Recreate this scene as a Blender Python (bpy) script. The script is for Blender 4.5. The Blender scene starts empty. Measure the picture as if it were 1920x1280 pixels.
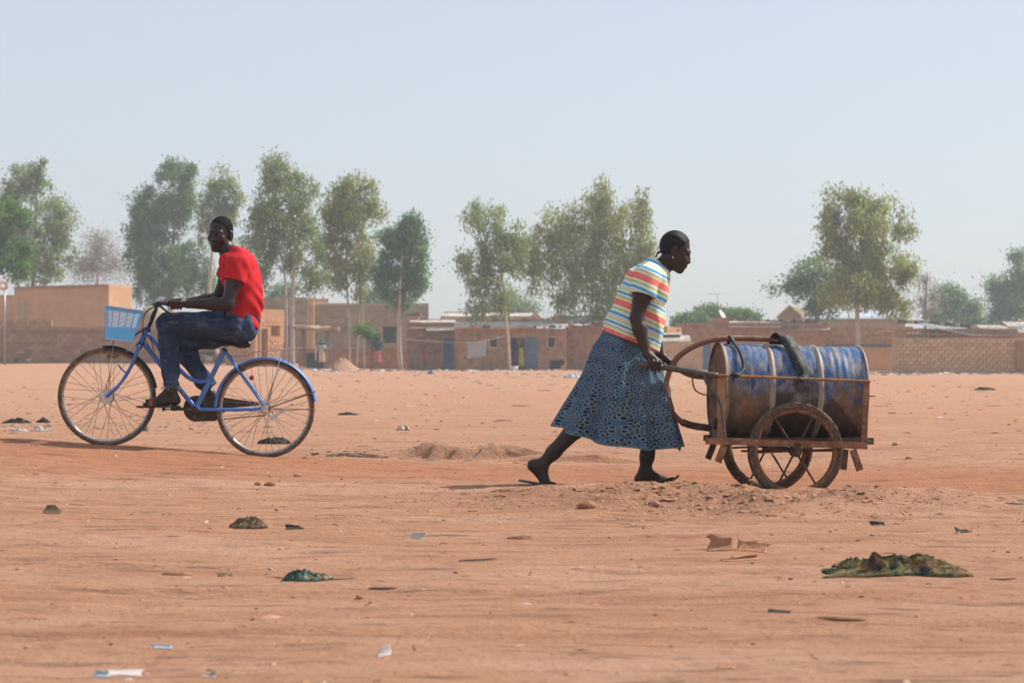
import bpy, math, random
import numpy as np
from mathutils import Vector, Matrix

# ------------------------------------------------------------------ camera, sky, sun, exposure
SC = bpy.context.scene
COL = SC.collection
CAMH, HOR, FPX = 0.75, 671.0, 85.0 / 36.0 * 1920.0      # eye height (m), horizon row, focal length in photo pixels
SUN_EL, SUN_AZ = math.radians(46), math.radians(24)     # height; angle from +X towards +Y (behind the subjects)
cam_d = bpy.data.cameras.new('camera')
cam = bpy.data.objects.new('camera', cam_d)
COL.objects.link(cam)
cam_d.lens, cam_d.sensor_width = 85, 36
cam_d.clip_start, cam_d.clip_end = 0.1, 6000
cam.location = (0, 0, CAMH)
cam.rotation_euler = (math.radians(90) + math.atan((HOR - 640) / FPX), 0, 0)
cam_d.dof.use_dof = True
cam_d.dof.focus_distance = 14.6
cam_d.dof.aperture_fstop = 7.1
SC.camera = cam
W = bpy.data.worlds.new('World')
SC.world = W
W.use_nodes = True
wn = W.node_tree
bg = wn.nodes['Background']
sky = wn.nodes.new('ShaderNodeTexSky')
sky.sky_type = 'NISHITA'
sky.sun_disc = False
sky.sun_elevation = SUN_EL
sky.sun_rotation = math.radians(90) - SUN_AZ
sky.air_density, sky.dust_density, sky.ozone_density, sky.altitude = 1.0, 1.5, 2.5, 300
dusty = wn.nodes.new('ShaderNodeMix')          # dust veil: evens and pales the whole sky alike
dusty.data_type = 'RGBA'
dusty.inputs[0].default_value = 0.55
dusty.inputs[7].default_value = (6.3, 6.58, 7.15, 1)
wn.links.new(sky.outputs[0], dusty.inputs[6])
wn.links.new(dusty.outputs[2], bg.inputs[0])
bg.inputs[1].default_value = 0.11
sun_d = bpy.data.lights.new('sun', 'SUN')
sun_d.energy, sun_d.angle, sun_d.color = 5.0, math.radians(0.7), (1.0, 0.94, 0.85)
sun = bpy.data.objects.new('sun', sun_d)
COL.objects.link(sun)
SUNV = Vector((math.cos(SUN_EL) * math.cos(SUN_AZ), math.cos(SUN_EL) * math.sin(SUN_AZ), math.sin(SUN_EL)))
sun.rotation_euler = SUNV.to_track_quat('Z', 'Y').to_euler()
sun.location = SUNV * 60
SC.view_settings.view_transform = 'Standard'
SC.view_settings.look = 'None'
SC.view_settings.exposure = 0.22
SC.view_settings.gamma = 1.0
SC.render.engine = 'CYCLES'
SC.cycles.use_denoising = True
SC.cycles.max_bounces = 6
SC.cycles.diffuse_bounces = 3
SC.cycles.transmission_bounces = 4
SC.cycles.transparent_max_bounces = 6
SC.cycles.volume_bounces = 0
SC.cycles.caustics_reflective = SC.cycles.caustics_refractive = False

# ------------------------------------------------------------------ helpers
rng = np.random.default_rng(7)
random.seed(7)
ORG = {}


def P(px, py, D):
    """Photo pixel + distance -> world point."""
    return Vector(((px - 960) * D / FPX, D, CAMH + (HOR - py) * D / FPX))


def lin(r, g, b, a=1.0):
    f = lambda c: (c / 255 / 12.92) if c / 255 <= .04045 else ((c / 255 + .055) / 1.055) ** 2.4
    return (f(r), f(g), f(b), a)


def hash2(i, j, s=0):
    n = (i * 374761393 + j * 668265263 + s * 974711) & 0x7fffffff
    n = ((n ^ (n >> 13)) * 1274126177) & 0x7fffffff
    return ((n ^ (n >> 16)) & 0xffff) / 65535.0


def noise2(x, y, s=0):
    x = np.asarray(x, float); y = np.asarray(y, float)
    i = np.floor(x).astype(np.int64); j = np.floor(y).astype(np.int64)
    fx, fy = x - i, y - j
    fx = fx * fx * (3 - 2 * fx); fy = fy * fy * (3 - 2 * fy)
    a, b, c, d = hash2(i, j, s), hash2(i + 1, j, s), hash2(i, j + 1, s), hash2(i + 1, j + 1, s)
    return (a * (1 - fx) + b * fx) * (1 - fy) + (c * (1 - fx) + d * fx) * fy - .5


def fbm(x, y, o=3, s=0):
    t, a = 0, 1.0
    for k in range(o):
        t = t + a * noise2(x * 2 ** k, y * 2 ** k, s + k); a *= .5
    return t


def sstep(a, b, x):
    t = np.clip((np.asarray(x, float) - a) / (b - a), 0, 1)
    return t * t * (3 - 2 * t)


def ground_z(x, y):
    x = np.asarray(x, float); y = np.asarray(y, float)
    near = 1 - sstep(30, 60, y)
    z = near * (.022 * fbm(x * .55, y * .4, 2, 3) + .012 * fbm(x * 1.1, y * 3.1, 3, 11) + .008 * fbm(x * 4, y * 8, 3, 21) + .006 * fbm(x * 7, y * 15, 2, 51))
    # ridge carrying the bicycle track on the left
    A = .038 * np.log1p(np.exp((-.62 - x + .08) / .5)) * 1.0
    A = np.minimum(A, .078 * 3.2)
    yy = y - 16.3 - .12 * x
    z += A * np.exp(-np.where(yy < 0, (yy / 2.6) ** 2, (yy / 1.5) ** 2)) * 1.02
    # smooth wheel track through the scene
    trk = np.exp(-((y - 14.6) / .75) ** 2) * sstep(-1.2, .8, x)
    z -= .058 * trk * sstep(.5, 1.4, x) + .012 * trk
    # rough low mound in front of the cart and the walker
    md = np.exp(-((y - 13.0) / .55) ** 2) * sstep(-.7, .5, x) * (1 - sstep(2.0, 2.9, x))
    rough = fbm(x * 3.2, y * 3.2, 4, 33)
    z += md * (.048 - .046 * np.exp(-((x - 1.55) / .45) ** 2) + .085 * rough)
    md2 = np.exp(-((y - 12.1) / .75) ** 2) * sstep(-.3, .6, x) * (1 - sstep(1.5, 2.5, x))
    z += md2 * (.03 + .09 * rough)
    # small eroded banks in mid distance
    for cx, cy, sx, hh in ((-.30, 17.8, .46, .105), (.45, 17.3, .42, .055), (-1.3, 18.0, .5, .03)):
        e = y - cy - .05 * fbm(x * 4, y * 0 + 1.5, 3, 5) - .25 * (x - cx) ** 2
        z += hh * np.exp(-((x - cx) / sx) ** 4) * sstep(0, .05, e) * (1 - sstep(.1, 1.8, e)) * (1 + .6 * fbm(x * 3, y * 0 + 4, 3, 6))
    # old wheel ruts wandering across the foreground
    for y0, am, ph_, sl in ((6.6, .25, .3, .03), (7.5, .2, 1.9, -.04), (8.7, .3, 4.0, .05), (10.1, .25, 2.6, -.03), (11.3, .2, 5.2, .02)):
        c = y0 + am * np.sin(x * .55 + ph_) + sl * x
        e = (y - c) / .055
        z -= .011 * np.exp(-e * e) * (.35 + 1.3 * np.clip(noise2(x * .8, y0 * 3.1) + .35, 0, 1)) * near
        z += .006 * np.exp(-((abs(y - c) - .10) / .04) ** 2) * near
    # broad far relief: the settlement on the left stands a little higher
    z += .36 * sstep(70, 160, y) * sstep(-8, -20, x)
    z += .10 * sstep(60, 120, y) * fbm(x * .08, y * .08, 2, 77)
    return z


def G(px, py):
    """World point where the photo ray meets the ground."""
    d = 4.0 * 1.0008 ** np.arange(5800)
    x = (px - 960) * d / FPX; z = CAMH + (HOR - py) * d / FPX; g = ground_z(x, d)
    k = int(np.argmax(z <= g)) if (z <= g).any() else len(d) - 1
    return Vector((x[k], d[k], g[k]))


def tag(o, label=None, cat=None, group=None, kind=None):
    if label: o['label'] = label
    if cat: o['category'] = cat
    if group: o['group'] = group
    if kind: o['kind'] = kind
    return o


def thing(name, label, cat, loc=(0, 0, 0), group=None):
    o = bpy.data.objects.new(name, None)
    o.empty_display_size = .1
    COL.objects.link(o)
    o.location = loc
    ORG[o.name] = Vector(loc)
    return tag(o, label, cat, group)


def mesh_obj(name, v, f, mat, parent=None, origin=None, smooth=True, attrs=None):
    """v, f in world coordinates; stored relative to the thing's base."""
    org = ORG[parent.name] if parent is not None else Vector(origin if origin is not None else (0, 0, 0))
    v = np.asarray(v, float).reshape(-1, 3) - np.array(org)
    me = bpy.data.meshes.new(name)
    if isinstance(f, np.ndarray): f = f.tolist()
    me.from_pydata(v.tolist(), [], f)
    if smooth: me.polygons.foreach_set('use_smooth', [True] * len(me.polygons))
    for k, a in (attrs or {}).items():
        at = me.attributes.new(k, 'FLOAT', 'POINT')
        at.data.foreach_set('value', np.asarray(a, np.float32))
    if mat is not None: me.materials.append(mat)
    me.update()
    o = bpy.data.objects.new(name, me)
    COL.objects.link(o)
    if parent is not None: o.parent = parent
    else: o.location = org
    ORG[o.name] = org
    return o


class MB:
    def __init__(s): s.v = []; s.f = []

    def add(s, v, f):
        n = len(s.v); s.v += [tuple(p) for p in v]; s.f += [tuple(i + n for i in q) for q in f]; return s

    def box(s, c, size, R=None, taper=None):
        c = Vector(c); R = R or Matrix.Identity(3); v = []
        for sz in (-1, 1):
            t = 1 if (taper is None or sz < 0) else taper
            for sx, sy in ((-1, -1), (1, -1), (1, 1), (-1, 1)):
                v.append(c + R @ Vector((sx * size[0] / 2 * t, sy * size[1] / 2 * t, sz * size[2] / 2)))
        return s.add(v, [(3, 2, 1, 0), (4, 5, 6, 7), (0, 1, 5, 4), (1, 2, 6, 5), (2, 3, 7, 6), (3, 0, 4, 7)])

    def bar(s, a, b, w, h, up=(0, 0, 1)):
        a, b = Vector(a), Vector(b); d = (b - a); L = d.length; d.normalize()
        y = Vector(up).cross(d)
        if y.length < 1e-4: y = Vector((0, 1, 0)).cross(d)
        y.normalize(); z = d.cross(y)
        return s.box((a + b) / 2, (L, w, h), Matrix((d, y, z)).transposed())

    def tube(s, pts, r, n=8, closed=False, cap=True, flat=None):
        pts = [Vector(p) for p in pts]; m = len(pts)
        rs = r if hasattr(r, '__len__') else [r] * m
        T = []
        for i in range(m):
            if closed: t = pts[(i + 1) % m] - pts[i - 1]
            else: t = pts[min(i + 1, m - 1)] - pts[max(i - 1, 0)]
            T.append(t.normalized() if t.length > 1e-9 else Vector((0, 0, 1)))
        ref = Vector((0, 1, 0)) if abs(T[0].y) < .9 else Vector((1, 0, 0))
        v, f = [], []
        N = (ref - T[0] * ref.dot(T[0])).normalized()
        for i in range(m):
            N = (N - T[i] * N.dot(T[i]))
            if N.length < 1e-6: N = Vector((1, 0, 0)) - T[i] * T[i].x
            N.normalize(); B = T[i].cross(N)
            for k in range(n):
                a = 2 * math.pi * k / n
                v.append(pts[i] + (N * math.cos(a) + B * math.sin(a) * (flat or 1)) * rs[i])
        for i in range(m if closed else m - 1):
            j = (i + 1) % m
            for k in range(n):
                l = (k + 1) % n
                f.append((i * n + k, i * n + l, j * n + l, j * n + k))
        if cap and not closed:
            f.append(tuple(reversed(range(n)))); f.append(tuple((m - 1) * n + k for k in range(n)))
        return s.add(v, f)

    def lathe(s, c, axis, prof, n=24, closed=False):
        """prof: (along, radius) pairs round the axis."""
        c = Vector(c); ax = Vector(axis).normalized()
        u = Vector((0, 0, 1)) if abs(ax.z) < .9 else Vector((1, 0, 0))
        u = (u - ax * u.dot(ax)).normalized(); w = ax.cross(u)
        v, f = [], []; m = len(prof)
        for a_, r_ in prof:
            for k in range(n):
                t = 2 * math.pi * k / n
                v.append(c + ax * a_ + (u * math.cos(t) + w * math.sin(t)) * r_)
        for i in range(m if closed else m - 1):
            j = (i + 1) % m
            for k in range(n):
                l = (k + 1) % n
                f.append((i * n + k, i * n + l, j * n + l, j * n + k))
        return s.add(v, f)

    def ring(s, c, axis, R, r, n=48, m=8, ry=None):
        return s.lathe(c, axis, [((ry or r) * math.sin(2 * math.pi * k / m), R + r * math.cos(2 * math.pi * k / m)) for k in range(m)], n, True)

    def ell(s, c, r, n=12, m=8, R=None):
        c = Vector(c); R = R or Matrix.Identity(3); v, f = [], []
        for i in range(m + 1):
            t = math.pi * i / m
            for k in range(n):
                a = 2 * math.pi * k / n
                v.append(c + R @ Vector((r[0] * math.sin(t) * math.cos(a), r[1] * math.sin(t) * math.sin(a), r[2] * math.cos(t))))
        for i in range(m):
            for k in range(n):
                l = (k + 1) % n
                f.append((i * n + k, (i + 1) * n + k, (i + 1) * n + l, i * n + l))
        return s.add(v, f)

    def build(s, name, mat, parent=None, origin=None, smooth=True, sharp=None):
        o = mesh_obj(name, s.v, s.f, mat, parent, origin, smooth)
        if smooth and sharp is not None:
            o.data.set_sharp_from_angle(angle=math.radians(sharp))
        return o


def spline(pts, n=8):
    """Catmull-Rom through Vectors."""
    pts = [Vector(p) for p in pts]; out = []
    for i in range(len(pts) - 1):
        p0, p1, p2, p3 = pts[max(i - 1, 0)], pts[i], pts[i + 1], pts[min(i + 2, len(pts) - 1)]
        for k in range(n):
            t = k / n
            out.append(.5 * ((2 * p1) + (p2 - p0) * t + (2 * p0 - 5 * p1 + 4 * p2 - p3) * t * t + (3 * p1 - p0 - 3 * p2 + p3) * t ** 3))
    out.append(pts[-1])
    return out


def arc(c, r, a0, a1, n=40):
    """Arc in the XZ plane, degrees counter-clockwise from +X."""
    return [Vector((c[0] + r * math.cos(math.radians(a0 + (a1 - a0) * k / n)), c[1], c[2] + r * math.sin(math.radians(a0 + (a1 - a0) * k / n)))) for k in range(n + 1)]


# ------------------------------------------------------------------ materials
class NT:
    """Small wrapper to write node trees as expressions."""
    def __init__(s, name):
        s.m = bpy.data.materials.new(name); s.m.use_nodes = True
        s.t = s.m.node_tree; s.n = s.t.nodes; s.l = s.t.links
        s.b = s.n['Principled BSDF']; s.out = s.n['Material Output']
        s.co = s.n.new('ShaderNodeTexCoord').outputs['Object']

    def put(s, sock, val):
        if isinstance(val, bpy.types.NodeSocket): s.l.new(val, sock)
        else: sock.default_value = val

    def math(s, op, a, b=0.0, c=0.0):
        n = s.n.new('ShaderNodeMath'); n.operation = op
        for i, q in enumerate((a, b, c)): s.put(n.inputs[i], q)
        return n.outputs[0]

    def map(s, scale=(1, 1, 1), rot=(0, 0, 0), loc=(0, 0, 0), co=None):
        n = s.n.new('ShaderNodeMapping'); s.l.new(co or s.co, n.inputs[0])
        n.inputs['Scale'].default_value = scale; n.inputs['Rotation'].default_value = rot; n.inputs['Location'].default_value = loc
        return n.outputs[0]

    def noise(s, scale, detail=4, rough=.55, co=None, dist=0.0):
        n = s.n.new('ShaderNodeTexNoise'); s.l.new(co or s.co, n.inputs['Vector'])
        n.inputs['Scale'].default_value = scale; n.inputs['Detail'].default_value = detail
        n.inputs['Roughness'].default_value = rough; n.inputs['Distortion'].default_value = dist
        return n.outputs['Fac']

    def voro(s, scale, co=None, feat='F1', out='Distance', rnd=1.0):
        n = s.n.new('ShaderNodeTexVoronoi'); n.feature = feat; s.l.new(co or s.co, n.inputs['Vector'])
        n.inputs['Scale'].default_value = scale
        if 'Randomness' in n.inputs: n.inputs['Randomness'].default_value = rnd
        return n.outputs[out]

    def ramp(s, fac, stops, interp='LINEAR'):
        n = s.n.new('ShaderNodeValToRGB'); s.put(n.inputs[0], fac); cr = n.color_ramp; cr.interpolation = interp
        while len(cr.elements) < len(stops): cr.elements.new(.5)
        for e, (p, c) in zip(cr.elements, stops):
            e.position = p; e.color = c if hasattr(c, '__len__') else (c, c, c, 1)
        return n.outputs[0]

    def mix(s, fac, a, b, mode='MIX'):
        n = s.n.new('ShaderNodeMix'); n.data_type = 'RGBA'; n.blend_type = mode
        s.put(n.inputs[0], fac); s.put(n.inputs[6], a); s.put(n.inputs[7], b)
        return n.outputs[2]

    def attr(s, name):
        n = s.n.new('ShaderNodeAttribute'); n.attribute_name = name
        return n.outputs['Fac']

    def sep(s, co=None):
        n = s.n.new('ShaderNodeSeparateXYZ'); s.l.new(co or s.co, n.inputs[0]); return n.outputs

    def comb(s, x, y, z=0.0):
        n = s.n.new('ShaderNodeCombineXYZ')
        for i, q in enumerate((x, y, z)): s.put(n.inputs[i], q)
        return n.outputs[0]

    def objrand(s):
        return s.n.new('ShaderNodeObjectInfo').outputs['Random']

    def fin(s, col, rough=.85, spec=.25, metal=0.0, bump=None, bstr=.3, bdist=.01):
        s.put(s.b.inputs['Base Color'], col); s.put(s.b.inputs['Roughness'], rough)
        s.put(s.b.inputs['Specular IOR Level'], spec); s.put(s.b.inputs['Metallic'], metal)
        if bump is not None:
            n = s.n.new('ShaderNodeBump'); n.inputs['Strength'].default_value = bstr; n.inputs['Distance'].default_value = bdist
            s.l.new(bump, n.inputs['Height']); s.l.new(n.outputs[0], s.b.inputs['Normal'])
        return s.m


def sc(c, k): return (c[0] * k, c[1] * k, c[2] * k, 1)


def M(name, col, rough=.8, var=.25, scale=6, spec=.25, metal=0.0, bump=.0, bscale=30, dirt=None, dk=.5, rnd=0.0):
    """Mottled paint / cloth / earth with optional dust or rust patches."""
    t = NT(name)
    c = t.ramp(t.noise(scale, 5, .6), [(.3, sc(col, 1 - var)), (.7, sc(col, 1 + var))])
    if rnd:
        c = t.mix(1.0, c, t.ramp(t.objrand(), [(0, 1 - rnd), (1, 1 + rnd * .6)]), 'MULTIPLY')
    if dirt is not None:
        k = t.ramp(t.noise(scale * 2.3, 6, .65), [(.62 - dk * .3, 0), (.75 - dk * .2, 1)])
        c = t.mix(k, c, dirt)
    return t.fin(c, rough, spec, metal, t.noise(bscale, 4, .6) if bump else None, bump, .01)


MT = {}
EARTH = (.46, .235, .135, 1)


def mat_ground():
    t = NT('red_earth')
    xyz = t.sep()
    streak = t.noise(1.0, 6, .62, t.map((.55, 3.6, 1)))
    fine = t.noise(42, 4, .6)
    big = t.noise(.35, 3, .5)
    c = t.ramp(streak, [(.26, (.31, .155, .09, 1)), (.47, (.46, .242, .145, 1)), (.72, (.52, .295, .185, 1))])
    c = t.mix(t.ramp(big, [(.35, 0), (.7, .4)]), c, (.45, .215, .118, 1))
    c = t.mix(t.ramp(t.noise(.9, 6, .65, t.map((.6, 1.3, 1), loc=(7, 3, 0))), [(.50, 0), (.66, .65)]), c, (.56, .345, .235, 1))
    # redder worn track: band in Y
    y = xyz[1]
    wob = t.math('ADD', y, t.math('MULTIPLY', t.noise(.7, 3), 2.2))
    tr = t.math('SUBTRACT', 1.0, t.math('DIVIDE', t.math('ABSOLUTE', t.math('SUBTRACT', wob, 16.6)), 1.5))
    tr = t.math('MULTIPLY', t.math('MAXIMUM', tr, 0.0), 1.3)
    c = t.mix(t.math('MINIMUM', tr, .75), c, (.43, .175, .088, 1))
    # dark organic flecks and painted-in streak shadows, drawn out along the tracks
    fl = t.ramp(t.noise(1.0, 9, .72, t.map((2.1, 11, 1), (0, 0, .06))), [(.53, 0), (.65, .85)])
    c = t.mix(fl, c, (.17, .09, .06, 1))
    cl = t.noise(6, 8, .75)
    c = t.mix(t.ramp(cl, [(.53, 0), (.66, .6)]), c, (.25, .125, .075, 1))
    gr = t.noise(55, 6, .8)
    c = t.mix(t.ramp(gr, [(.55, 0), (.64, .55)]), c, (.20, .10, .065, 1))
    pf = t.ramp(t.noise(9, 6, .7), [(.66, 0), (.72, .4)])
    c = t.mix(pf, c, (.52, .34, .24, 1))
    c = t.mix(t.ramp(fine, [(.3, .22), (.7, 0)]), c, (.24, .12, .07, 1))
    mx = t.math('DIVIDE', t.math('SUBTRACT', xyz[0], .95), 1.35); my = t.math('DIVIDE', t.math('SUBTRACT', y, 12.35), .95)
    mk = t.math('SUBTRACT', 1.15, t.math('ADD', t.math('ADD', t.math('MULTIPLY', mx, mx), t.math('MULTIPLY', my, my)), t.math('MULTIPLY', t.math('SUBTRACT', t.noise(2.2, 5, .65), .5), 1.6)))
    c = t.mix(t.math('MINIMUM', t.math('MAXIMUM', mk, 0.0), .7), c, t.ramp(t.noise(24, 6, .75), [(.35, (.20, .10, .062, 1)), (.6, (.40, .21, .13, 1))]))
    # far field is paler and greyer with litter and dry soil
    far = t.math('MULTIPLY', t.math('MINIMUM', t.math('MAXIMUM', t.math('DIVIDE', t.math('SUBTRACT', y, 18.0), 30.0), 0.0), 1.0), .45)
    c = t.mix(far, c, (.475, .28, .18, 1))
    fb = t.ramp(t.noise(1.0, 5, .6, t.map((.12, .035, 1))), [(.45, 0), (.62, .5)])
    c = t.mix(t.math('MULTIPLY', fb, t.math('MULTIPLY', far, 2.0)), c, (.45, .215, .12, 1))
    b = t.math('ADD', t.math('MULTIPLY', fine, .5), t.math('MULTIPLY', t.noise(1.0, 8, .7, t.map((5, 16, 5))), 1.4))
    b = t.math('ADD', b, t.math('MULTIPLY', t.noise(14, 8, .75), 1.6))
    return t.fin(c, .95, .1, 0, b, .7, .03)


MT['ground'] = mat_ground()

# ------------------------------------------------------------------ ground sheet
def graded(lo, hi, step, far_lo, far_hi, grow=1.09):
    a = list(np.arange(lo, hi + 1e-6, step))
    s, x = step, a[-1]
    while x < far_hi: s *= grow; x += s; a.append(x)
    s, x = step, a[0]
    while x > far_lo: s *= grow; x -= s; a.insert(0, x)
    return np.array(a)


gx = graded(-4.6, 4.6, .03, -2500, 2500, 1.07)
gy = graded(5.0, 20.0, .03, -200, 5000, 1.055)
GX, GY = np.meshgrid(gx, gy, indexing='ij')
GZ = ground_z(GX, GY)
nx, ny = GX.shape
idx = np.arange(nx * ny).reshape(nx, ny)
quads = np.stack([idx[:-1, :-1], idx[1:, :-1], idx[1:, 1:], idx[:-1, 1:]], -1).reshape(-1, 4)
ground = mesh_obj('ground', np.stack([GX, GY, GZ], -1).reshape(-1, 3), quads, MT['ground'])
tag(ground, 'open red earth ground with wheel tracks and litter', 'ground', kind='structure')

# ------------------------------------------------------------------ building materials
MT['mud'] = M('mud_plaster', (0.412, 0.238, 0.127, 1), .95, .22, .9, .08, bump=.4, bscale=6, dirt=(0.227, 0.136, 0.078, 1), dk=.5)
MT['mud_red'] = M('red_mud_plaster', (0.422, 0.218, 0.107, 1), .95, .2, 1.1, .08, bump=.4, bscale=6, dirt=(0.247, 0.136, 0.074, 1), dk=.6)
MT['mud_pale'] = M('pale_mud_plaster', (0.536, 0.349, 0.197, 1), .95, .16, .8, .08, bump=.4, bscale=6, dirt=(0.340, 0.213, 0.123, 1), dk=.4)
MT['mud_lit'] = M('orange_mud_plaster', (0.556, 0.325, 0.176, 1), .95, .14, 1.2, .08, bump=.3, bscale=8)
MT['brick_brown'] = M('brown_mud_brick', (0.340, 0.199, 0.111, 1), .95, .2, 3, .08, bump=.3, bscale=20, rnd=.3)
MT['brick_tan'] = M('tan_mud_brick', (0.536, 0.369, 0.213, 1), .95, .18, 3, .08, bump=.3, bscale=20, rnd=.16)
MT['brick_orange'] = M('orange_brick', (0.546, 0.301, 0.160, 1), .95, .15, 3, .08, bump=.3, bscale=20, rnd=.2)
MT['mortar'] = M('mud_mortar', (0.340, 0.204, 0.115, 1), .95, .2, 2, .05)
MT['mortar_tan'] = M('tan_mortar', (0.484, 0.330, 0.189, 1), .95, .2, 2, .05)
MT['block'] = M('grey_concrete_block', (0.340, 0.262, 0.172, 1), .95, .15, 3, .08, bump=.3, bscale=20, rnd=.25)
MT['block_joint'] = M('grey_joint', (0.433, 0.339, 0.226, 1), .95, .15, 3, .05)
MT['sheet'] = M('weathered_roof_sheet', (.58, .52, .46, 1), .55, .25, 1.2, .4, .0, dirt=(.30, .20, .13, 1), dk=.6)
MT['sheet_dark'] = M('dark_roof_edge', (.12, .10, .085, 1), .8, .3, 2, .2)
MT['sheet_grey'] = M('grey_blue_roof_sheet', (.26, .28, .29, 1), .5, .2, .9, .4, .0)
MT['sheet_white'] = M('pale_zinc_roof_sheet', (.55, .60, .65, 1), .4, .12, .9, .5, .0)
MT['blue_door'] = M('faded_blue_paint', (.07, .16, .26, 1), .6, .3, 3, .3, dirt=(.18, .14, .11, 1), dk=.3)
MT['green_dark'] = M('dark_green_shutter', (.03, .055, .05, 1), .6, .3, 3)
MT['wood'] = M('grey_wood', (.25, .19, .14, 1), .9, .3, 5, .1)
MT['thatch'] = M('dry_thatch', (.36, .27, .18, 1), .95, .35, 6, .05, bump=.6, bscale=25)
MT['white'] = M('chalky_white', (.62, .58, .54, 1), .7, .1, 4)
MT['black'] = M('black_rubber', (.02, .02, .021, 1), .55, .3, 10, .3)
MT['dark'] = M('dark_interior', (.03, .025, .022, 1), .95, .2, 3, .05)  # near-black colour in place of the shade behind openings
MT['steel'] = M('dull_steel', (.35, .34, .33, 1), .4, .25, 14, .5, .8, dirt=(.20, .12, .08, 1), dk=.3)


def wx(px, D): return (px - 960) * D / FPX
def wz(py, D): return CAMH + (HOR - py) * D / FPX


def panel(mb, x0, x1, z0, z1, y, th, holes=(), ragged=0.0, seed=0):
    """Wall slab in the XZ plane with real openings; top edge may be uneven."""
    xs = sorted({x0, x1, *[h[0] for h in holes], *[h[1] for h in holes]})
    if ragged:
        n = max(2, int((x1 - x0) / .45)); xs = sorted(set(xs) | {x0 + (x1 - x0) * k / n for k in range(n + 1)})
    zs = sorted({z0, z1, *[h[2] for h in holes], *[h[3] for h in holes]})
    for i in range(len(xs) - 1):
        for j in range(len(zs) - 1):
            cx, cz = (xs[i] + xs[i + 1]) / 2, (zs[j] + zs[j + 1]) / 2
            if any(h[0] < cx < h[1] and h[2] < cz < h[3] for h in holes): continue
            ta = tb = zs[j + 1]
            if ragged and j == len(zs) - 2:
                ta += ragged * float(noise2(xs[i] * .9, seed * 7.3)) * 2; tb += ragged * float(noise2(xs[i + 1] * .9, seed * 7.3)) * 2
            v = []
            for yy in (y, y + th):
                v += [(xs[i], yy, zs[j]), (xs[i + 1], yy, zs[j]), (xs[i + 1], yy, tb), (xs[i], yy, ta)]
            mb.add(v, [(0, 1, 2, 3), (5, 4, 7, 6), (0, 4, 5, 1), (1, 5, 6, 2), (2, 6, 7, 3), (3, 7, 4, 0)])
    return mb


def corrugated(mb, x0, x1, y0, z0, y1, z1, pitch=.16, amp=.022, wave=.05, seed=0):
    """Sheet roof from front edge (y0,z0) to back edge (y1,z1)."""
    n = max(8, int((x1 - x0) / pitch) * 4); v, f = [], []
    for i in range(n + 1):
        x = x0 + (x1 - x0) * i / n
        dz = amp * math.sin(i * math.pi / 2) + wave * float(noise2(x * .6, seed * 3.1))
        dy = wave * 3 * float(noise2(x * .45, seed * 5.7 + 9))
        for k in range(2):
            v += [(x, y0 + dy, z0 + dz - .012 * k), (x, y1, z1 + dz - .012 * k)]
    for i in range(n):
        a, b = i * 4, (i + 1) * 4
        f += [(a, b, b + 1, a + 1), (a + 2, a + 3, b + 3, b + 2), (a, a + 2, b + 2, b), (a + 1, b + 1, b + 3, a + 3)]
    return mb.add(v, f)


def gz(x, y): return float(ground_z(x, y))


def mud_house(label, D, px0, px1, ytop, depth, mat, holes=(), ragged=.06, name='mud_house', seed=1, base=None):
    """Flat mud house; holes in photo pixels (x0,x1,ytop,ybottom). Returns root and a helper for world coords."""
    x0, x1 = wx(px0, D), wx(px1, D); z1 = wz(ytop, D)
    z0 = min(gz(x0, D), gz(x1, D), gz((x0 + x1) / 2, D)) - .05
    root = thing(name, label, 'house', ((x0 + x1) / 2, D, z0 + .05))
    hs = [(wx(a, D), wx(b, D), max(wz(d, D), z0), wz(c, D)) for a, b, c, d in holes]
    mb = panel(MB(), x0, x1, z0, z1, D, .3, hs, ragged, seed)
    mb.box((x0 + .15, D + .3 + (depth - .6) / 2, (z0 + z1) / 2), (.3, depth - .6, z1 - z0))
    mb.box((x1 - .15, D + .3 + (depth - .6) / 2, (z0 + z1) / 2), (.3, depth - .6, z1 - z0))
    mb.box(((x0 + x1) / 2, D + depth - .15, (z0 + z1) / 2), (x1 - x0, .3, z1 - z0))
    mb.build('wall', mat, root, smooth=False)
    return root


def sheet(root, D, px0, px1, yfront, yback, run, mat, dy=-.35, name='roof', pitch=.16, seed=1, edge=True):
    x0, x1 = wx(px0, D), wx(px1, D)
    zf, zb = wz(yfront, D + dy), wz(yback, D + dy + run)
    o = corrugated(MB(), x0, x1, D + dy, zf, D + dy + run, zb, pitch, seed=seed).build(name, mat, root)
    if edge:
        mb = MB(); mb.box(((x0 + x1) / 2, D + dy + run + .06, zb - .02), (x1 - x0, .1, .16))
        mb.build('roof_beam', MT['sheet_dark'], o, smooth=False)
    return o


BRICKM = {}


def brick_mesh(w, d, h, mat):
    k = (round(w, 3), round(h, 3), mat.name)
    if k not in BRICKM:
        mb = MB(); j = lambda: random.uniform(-.012, .012)
        mb.box((0, 0, 0), (w, d, h))
        mb.v = [(x + j(), y + j() * .5, z + j() * .6) for x, y, z in mb.v]
        me = bpy.data.meshes.new('brick'); me.from_pydata(mb.v, [], mb.f); me.materials.append(mat); BRICKM[k] = me
    return BRICKM[k]


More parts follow.
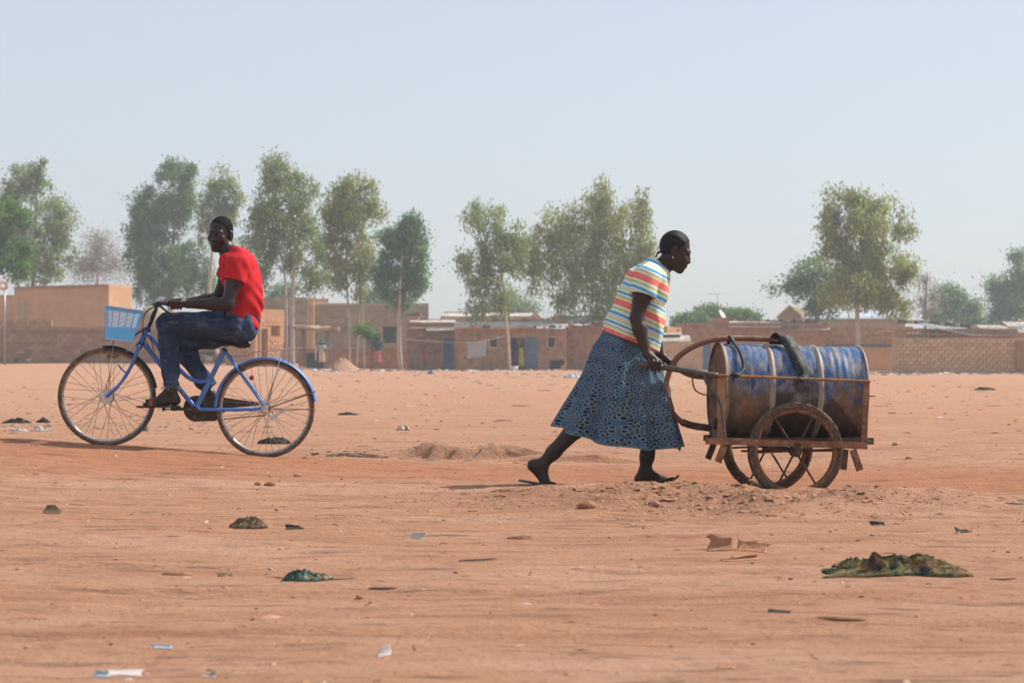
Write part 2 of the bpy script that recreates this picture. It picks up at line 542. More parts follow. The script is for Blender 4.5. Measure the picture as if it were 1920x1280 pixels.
def lay_bricks(root, parent, x0, x1, z0, z1, y, bw, bh, mat, limit=300, name='brick', ragged=0.0, holes=(), seed=0):
    """Each brick of a wall face as its own object, proud of the mortar slab behind it."""
    me = brick_mesh(bw - .022, .07, bh - .018, mat); org = ORG[root.name]; rest = MB(); n = 0; r = 0
    z = z0
    while z + bh <= z1 + .5 * bh:
        x = x0 + (bw / 2 if r % 2 else 0) - bw / 2
        while x < x1 - .02:
            a, b = max(x, x0), min(x + bw, x1)
            cx, cz = (a + b) / 2, z + bh / 2
            top = z1 + ragged * 2 * float(noise2(cx * .9, seed * 7.3))
            x += bw
            if b - a < .08 or cz + bh * .45 > top: continue
            if any(h[0] - .05 < cx < h[1] + .05 and h[2] - .05 < cz < h[3] + .05 for h in holes): continue
            sx = (b - a - .035) / (bw - .035); yy = y - .018 + random.uniform(-.014, .014)
            if n < limit:
                o = bpy.data.objects.new(name, me); COL.objects.link(o); o.parent = parent
                o.location = Vector((cx, yy, cz)) - org; o.scale = (sx, 1, 1); o.rotation_euler = (0, random.uniform(-.012, .012), 0); n += 1
            else: rest.box((cx, yy, cz), (b - a - .035, .07, bh - .03))
        z += bh; r += 1
    if rest.v:
        o = rest.build(name + 'work', mat, parent, smooth=False); o['kind'] = 'stuff'


def brick_wall(label, D, px0, px1, ytop, bw, bh, mat, mort, th=.35, ragged=.06, seed=3, name='brick_wall', ybase=None, limit=300):
    x0, x1 = wx(px0, D), wx(px1, D); z1 = wz(ytop, D)
    z0 = min(gz(x0, D), gz(x1, D), gz((x0 + x1) / 2, D)) - .08
    root = thing(name, label, 'wall', ((x0 + x1) / 2, D, z0 + .08))
    w = panel(MB(), x0, x1, z0, z1, D, th, (), ragged, seed).build('mortar_bed', mort, root, smooth=False)
    lay_bricks(root, root, x0, x1, z0, z1, D, bw, bh, mat, limit, ragged=ragged, seed=seed)
    return root


# ---- left: long brick wall, adobe box, pole
DW = 165
w1 = brick_wall('long dark brown mud brick wall behind the bicycle', DW, -60, 482, 613, .55, .27, MT['brick_brown'], MT['mortar'], ragged=.05, seed=4)
mb = MB(); x0, x1 = wx(-60, DW), wx(97, DW)
mb.box(((x0 + x1) / 2, DW + .22, wz(606.5, DW)), (x1 - x0, .3, 13 * DW / FPX))
pp = mb.build('parapet', MT['mud'], w1, smooth=False)
D = 173
x0, x1 = wx(20, D), wx(204, D); z0 = .3
root = thing('adobe_house', 'big plain adobe house with bright sunlit right side behind brown wall', 'house', ((x0 + x1) / 2, D, z0))
# corner turned so that the right flank shows in the sun
xr, yr = wx(247, D + 3.0), D + 3.0
zt = wz(533, D)
n = 14; v, f = [], []
for i in range(n + 1):
    x = x0 + (x1 - x0) * i / n
    v += [(x, D + 1.2 * (1 - i / n), 0), (x, D + 1.2 * (1 - i / n), zt - .18 + .18 * i / n + .1 * float(noise2(x * .8, 3.3)))]
for i in range(n): f.append((2 * i, 2 * i + 2, 2 * i + 3, 2 * i + 1))
a = len(v) - 2
v += [(xr, yr, 0), (xr, yr, wz(536, yr)), (x0, yr + 2, 0), (x0, yr + 2, zt - .2)]
f += [(a, a + 2, a + 3, a + 1), (a + 2, a + 4, a + 5, a + 3), (a + 4, 0, 1, a + 5)]
f.append(tuple([2 * i + 1 for i in range(n + 1)] + [a + 3, a + 5]))
mesh_obj('wall', v, f, MT['mud_lit'], root, smooth=False)
mb = MB(); mb.bar((x0, D + 1.16, zt - .22), (x1, D - .05, zt - .06), .12, .16); mb.build('roof_edge', MT['mud'], root, smooth=False)
mb = MB(); mb.box((x0 + .6, D + 1.05, 2.9), (.45, .14, 4.2)); mb.build('grey_patch', MT['block_joint'], root, smooth=False)
root = thing('adobe_house', 'sunlit sliver of adobe house beyond the lamp pole', 'house', (wx(-25, 178), 178, .3))
MB().box((wx(-30, 178), 181, 2.6), (wx(17, 178) - wx(-77, 178), 6, 5.6), Matrix.Rotation(math.radians(28), 3, 'Z')).build('wall', MT['mud_lit'], root, smooth=False)
D = 150; b = Vector((wx(9, D), D, gz(wx(9, D), D)))
root = thing('lamp_pole', 'thin grey pole with a pale round top at the left edge', 'pole', b)
MB().tube([b - Vector((0, 0, .1)), (b.x - .02, D, 2.6), (b.x, D, wz(545, D))], .05, 8).build('pole', MT['steel'], root)
MB().ring((b.x - .1, D, wz(535, D)), (.35, -1, .3), .22, .1, 20, 8).build('pale_ring', MT['mud_pale'], root)
# straw heap behind
c = P(282, 570, 176)
st = MB().ell((c.x, 177, 2.4), (1.35, 1.2, 2.1), 24, 14)
st.v = [(x + .25 * float(fbm(z * 2 + 5, x * 2)), y, z + .2 * float(fbm(x * 1.5, z * 1.5))) for x, y, z in st.v]
tag(st.build('straw_heap', MT['thatch'], origin=(c.x, 177, .3)), 'dry straw heap rising behind the brown wall', 'straw heap')
root = mud_house('low mud house behind the rider with its top just over the wall', 178, 300, 480, 585, 5, MT['mud_pale'], seed=8)
# ---- orange brick kiosk with frame opening (turned to the sun)
D = 150; cx = wx(506, D)
root = thing('brick_kiosk', 'sunlit orange brick hut with tall narrow doorway', 'hut', (wx(505, D), D, gz(cx, D)))
R = Matrix.Rotation(math.radians(52), 3, 'Z')
Wd, Hh = 2.6, wz(574, D) - .2
kb = MB(); ks = Vector((cx, D, 0))
pm = panel(MB(), -Wd / 2, Wd / 2, .1, Hh, 0, .25, [(-.85, -.25, .1, 2.55), (.1, .9, 2.1, 2.75)])
pm.box((-Wd / 2 + .125, 1.3, Hh / 2), (.25, 2.1, Hh)); pm.box((Wd / 2 - .125, 1.3, Hh / 2), (.25, 2.1, Hh)); pm.box((0, 2.4, Hh / 2), (Wd, .2, Hh))
pm.v = [tuple(R @ Vector(q) + ks) for q in pm.v]
kw = pm.build('wall', MT['brick_orange'], root, smooth=False)
fm = MB()
for q, s_ in (((-.9, -.03, 1.35), (.1, .1, 2.5)), ((-.2, -.03, 1.35), (.1, .1, 2.5)), ((-.55, -.03, 2.62), (.8, .1, .1))): fm.box(q, s_)
fm.v = [tuple(R @ Vector(q) + ks) for q in fm.v]
fm.build('door_frame', MT['mud_pale'], root, smooth=False)
fm = corrugated(MB(), -Wd / 2 - .2, Wd / 2 + .1, -.3, Hh - .25, 2.6, Hh + .02); fm.v = [tuple(R @ Vector(q) + ks) for q in fm.v]
# courses of brick on the lit face
me = brick_mesh(.40, .05, .17, MT['brick_orange'])
for r_ in range(15):
    for k in range(6):
        xx = -Wd / 2 + .22 + k * .44 + (.2 if r_ % 2 else 0); zz = .25 + r_ * .2
        if xx > Wd / 2 - .2 or zz > Hh - .1: continue
        if -1.1 < xx < .02 and zz < 2.75: continue
        if -.1 < xx < 1.1 and 2.0 < zz < 2.85: continue
        o = bpy.data.objects.new('brick', me); COL.objects.link(o); o.parent = kw
        o.location = R @ Vector((xx, -.012, zz)) + ks - ORG[root.name]; o.rotation_euler = (0, 0, math.radians(52))
# ---- unfinished concrete block building (L-shaped)
D = 186
x0, xm, x1 = wx(440, D), wx(577, D), wx(800, D)
root = thing('block_building', 'unfinished grey concrete block building behind the white trunks', 'building', ((x0 + x1) / 2, D, 0))
zl, zr = wz(557, D), wz(566, D)
mb = panel(MB(), x0, xm, 0, zl - .05, D, .25, [(wx(528, D), wx(543, D), wz(650, D), wz(610, D))])
mb.box((xm - .125, D + 2.25, zl / 2), (.25, 4.0, zl - .05))
xw = wx(592, D + 4)
mb2 = panel(MB(), xm + .01, x1, 0, zr, D + 4.25, .25, [(wx(717, D + 4), wx(751, D + 4), wz(643, D + 4), wz(612, D + 4))])
w_ = mb.build('wall', MT['block_joint'], root, smooth=False)
lay_bricks(root, w_, x0, xm - .02, .02, zl, D, .5, .27, MT['block'], 300, 'block', holes=[(wx(528, D), wx(543, D), wz(650, D), wz(610, D))])
w2 = mb2.build('wall', MT['block_joint'], root, smooth=False)
lay_bricks(root, w2, xm + .02, x1, .02, zr, D + 4.25, .5, .27, MT['block'], 280, 'block', holes=[(wx(717, D + 4), wx(751, D + 4), wz(643, D + 4), wz(612, D + 4))])
pm = MB(); pm.box((xm + .22, D + .6, zl / 2 - .05), (.45, .5, zl)); pm.box((xm + .75, D + 2.2, zl - .22), (1.4, .5, .3))
pm.build('pillar', MT['mud_lit'], root, smooth=False)
MB().box((wx(535, D), D + .6, wz(630, D)), (1.6, .1, 2.6)).build('shade_panel', MT['dark'], root, smooth=False)  # added dark sheets behind both openings, indoor shade put into their colour
MB().box((wx(734, D + 4), D + 5.2, wz(628, D + 4)), (2.6, .1, 2.4)).build('shade_panel', MT['dark'], root, smooth=False)
# low red wall in front of it
lw = panel(MB(), wx(560, 168), wx(765, 168), -.1, wz(652, 168), 168, .3, (), .15, 6)
tag(lw.build('mud_wall', MT['mud_red'], origin=(wx(660, 168), 168, 0), smooth=False), 'low crumbling red mud wall below the grey block building', 'wall')
# ---- thatched stall
D = 152
x0, x1 = wx(556, D), wx(628, D)
root = thing('thatch_stall', 'open stall with ragged thatch roof on crooked poles', 'stall', ((x0 + x1) / 2, D, 0))
v, f = [], []; n = 16
for i in range(n + 1):
    for k in range(5):
        x = x0 - .2 + (x1 - x0 + .4) * i / n; y = D - .6 + 2.6 * k / 4
        v.append((x, y, wz(612, D) - .01 * i + .25 * float(fbm(x * 1.3, y * 1.1, 3, 4)) + .12 * k / 4))
for i in range(n):
    for k in range(4): q = i * 5 + k; f.append((q, q + 5, q + 6, q + 1))
m = len(v); v += [(x, y, z - .16 - .1 * abs(float(noise2(x * 5, y * 5)))) for x, y, z in v]
f += [tuple(i + m for i in reversed(q)) for q in f]
for i in range(n): f += [(i * 5, i * 5 + m, i * 5 + 5 + m, i * 5 + 5)]
mesh_obj('roof', v, f, MT['thatch'], root, smooth=False)
for px, lean, yy in ((563, .1, 0), (569, -.05, .4), (612, .0, .2), (625, -.3, 0), (620, .15, 1.6), (566, 0, 1.7)):
    x = wx(px, D)
    MB().tube([(x, D + yy, -.05), (x + lean * .4, D + yy, 1.0), (x + lean, D + yy, wz(618, D))], [.055, .045, .04], 6).build('post', MT['wood'], root)
MB().box((wx(588, D), D + 1.2, .55), (1.1, .5, .9)).box((wx(588, D), D + 1.2, 1.04), (1.3, .6, .06)).build('counter', MT['green_dark'], root, smooth=False)
MB().box((wx(592.5, D), D - .1, wz(661, D)), (.07, .05, 1.0)).build('white_cloth', MT['white'], root, smooth=False)
# ---- centre: mud houses
D = 160
h1 = mud_house('mud house with sagging sheet roof left of the striped cloth', D, 763, 853, 604, 5, MT['mud'], [(832, 848.5, 634, 693)], seed=11)
sheet(h1, D, 766, 855, 615, 600, 3.2, MT['sheet'], seed=2)
sheet(h1, D, 800, 852, 619, 612, 1.2, MT['sheet'], dy=-.9, name='porch_roof', seed=5, edge=False)
dd = MB().box((wx(840.2, D), D + .12, wz(664, D)), (.56, .06, 2.1)).build('door', MT['blue_door'], h1, smooth=False)
MB().box((wx(788, D), D - .05, wz(655, D)), (.35, .3, 2.5)).build('buttress', MT['mud'], h1, smooth=False)
D = 156
h2 = mud_house('mud house with open blue metal door and two small windows', D, 853, 1063, 616, 5.5, MT['mud'],
               [(919, 932, 633, 650), (1027.5, 1040.5, 633, 650), (958, 983, 633, 694)], seed=12)
sheet(h2, D, 852, 1066, 613, 601, 3.4, MT['sheet'], seed=3)
for k, px in enumerate((893, 912, 934, 951, 979, 1003, 1020, 1036, 1050)):
    MB().box((wx(px, D), D - .36, wz(612.5, D)), (.16 + .35 * (k % 3 == 1), .2, .17), taper=.8).build('roof_stone', MT['sheet_dark'] if k % 2 else MT['mud_pale'], h2, smooth=False)
for k, px in enumerate((865, 880, 899, 918, 927, 948, 970, 986, 1000, 1015, 1029, 1046)):
    MB().box((wx(px, D), D + 2.95, wz(600, D + 3)), (.5 * (1 + .3 * math.sin(k * 3)), .3, .3), taper=.8).build('ridge_block', MT['mud'] if k % 3 else MT['mud_pale'], h2, smooth=False)
for px in (925.5, 1034):
    win = MB()
    X, Z = wx(px, D), wz(641.5, D)
    for q, s_ in (((X - .27, D - .02, Z), (.1, .1, .78)), ((X + .27, D - .02, Z), (.1, .1, .78)), ((X, D - .02, Z + .34), (.44, .1, .1)), ((X, D - .02, Z - .34), (.44, .1, .1))): win.box(q, s_)
    wo = win.build('window', MT['mud_pale'], h2, smooth=False)
    for k in range(5):
        MB().box((X, D + .1, Z - .22 + .11 * k), (.44, .03, .085), Matrix.Rotation(.5, 3, 'X')).build('slat', MT['green_dark'], wo, smooth=False)
X = wx(995, D)
dl = MB().box((X, D - .07, wz(662, D)), (.8, .05, 2.0)).build('door', MT['blue_door'], h2, smooth=False)
for k in range(9): MB().box((X, D - .10, wz(688 - k * 6.4, D)), (.78, .02, .05)).build('rib', MT['blue_door'], dl, smooth=False)
X = wx(970, D)
MB().box((X, D + .2, wz(631.5, D)), (1.0, .36, .12)).build('lintel', MT['mud_pale'], h2, smooth=False)
v = [(wx(966, D), D + .02, wz(634, D)), (wx(981, D), D + .02, wz(634, D)), (wx(973, D), D + .02, wz(651, D)), (wx(966, D), D + .05, wz(634, D)), (wx(981, D), D + .05, wz(634, D)), (wx(973, D), D + .05, wz(651, D))]
MT['rag_red'] = M('red_cloth', (.24, .06, .055, 1), .9, .25, 5, .1)
mesh_obj('door_curtain', v, [(0, 2, 1), (3, 4, 5), (0, 1, 4, 3), (1, 2, 5, 4), (2, 0, 3, 5)], MT['rag_red'], h2, smooth=False)
MB().box(((wx(853, D) + wx(1063, D)) / 2, D + 4.9, 1.3), (7, .1, 2.6)).build('back_shade_panel', MT['dark'], h2, smooth=False)  # near-black sheet standing in for the shade inside the house
D = 158
h3 = mud_house('mud house with raised sheet roof just left of the woman', D, 1063.5, 1200, 609, 5, MT['mud_red'], [], seed=13)
sheet(h3, D, 1038, 1215, 605, 594, 3.0, MT['sheet'], seed=4)
for k, px in enumerate((1078, 1089, 1098, 1112, 1124)):
    MB().box((wx(px, D), D - .36, wz(604.5, D)), (.3, .2, .18), taper=.8).build('roof_stone', MT['sheet_dark'], h3, smooth=False)
mb = MB(); mb.bar((wx(1037, D), D - .38, wz(594, D)), (wx(1072, D), D - .38, wz(613, D)), .15, .4); mb.build('gable_board', MT['mud'], h3, smooth=False)
D = 176
hb = mud_house('long house with grey sheet roof rising behind the blue door house', D, 826, 1006, 592, 5, MT['mud_pale'], [], seed=14, name='long_house')
sheet(hb, D, 829, 1006, 598, 586, 3.2, MT['sheet'], seed=6)
v = [(wx(1003, D), D + .5, wz(583, D)), (wx(1003, D), D + .5, wz(606, D)), (wx(1026, D), D + .6, wz(606, D)), (wx(1003, D), D + 3.2, wz(583, D)), (wx(1026, D), D + 3.2, wz(606, D)), (wx(1003, D), D + 3.2, wz(606, D))]
mesh_obj('gable', v, [(0, 1, 2), (0, 2, 4, 3), (3, 4, 5), (1, 5, 4, 2)], MT['mud_lit'], hb, smooth=False)
root = thing('adobe_house', 'small sunlit adobe block peeping over roofs right of dense round tree', 'house', (wx(774, 178), 178, 0))
MB().box((wx(774, 178), 180, 1.95), (.75, 3, 3.9)).build('wall', MT['mud_lit'], root, smooth=False)
MB().box((wx(774, 178), 180, 3.97), (1.0, 3.2, .22)).build('roof', MT['sheet_dark'], root, smooth=False)
# ---- right of the woman
D = 142
pw = panel(MB(), wx(1196, D), wx(1334, D), -.1, wz(641, D), D, .3, [(wx(1318, D), wx(1333, D), .0, wz(642.5, D))], .05, 9)
root = thing('plaster_wall', 'smooth tan plaster wall with blue door seen through the hose loop', 'wall', (wx(1265, D), D, 0))
pw.build('wall', MT['mud_pale'], root, smooth=False)
MB().box((wx(1325.5, D), D + .1, wz(668, D)), (.46, .06, 1.72)).build('door', MT['blue_door'], root, smooth=False)
D = 150
root = mud_house('low hut with rumpled roof sheets between woman and hose', D, 1228, 1292, 639, 3, MT['mud'], seed=16, name='low_hut')
sheet(root, D, 1226, 1296, 640, 628, 2.0, MT['sheet'], seed=7)
sheet(root, D, 1238, 1282, 627, 624, .8, MT['sheet'], dy=.9, name='loose_sheet', seed=9, edge=False)
root = thing('adobe_house', 'tiny sunlit adobe top beside the walker at shoulder height', 'house', (wx(1266, 166), 166, 0))
pm = panel(MB(), -1.1, .6, 0, wz(613, 166), 0, .3, [(.1, .35, wz(621, 166), wz(617, 166))], .06, 2)
pm.box((-.25, 1.3, wz(613, 166) / 2), (1.5, 2, wz(613, 166) - .1))
pm.v = [tuple(Matrix.Rotation(math.radians(50), 3, 'Z') @ Vector(q) + Vector((wx(1268, 166), 166, 0))) for q in pm.v]
pm.build('wall', MT['mud_lit'], root, smooth=False)
D = 168
h5 = mud_house('brown mud house with pale sloping roof above the blue drum', D, 1277, 1553, 605, 6, MT['mud_red'], seed=17)
for a, b, yf, yb, s_ in ((1366, 1470, 613, 602, 8), (1462, 1556, 618, 604, 9)): sheet(h5, D, a, b, yf, yb, 3.0, MT['sheet'], seed=s_)
MB().box((wx(1352, D), D + 1, wz(602, D)), (1.2, 1.6, .5)).build('parapet', MT['mud_red'], h5, smooth=False)
for px in (1471, 1489): MB().box((wx(px, D), D - .3, wz(614.5, D)), (.42, .25, .16)).build('roof_vent', MT['sheet_dark'], h5, smooth=False)
for k in range(14):
    px = 1372 + k * 12.6
    MB().box((wx(px, D), D + 2.72, wz(601, D + 2.7)), (.2, .2, .2)).build('ridge_block', MT['mud_pale'] if k % 2 else MT['sheet_dark'], h5, smooth=False)
c = P(1353, 591, 169)
root = thing('satellite_dish', 'tilted white satellite dish on the brown roof', 'dish', (c.x, c.y, c.z - .35))
MB().lathe(c, (.75, -.35, .5), [(0, 0), (.01, .15), (.04, .3), (.09, .42), (.075, .42), (.02, .28), (-.02, 0)], 20).build('reflector', MT['white'], root)
MB().tube([c - Vector((.05, 0, .6)), c], .03, 6).build('mount', MT['steel'], root)
c = P(1333, 600, 168.5)
tag(MB().ell(c, (.12, .12, .1), 10, 6).build('roof_bowl', MT['white'], origin=c - Vector((0, 0, .1))), 'small white bowl on the corner of the brown roof', 'bowl')
c = P(1345, 600, 172)
root = thing('tv_antenna', 'thin antenna mast over the round trees', 'antenna', c)
MB().tube([c, c + Vector((.03, 0, 1.9))], .025, 5).build('mast', MT['steel'], root)
for k in range(4): MB().tube([c + Vector((-.45 + .28 * k, -.2, 1.85)), c + Vector((-.45 + .28 * k, .3, 1.85))], .012, 4).build('rod', MT['steel'], root)
MB().tube([c + Vector((-.6, 0, 1.85)), c + Vector((.5, 0, 1.85))], .015, 4).build('boom', MT['steel'], root)
# gabled house
D = 190
x0, xa, x1 = wx(1458, D), wx(1480, D), wx(1502, D)
root = thing('gabled_house', 'gabled grey house with pale zinc roof under the big right tree', 'house', (xa, D, 0))
ze, za = wz(594, D), wz(574, D)
L = wx(1702, D) - x1
v = [(x0, D, 0), (x1, D, 0), (x1, D, ze), (xa, D, za), (x0, D, ze)]
v += [(x + L * .3, y + 6, z) for x, y, z in v]
mesh_obj('wall', v, [(0, 1, 2, 3, 4), (9, 8, 7, 6, 5), (0, 5, 6, 1), (0, 4, 9, 5), (1, 6, 7, 2), (4, 3, 8, 9), (3, 2, 7, 8)], MT['block'], root, smooth=False)
mb = MB(); mb.bar((x0 - .15, D - .1, ze - .1), (xa, D - .1, za + .06), .25, .1); mb.bar((xa, D - .1, za + .06), (x1 + .2, D - .1, ze - .14), .25, .1); mb.build('verge', MT['mud_pale'], root, smooth=False)
MB().box(((x1 + wx(1702, D)) / 2, D + 4.2, wz(597, D) / 2), (L, 6, wz(597, D))).build('wing', MT['block'], root, smooth=False)
sheet(root, D, 1500, 1705, 597, 582, 4.5, MT['sheet_white'], dy=.9, seed=10, edge=False)
# walls and roofs in the right middle ground
D = 158
root = mud_house('dark mud shed with low flat top behind the pale trunk', D, 1530, 1690, 636, 4, MT['mud_red'], seed=19, name='mud_shed')
sheet(root, D, 1545, 1690, 652, 640, .5, MT['sheet_dark'], dy=-.25, seed=11, edge=False)
D = 172
root = mud_house('brown house with flat parapet behind the right tree trunk', D, 1556, 1712, 613, 5, MT['mud'], seed=20)
for k, (px, w_) in enumerate(((1640, .9), (1652, .5), (1625, .4), (1668, .5))):
    MB().box((wx(px, D), D - .1, wz(624 - 3 * (k % 2), D)), (w_, .3, .14)).build('ledge', MT['mud_pale'], root, smooth=False)
D = 140
tw = panel(MB(), wx(1500, D), wx(1677, D), -.1, wz(650, D), D, .3, (), .07, 10)
tag(tw.build('mud_wall', MT['mud_lit'], origin=(wx(1590, D), D, 0), smooth=False), 'plain tan mud wall right of the drum end', 'wall')
w3 = brick_wall('long tan mud brick wall at the right edge', 126, 1674, 1960, 634, .36, .185, MT['brick_tan'], MT['mortar_tan'], ragged=.05, seed=12)
D = 126
MB().box((wx(1912, D), D - .16, .9), (.45, .3, wz(634, D) + .6 - .9)).build('pier', MT['mortar'], w3, smooth=False)
D = 132
root = mud_house('stone shed with curved grey roof sheets behind the tan brick wall', D, 1700, 1905, 616, 4, MT['mortar'], seed=21, name='stone_shed')
x0, x1 = wx(1735, D), wx(1900, D); n = 60; v, f = [], []
for i in range(n + 1):
    t = i / n; x = x0 + (x1 - x0) * t
    zf = wz(612 + 17 * min(1, t * 1.9) if t < .53 else 629, D); zb = wz(604 + 8 * sstep(0, .45, t) + 14 * sstep(.4, 1, t), D)
    w_ = .02 * math.sin(i * math.pi / 2)
    v += [(x, D - .4, float(zf) + w_), (x, D + 2.2, float(zb) + w_), (x, D - .4, float(zf) + w_ - .02), (x, D + 2.2, float(zb) + w_ - .02)]
for i in range(n): a, b = i * 4, i * 4 + 4; f += [(a, b, b + 1, a + 1), (a + 2, a + 3, b + 3, b + 2), (a, a + 2, b + 2, b)]
mesh_obj('roof', v, f, MT['sheet_grey'], root)
for k in range(26):
    px = 1703 + (k % 13) * 7.3; py = 634 - 8 * (k // 13)
    MB().ell((wx(px, D), D - .1, wz(py, D)), (.13, .12, .12), 7, 5).build('stone', MT['block'], root)
for k in range(16):
    t = k / 15; px = 1690 + t * 150
    MB().box((wx(px, D), D + 2.3, wz(603 + 10 * t * t, D + 2.3)), (.24, .2, .2)).build('ridge_block', MT['sheet_dark'] if k % 3 else MT['mud_pale'], root, smooth=False)
D = 150
root = mud_house('far right house with stepped pale roof sheets', D, 1835, 1980, 622, 4, MT['mud'], seed=22)
sheet(root, D, 1840, 1910, 617, 609, 2.4, MT['sheet'], seed=12)
sheet(root, D, 1893, 1985, 613, 603, 2.2, MT['sheet'], dy=.3, seed=13, name='upper_roof')

# ------------------------------------------------------------------ trees
def leaf_mat(name, dark, light, tr=.48):
    t = NT(name)
    c = t.ramp(t.attr('tint'), [(.1, dark), (.9, light)])
    t.n.remove(t.b)
    d = t.n.new('ShaderNodeBsdfDiffuse'); tl = t.n.new('ShaderNodeBsdfTranslucent'); mx = t.n.new('ShaderNodeMixShader')
    t.l.new(c, d.inputs[0]); t.l.new(c, tl.inputs[0]); mx.inputs[0].default_value = tr
    t.l.new(d.outputs[0], mx.inputs[1]); t.l.new(tl.outputs[0], mx.inputs[2]); t.l.new(mx.outputs[0], t.out.inputs[0])
    return t.m


LF = {'euc': leaf_mat('eucalypt_leaf', (0.140, 0.194, 0.069, 1), (0.378, 0.469, 0.181, 1)),
      'euc_y': leaf_mat('yellowish_eucalypt_leaf', (0.165, 0.200, 0.062, 1), (0.476, 0.512, 0.169, 1)),
      'deep': leaf_mat('deep_green_leaf', (0.085, 0.163, 0.069, 1), (0.256, 0.388, 0.150, 1)),
      'fresh': leaf_mat('fresh_green_leaf', (.055, .14, .035, 1), (.21, .38, .085, 1)),
      'dry': leaf_mat('dry_leaf', (.24, .235, .19, 1), (.40, .39, .32, 1)),
      'blue': leaf_mat('blue_green_leaf', (0.098, 0.194, 0.100, 1), (0.268, 0.413, 0.200, 1))}
MT['bark'] = M('pale_eucalypt_bark', (.50, .41, .33, 1), .9, .2, 4, .1, dirt=(.28, .2, .15, 1), dk=.25)
MT['bark_dark'] = M('brown_bark', (.20, .15, .11, 1), .95, .25, 4, .1)


def tree(name, label, D, lobes, trunks, leaf, bark, n, size=(.3, .1), droop=.8, clump=.34, per=120, seed=1, strand=.5, group=None, fill=.40):
    """lobes: (px,py,rx,ry) crown masses; trunks: lists of (px,py,radius m), base first."""
    r = np.random.default_rng(seed); k = D / FPX; n = int(n * .92); size = (size[0] * .92, size[1] * .92)
    b = P(trunks[0][0][0], trunks[0][0][1], D); zb = gz(b.x, D)
    root = thing(name, label, 'tree', (b.x, D, zb), group)
    L = []
    for cx, cy, rx, ry in lobes:
        c = P(cx, cy, D); L.append((np.array((c.x, D + r.uniform(-.4, .4) * rx * k, c.z)), np.array((rx * k, max(rx, ry * .6) * k * .8, ry * k))))
    area = np.array([l[1][0] * l[1][2] for l in L]); area /= area.sum()
    nc = max(8, n // per)
    tb = MB(); tops = []
    for t in trunks:
        pts = []
        for i, (px, py, rad) in enumerate(t):
            p = P(px, py, D); p.y += r.uniform(-.15, .15) * i
            if i == 0: p.z = min(zb, gz(p.x, D)) - .1
            pts.append(p)
        sp = spline(pts, 5); rr = np.interp(np.linspace(0, len(t) - 1, len(sp)), range(len(t)), [q[2] for q in t])
        tb.tube(sp, list(rr), 7); tops += [(q, a) for q, a in zip(sp[len(sp) // 3:], rr[len(sp) // 3:])]
    limbs = MB(); V = []; C = []
    for (c, rad), a in zip(L, area):
        # limb from the closest trunk point below the mass
        q, ra = min(tops, key=lambda s: (Vector(c) - s[0]).length + (3 if s[0].z > c[2] else 0))
        mid = q.lerp(Vector(c), .5) + Vector((r.normal(0, .15), r.normal(0, .15), -.15 * rad[0]))
        lp = spline([q, mid, Vector(c), Vector(c) + Vector((r.normal(0, .2), 0, rad[2] * .55))], 4)
        limbs.tube(lp, list(np.linspace(max(ra * .6, .04), .015, len(lp))), 5)
        m = max(3, int(nc * a))
        d = r.normal(size=(m, 3)); d /= np.linalg.norm(d, axis=1)[:, None]
        rr = r.random(m) ** fill
        cc = c + d * rad * rr[:, None]
        C.append(cc)
        for j in range(0, m, 3):
            s = lp[r.integers(len(lp) // 3, len(lp))]; e = Vector(cc[j])
            limbs.tube([s, s.lerp(e, .55) + Vector((0, 0, .12)), e], [.03, .018, .008], 4, cap=False)
    C = np.concatenate(C); m = len(C)
    ct = r.random(m)
    cnt = r.poisson(per, m); ci = np.repeat(np.arange(m), cnt); N = len(ci)
    sz = clump * (.5 + .75 * r.random(m))[ci][:, None]
    pos = C[ci] + r.normal(size=(N, 3)) * sz * np.array((1, 1, .75))
    pos[:, 2] -= strand * r.random(N) ** 2 * 1.6
    dv = np.stack([r.normal(0, .5, N), r.normal(0, .5, N), r.normal(-droop, .45, N)], 1); dv /= np.linalg.norm(dv, axis=1)[:, None]
    wv = np.cross(dv, r.normal(size=(N, 3))); wv /= np.linalg.norm(wv, axis=1)[:, None]
    l = size[0] * (.6 + .8 * r.random(N))[:, None]; w = size[1] * (.6 + .8 * r.random(N))[:, None]
    v = np.stack([pos, pos + dv * l * .45 + wv * w * .5, pos + dv * l, pos + dv * l * .45 - wv * w * .5], 1).reshape(-1, 3)
    tint = np.repeat(np.clip(.55 * ct[ci] + .45 * r.random(N), 0, 1), 4)
    tr = tb.build('trunk', MT[bark], root)
    limbs.build('limbs', MT[bark], tr)
    mesh_obj('crown', v, np.arange(N * 4).reshape(-1, 4), LF[leaf], root, smooth=False, attrs={'tint': tint})
    return root


tree('eucalyptus_tree', 'tall grey green tree at the left edge above the adobe house', 190,
     [(40, 345, 42, 48), (75, 325, 26, 28), (100, 400, 38, 50), (60, 440, 52, 60), (118, 440, 26, 55), (20, 400, 40, 60), (75, 490, 50, 35)],
     [[(60, 690, .3), (62, 560, .22), (65, 430, .12), (70, 340, .04)]], 'euc', 'bark', 21000, seed=2)
tree('mango_tree', 'bright fresh green tree cut by the left edge beside the pole', 155,
     [(14, 410, 42, 34), (35, 395, 26, 22), (5, 470, 45, 42), (45, 470, 22, 28), (-30, 440, 40, 60), (15, 505, 50, 20)],
     [[(-25, 690, .2), (-15, 560, .15), (0, 450, .08)]], 'fresh', 'bark_dark', 11000, (.26, .13), .3, .3, seed=3, strand=.1)
tree('bare_tree', 'almost bare grey tree behind the adobe house', 215,
     [(180, 470, 50, 42), (150, 500, 34, 28), (212, 500, 32, 30), (185, 445, 30, 22), (170, 500, 40, 26)],
     [[(180, 690, .2), (182, 560, .13), (184, 500, .09), (186, 450, .03)]], 'dry', 'bark', 6500, (.22, .08), .3, .5, per=9, seed=4)
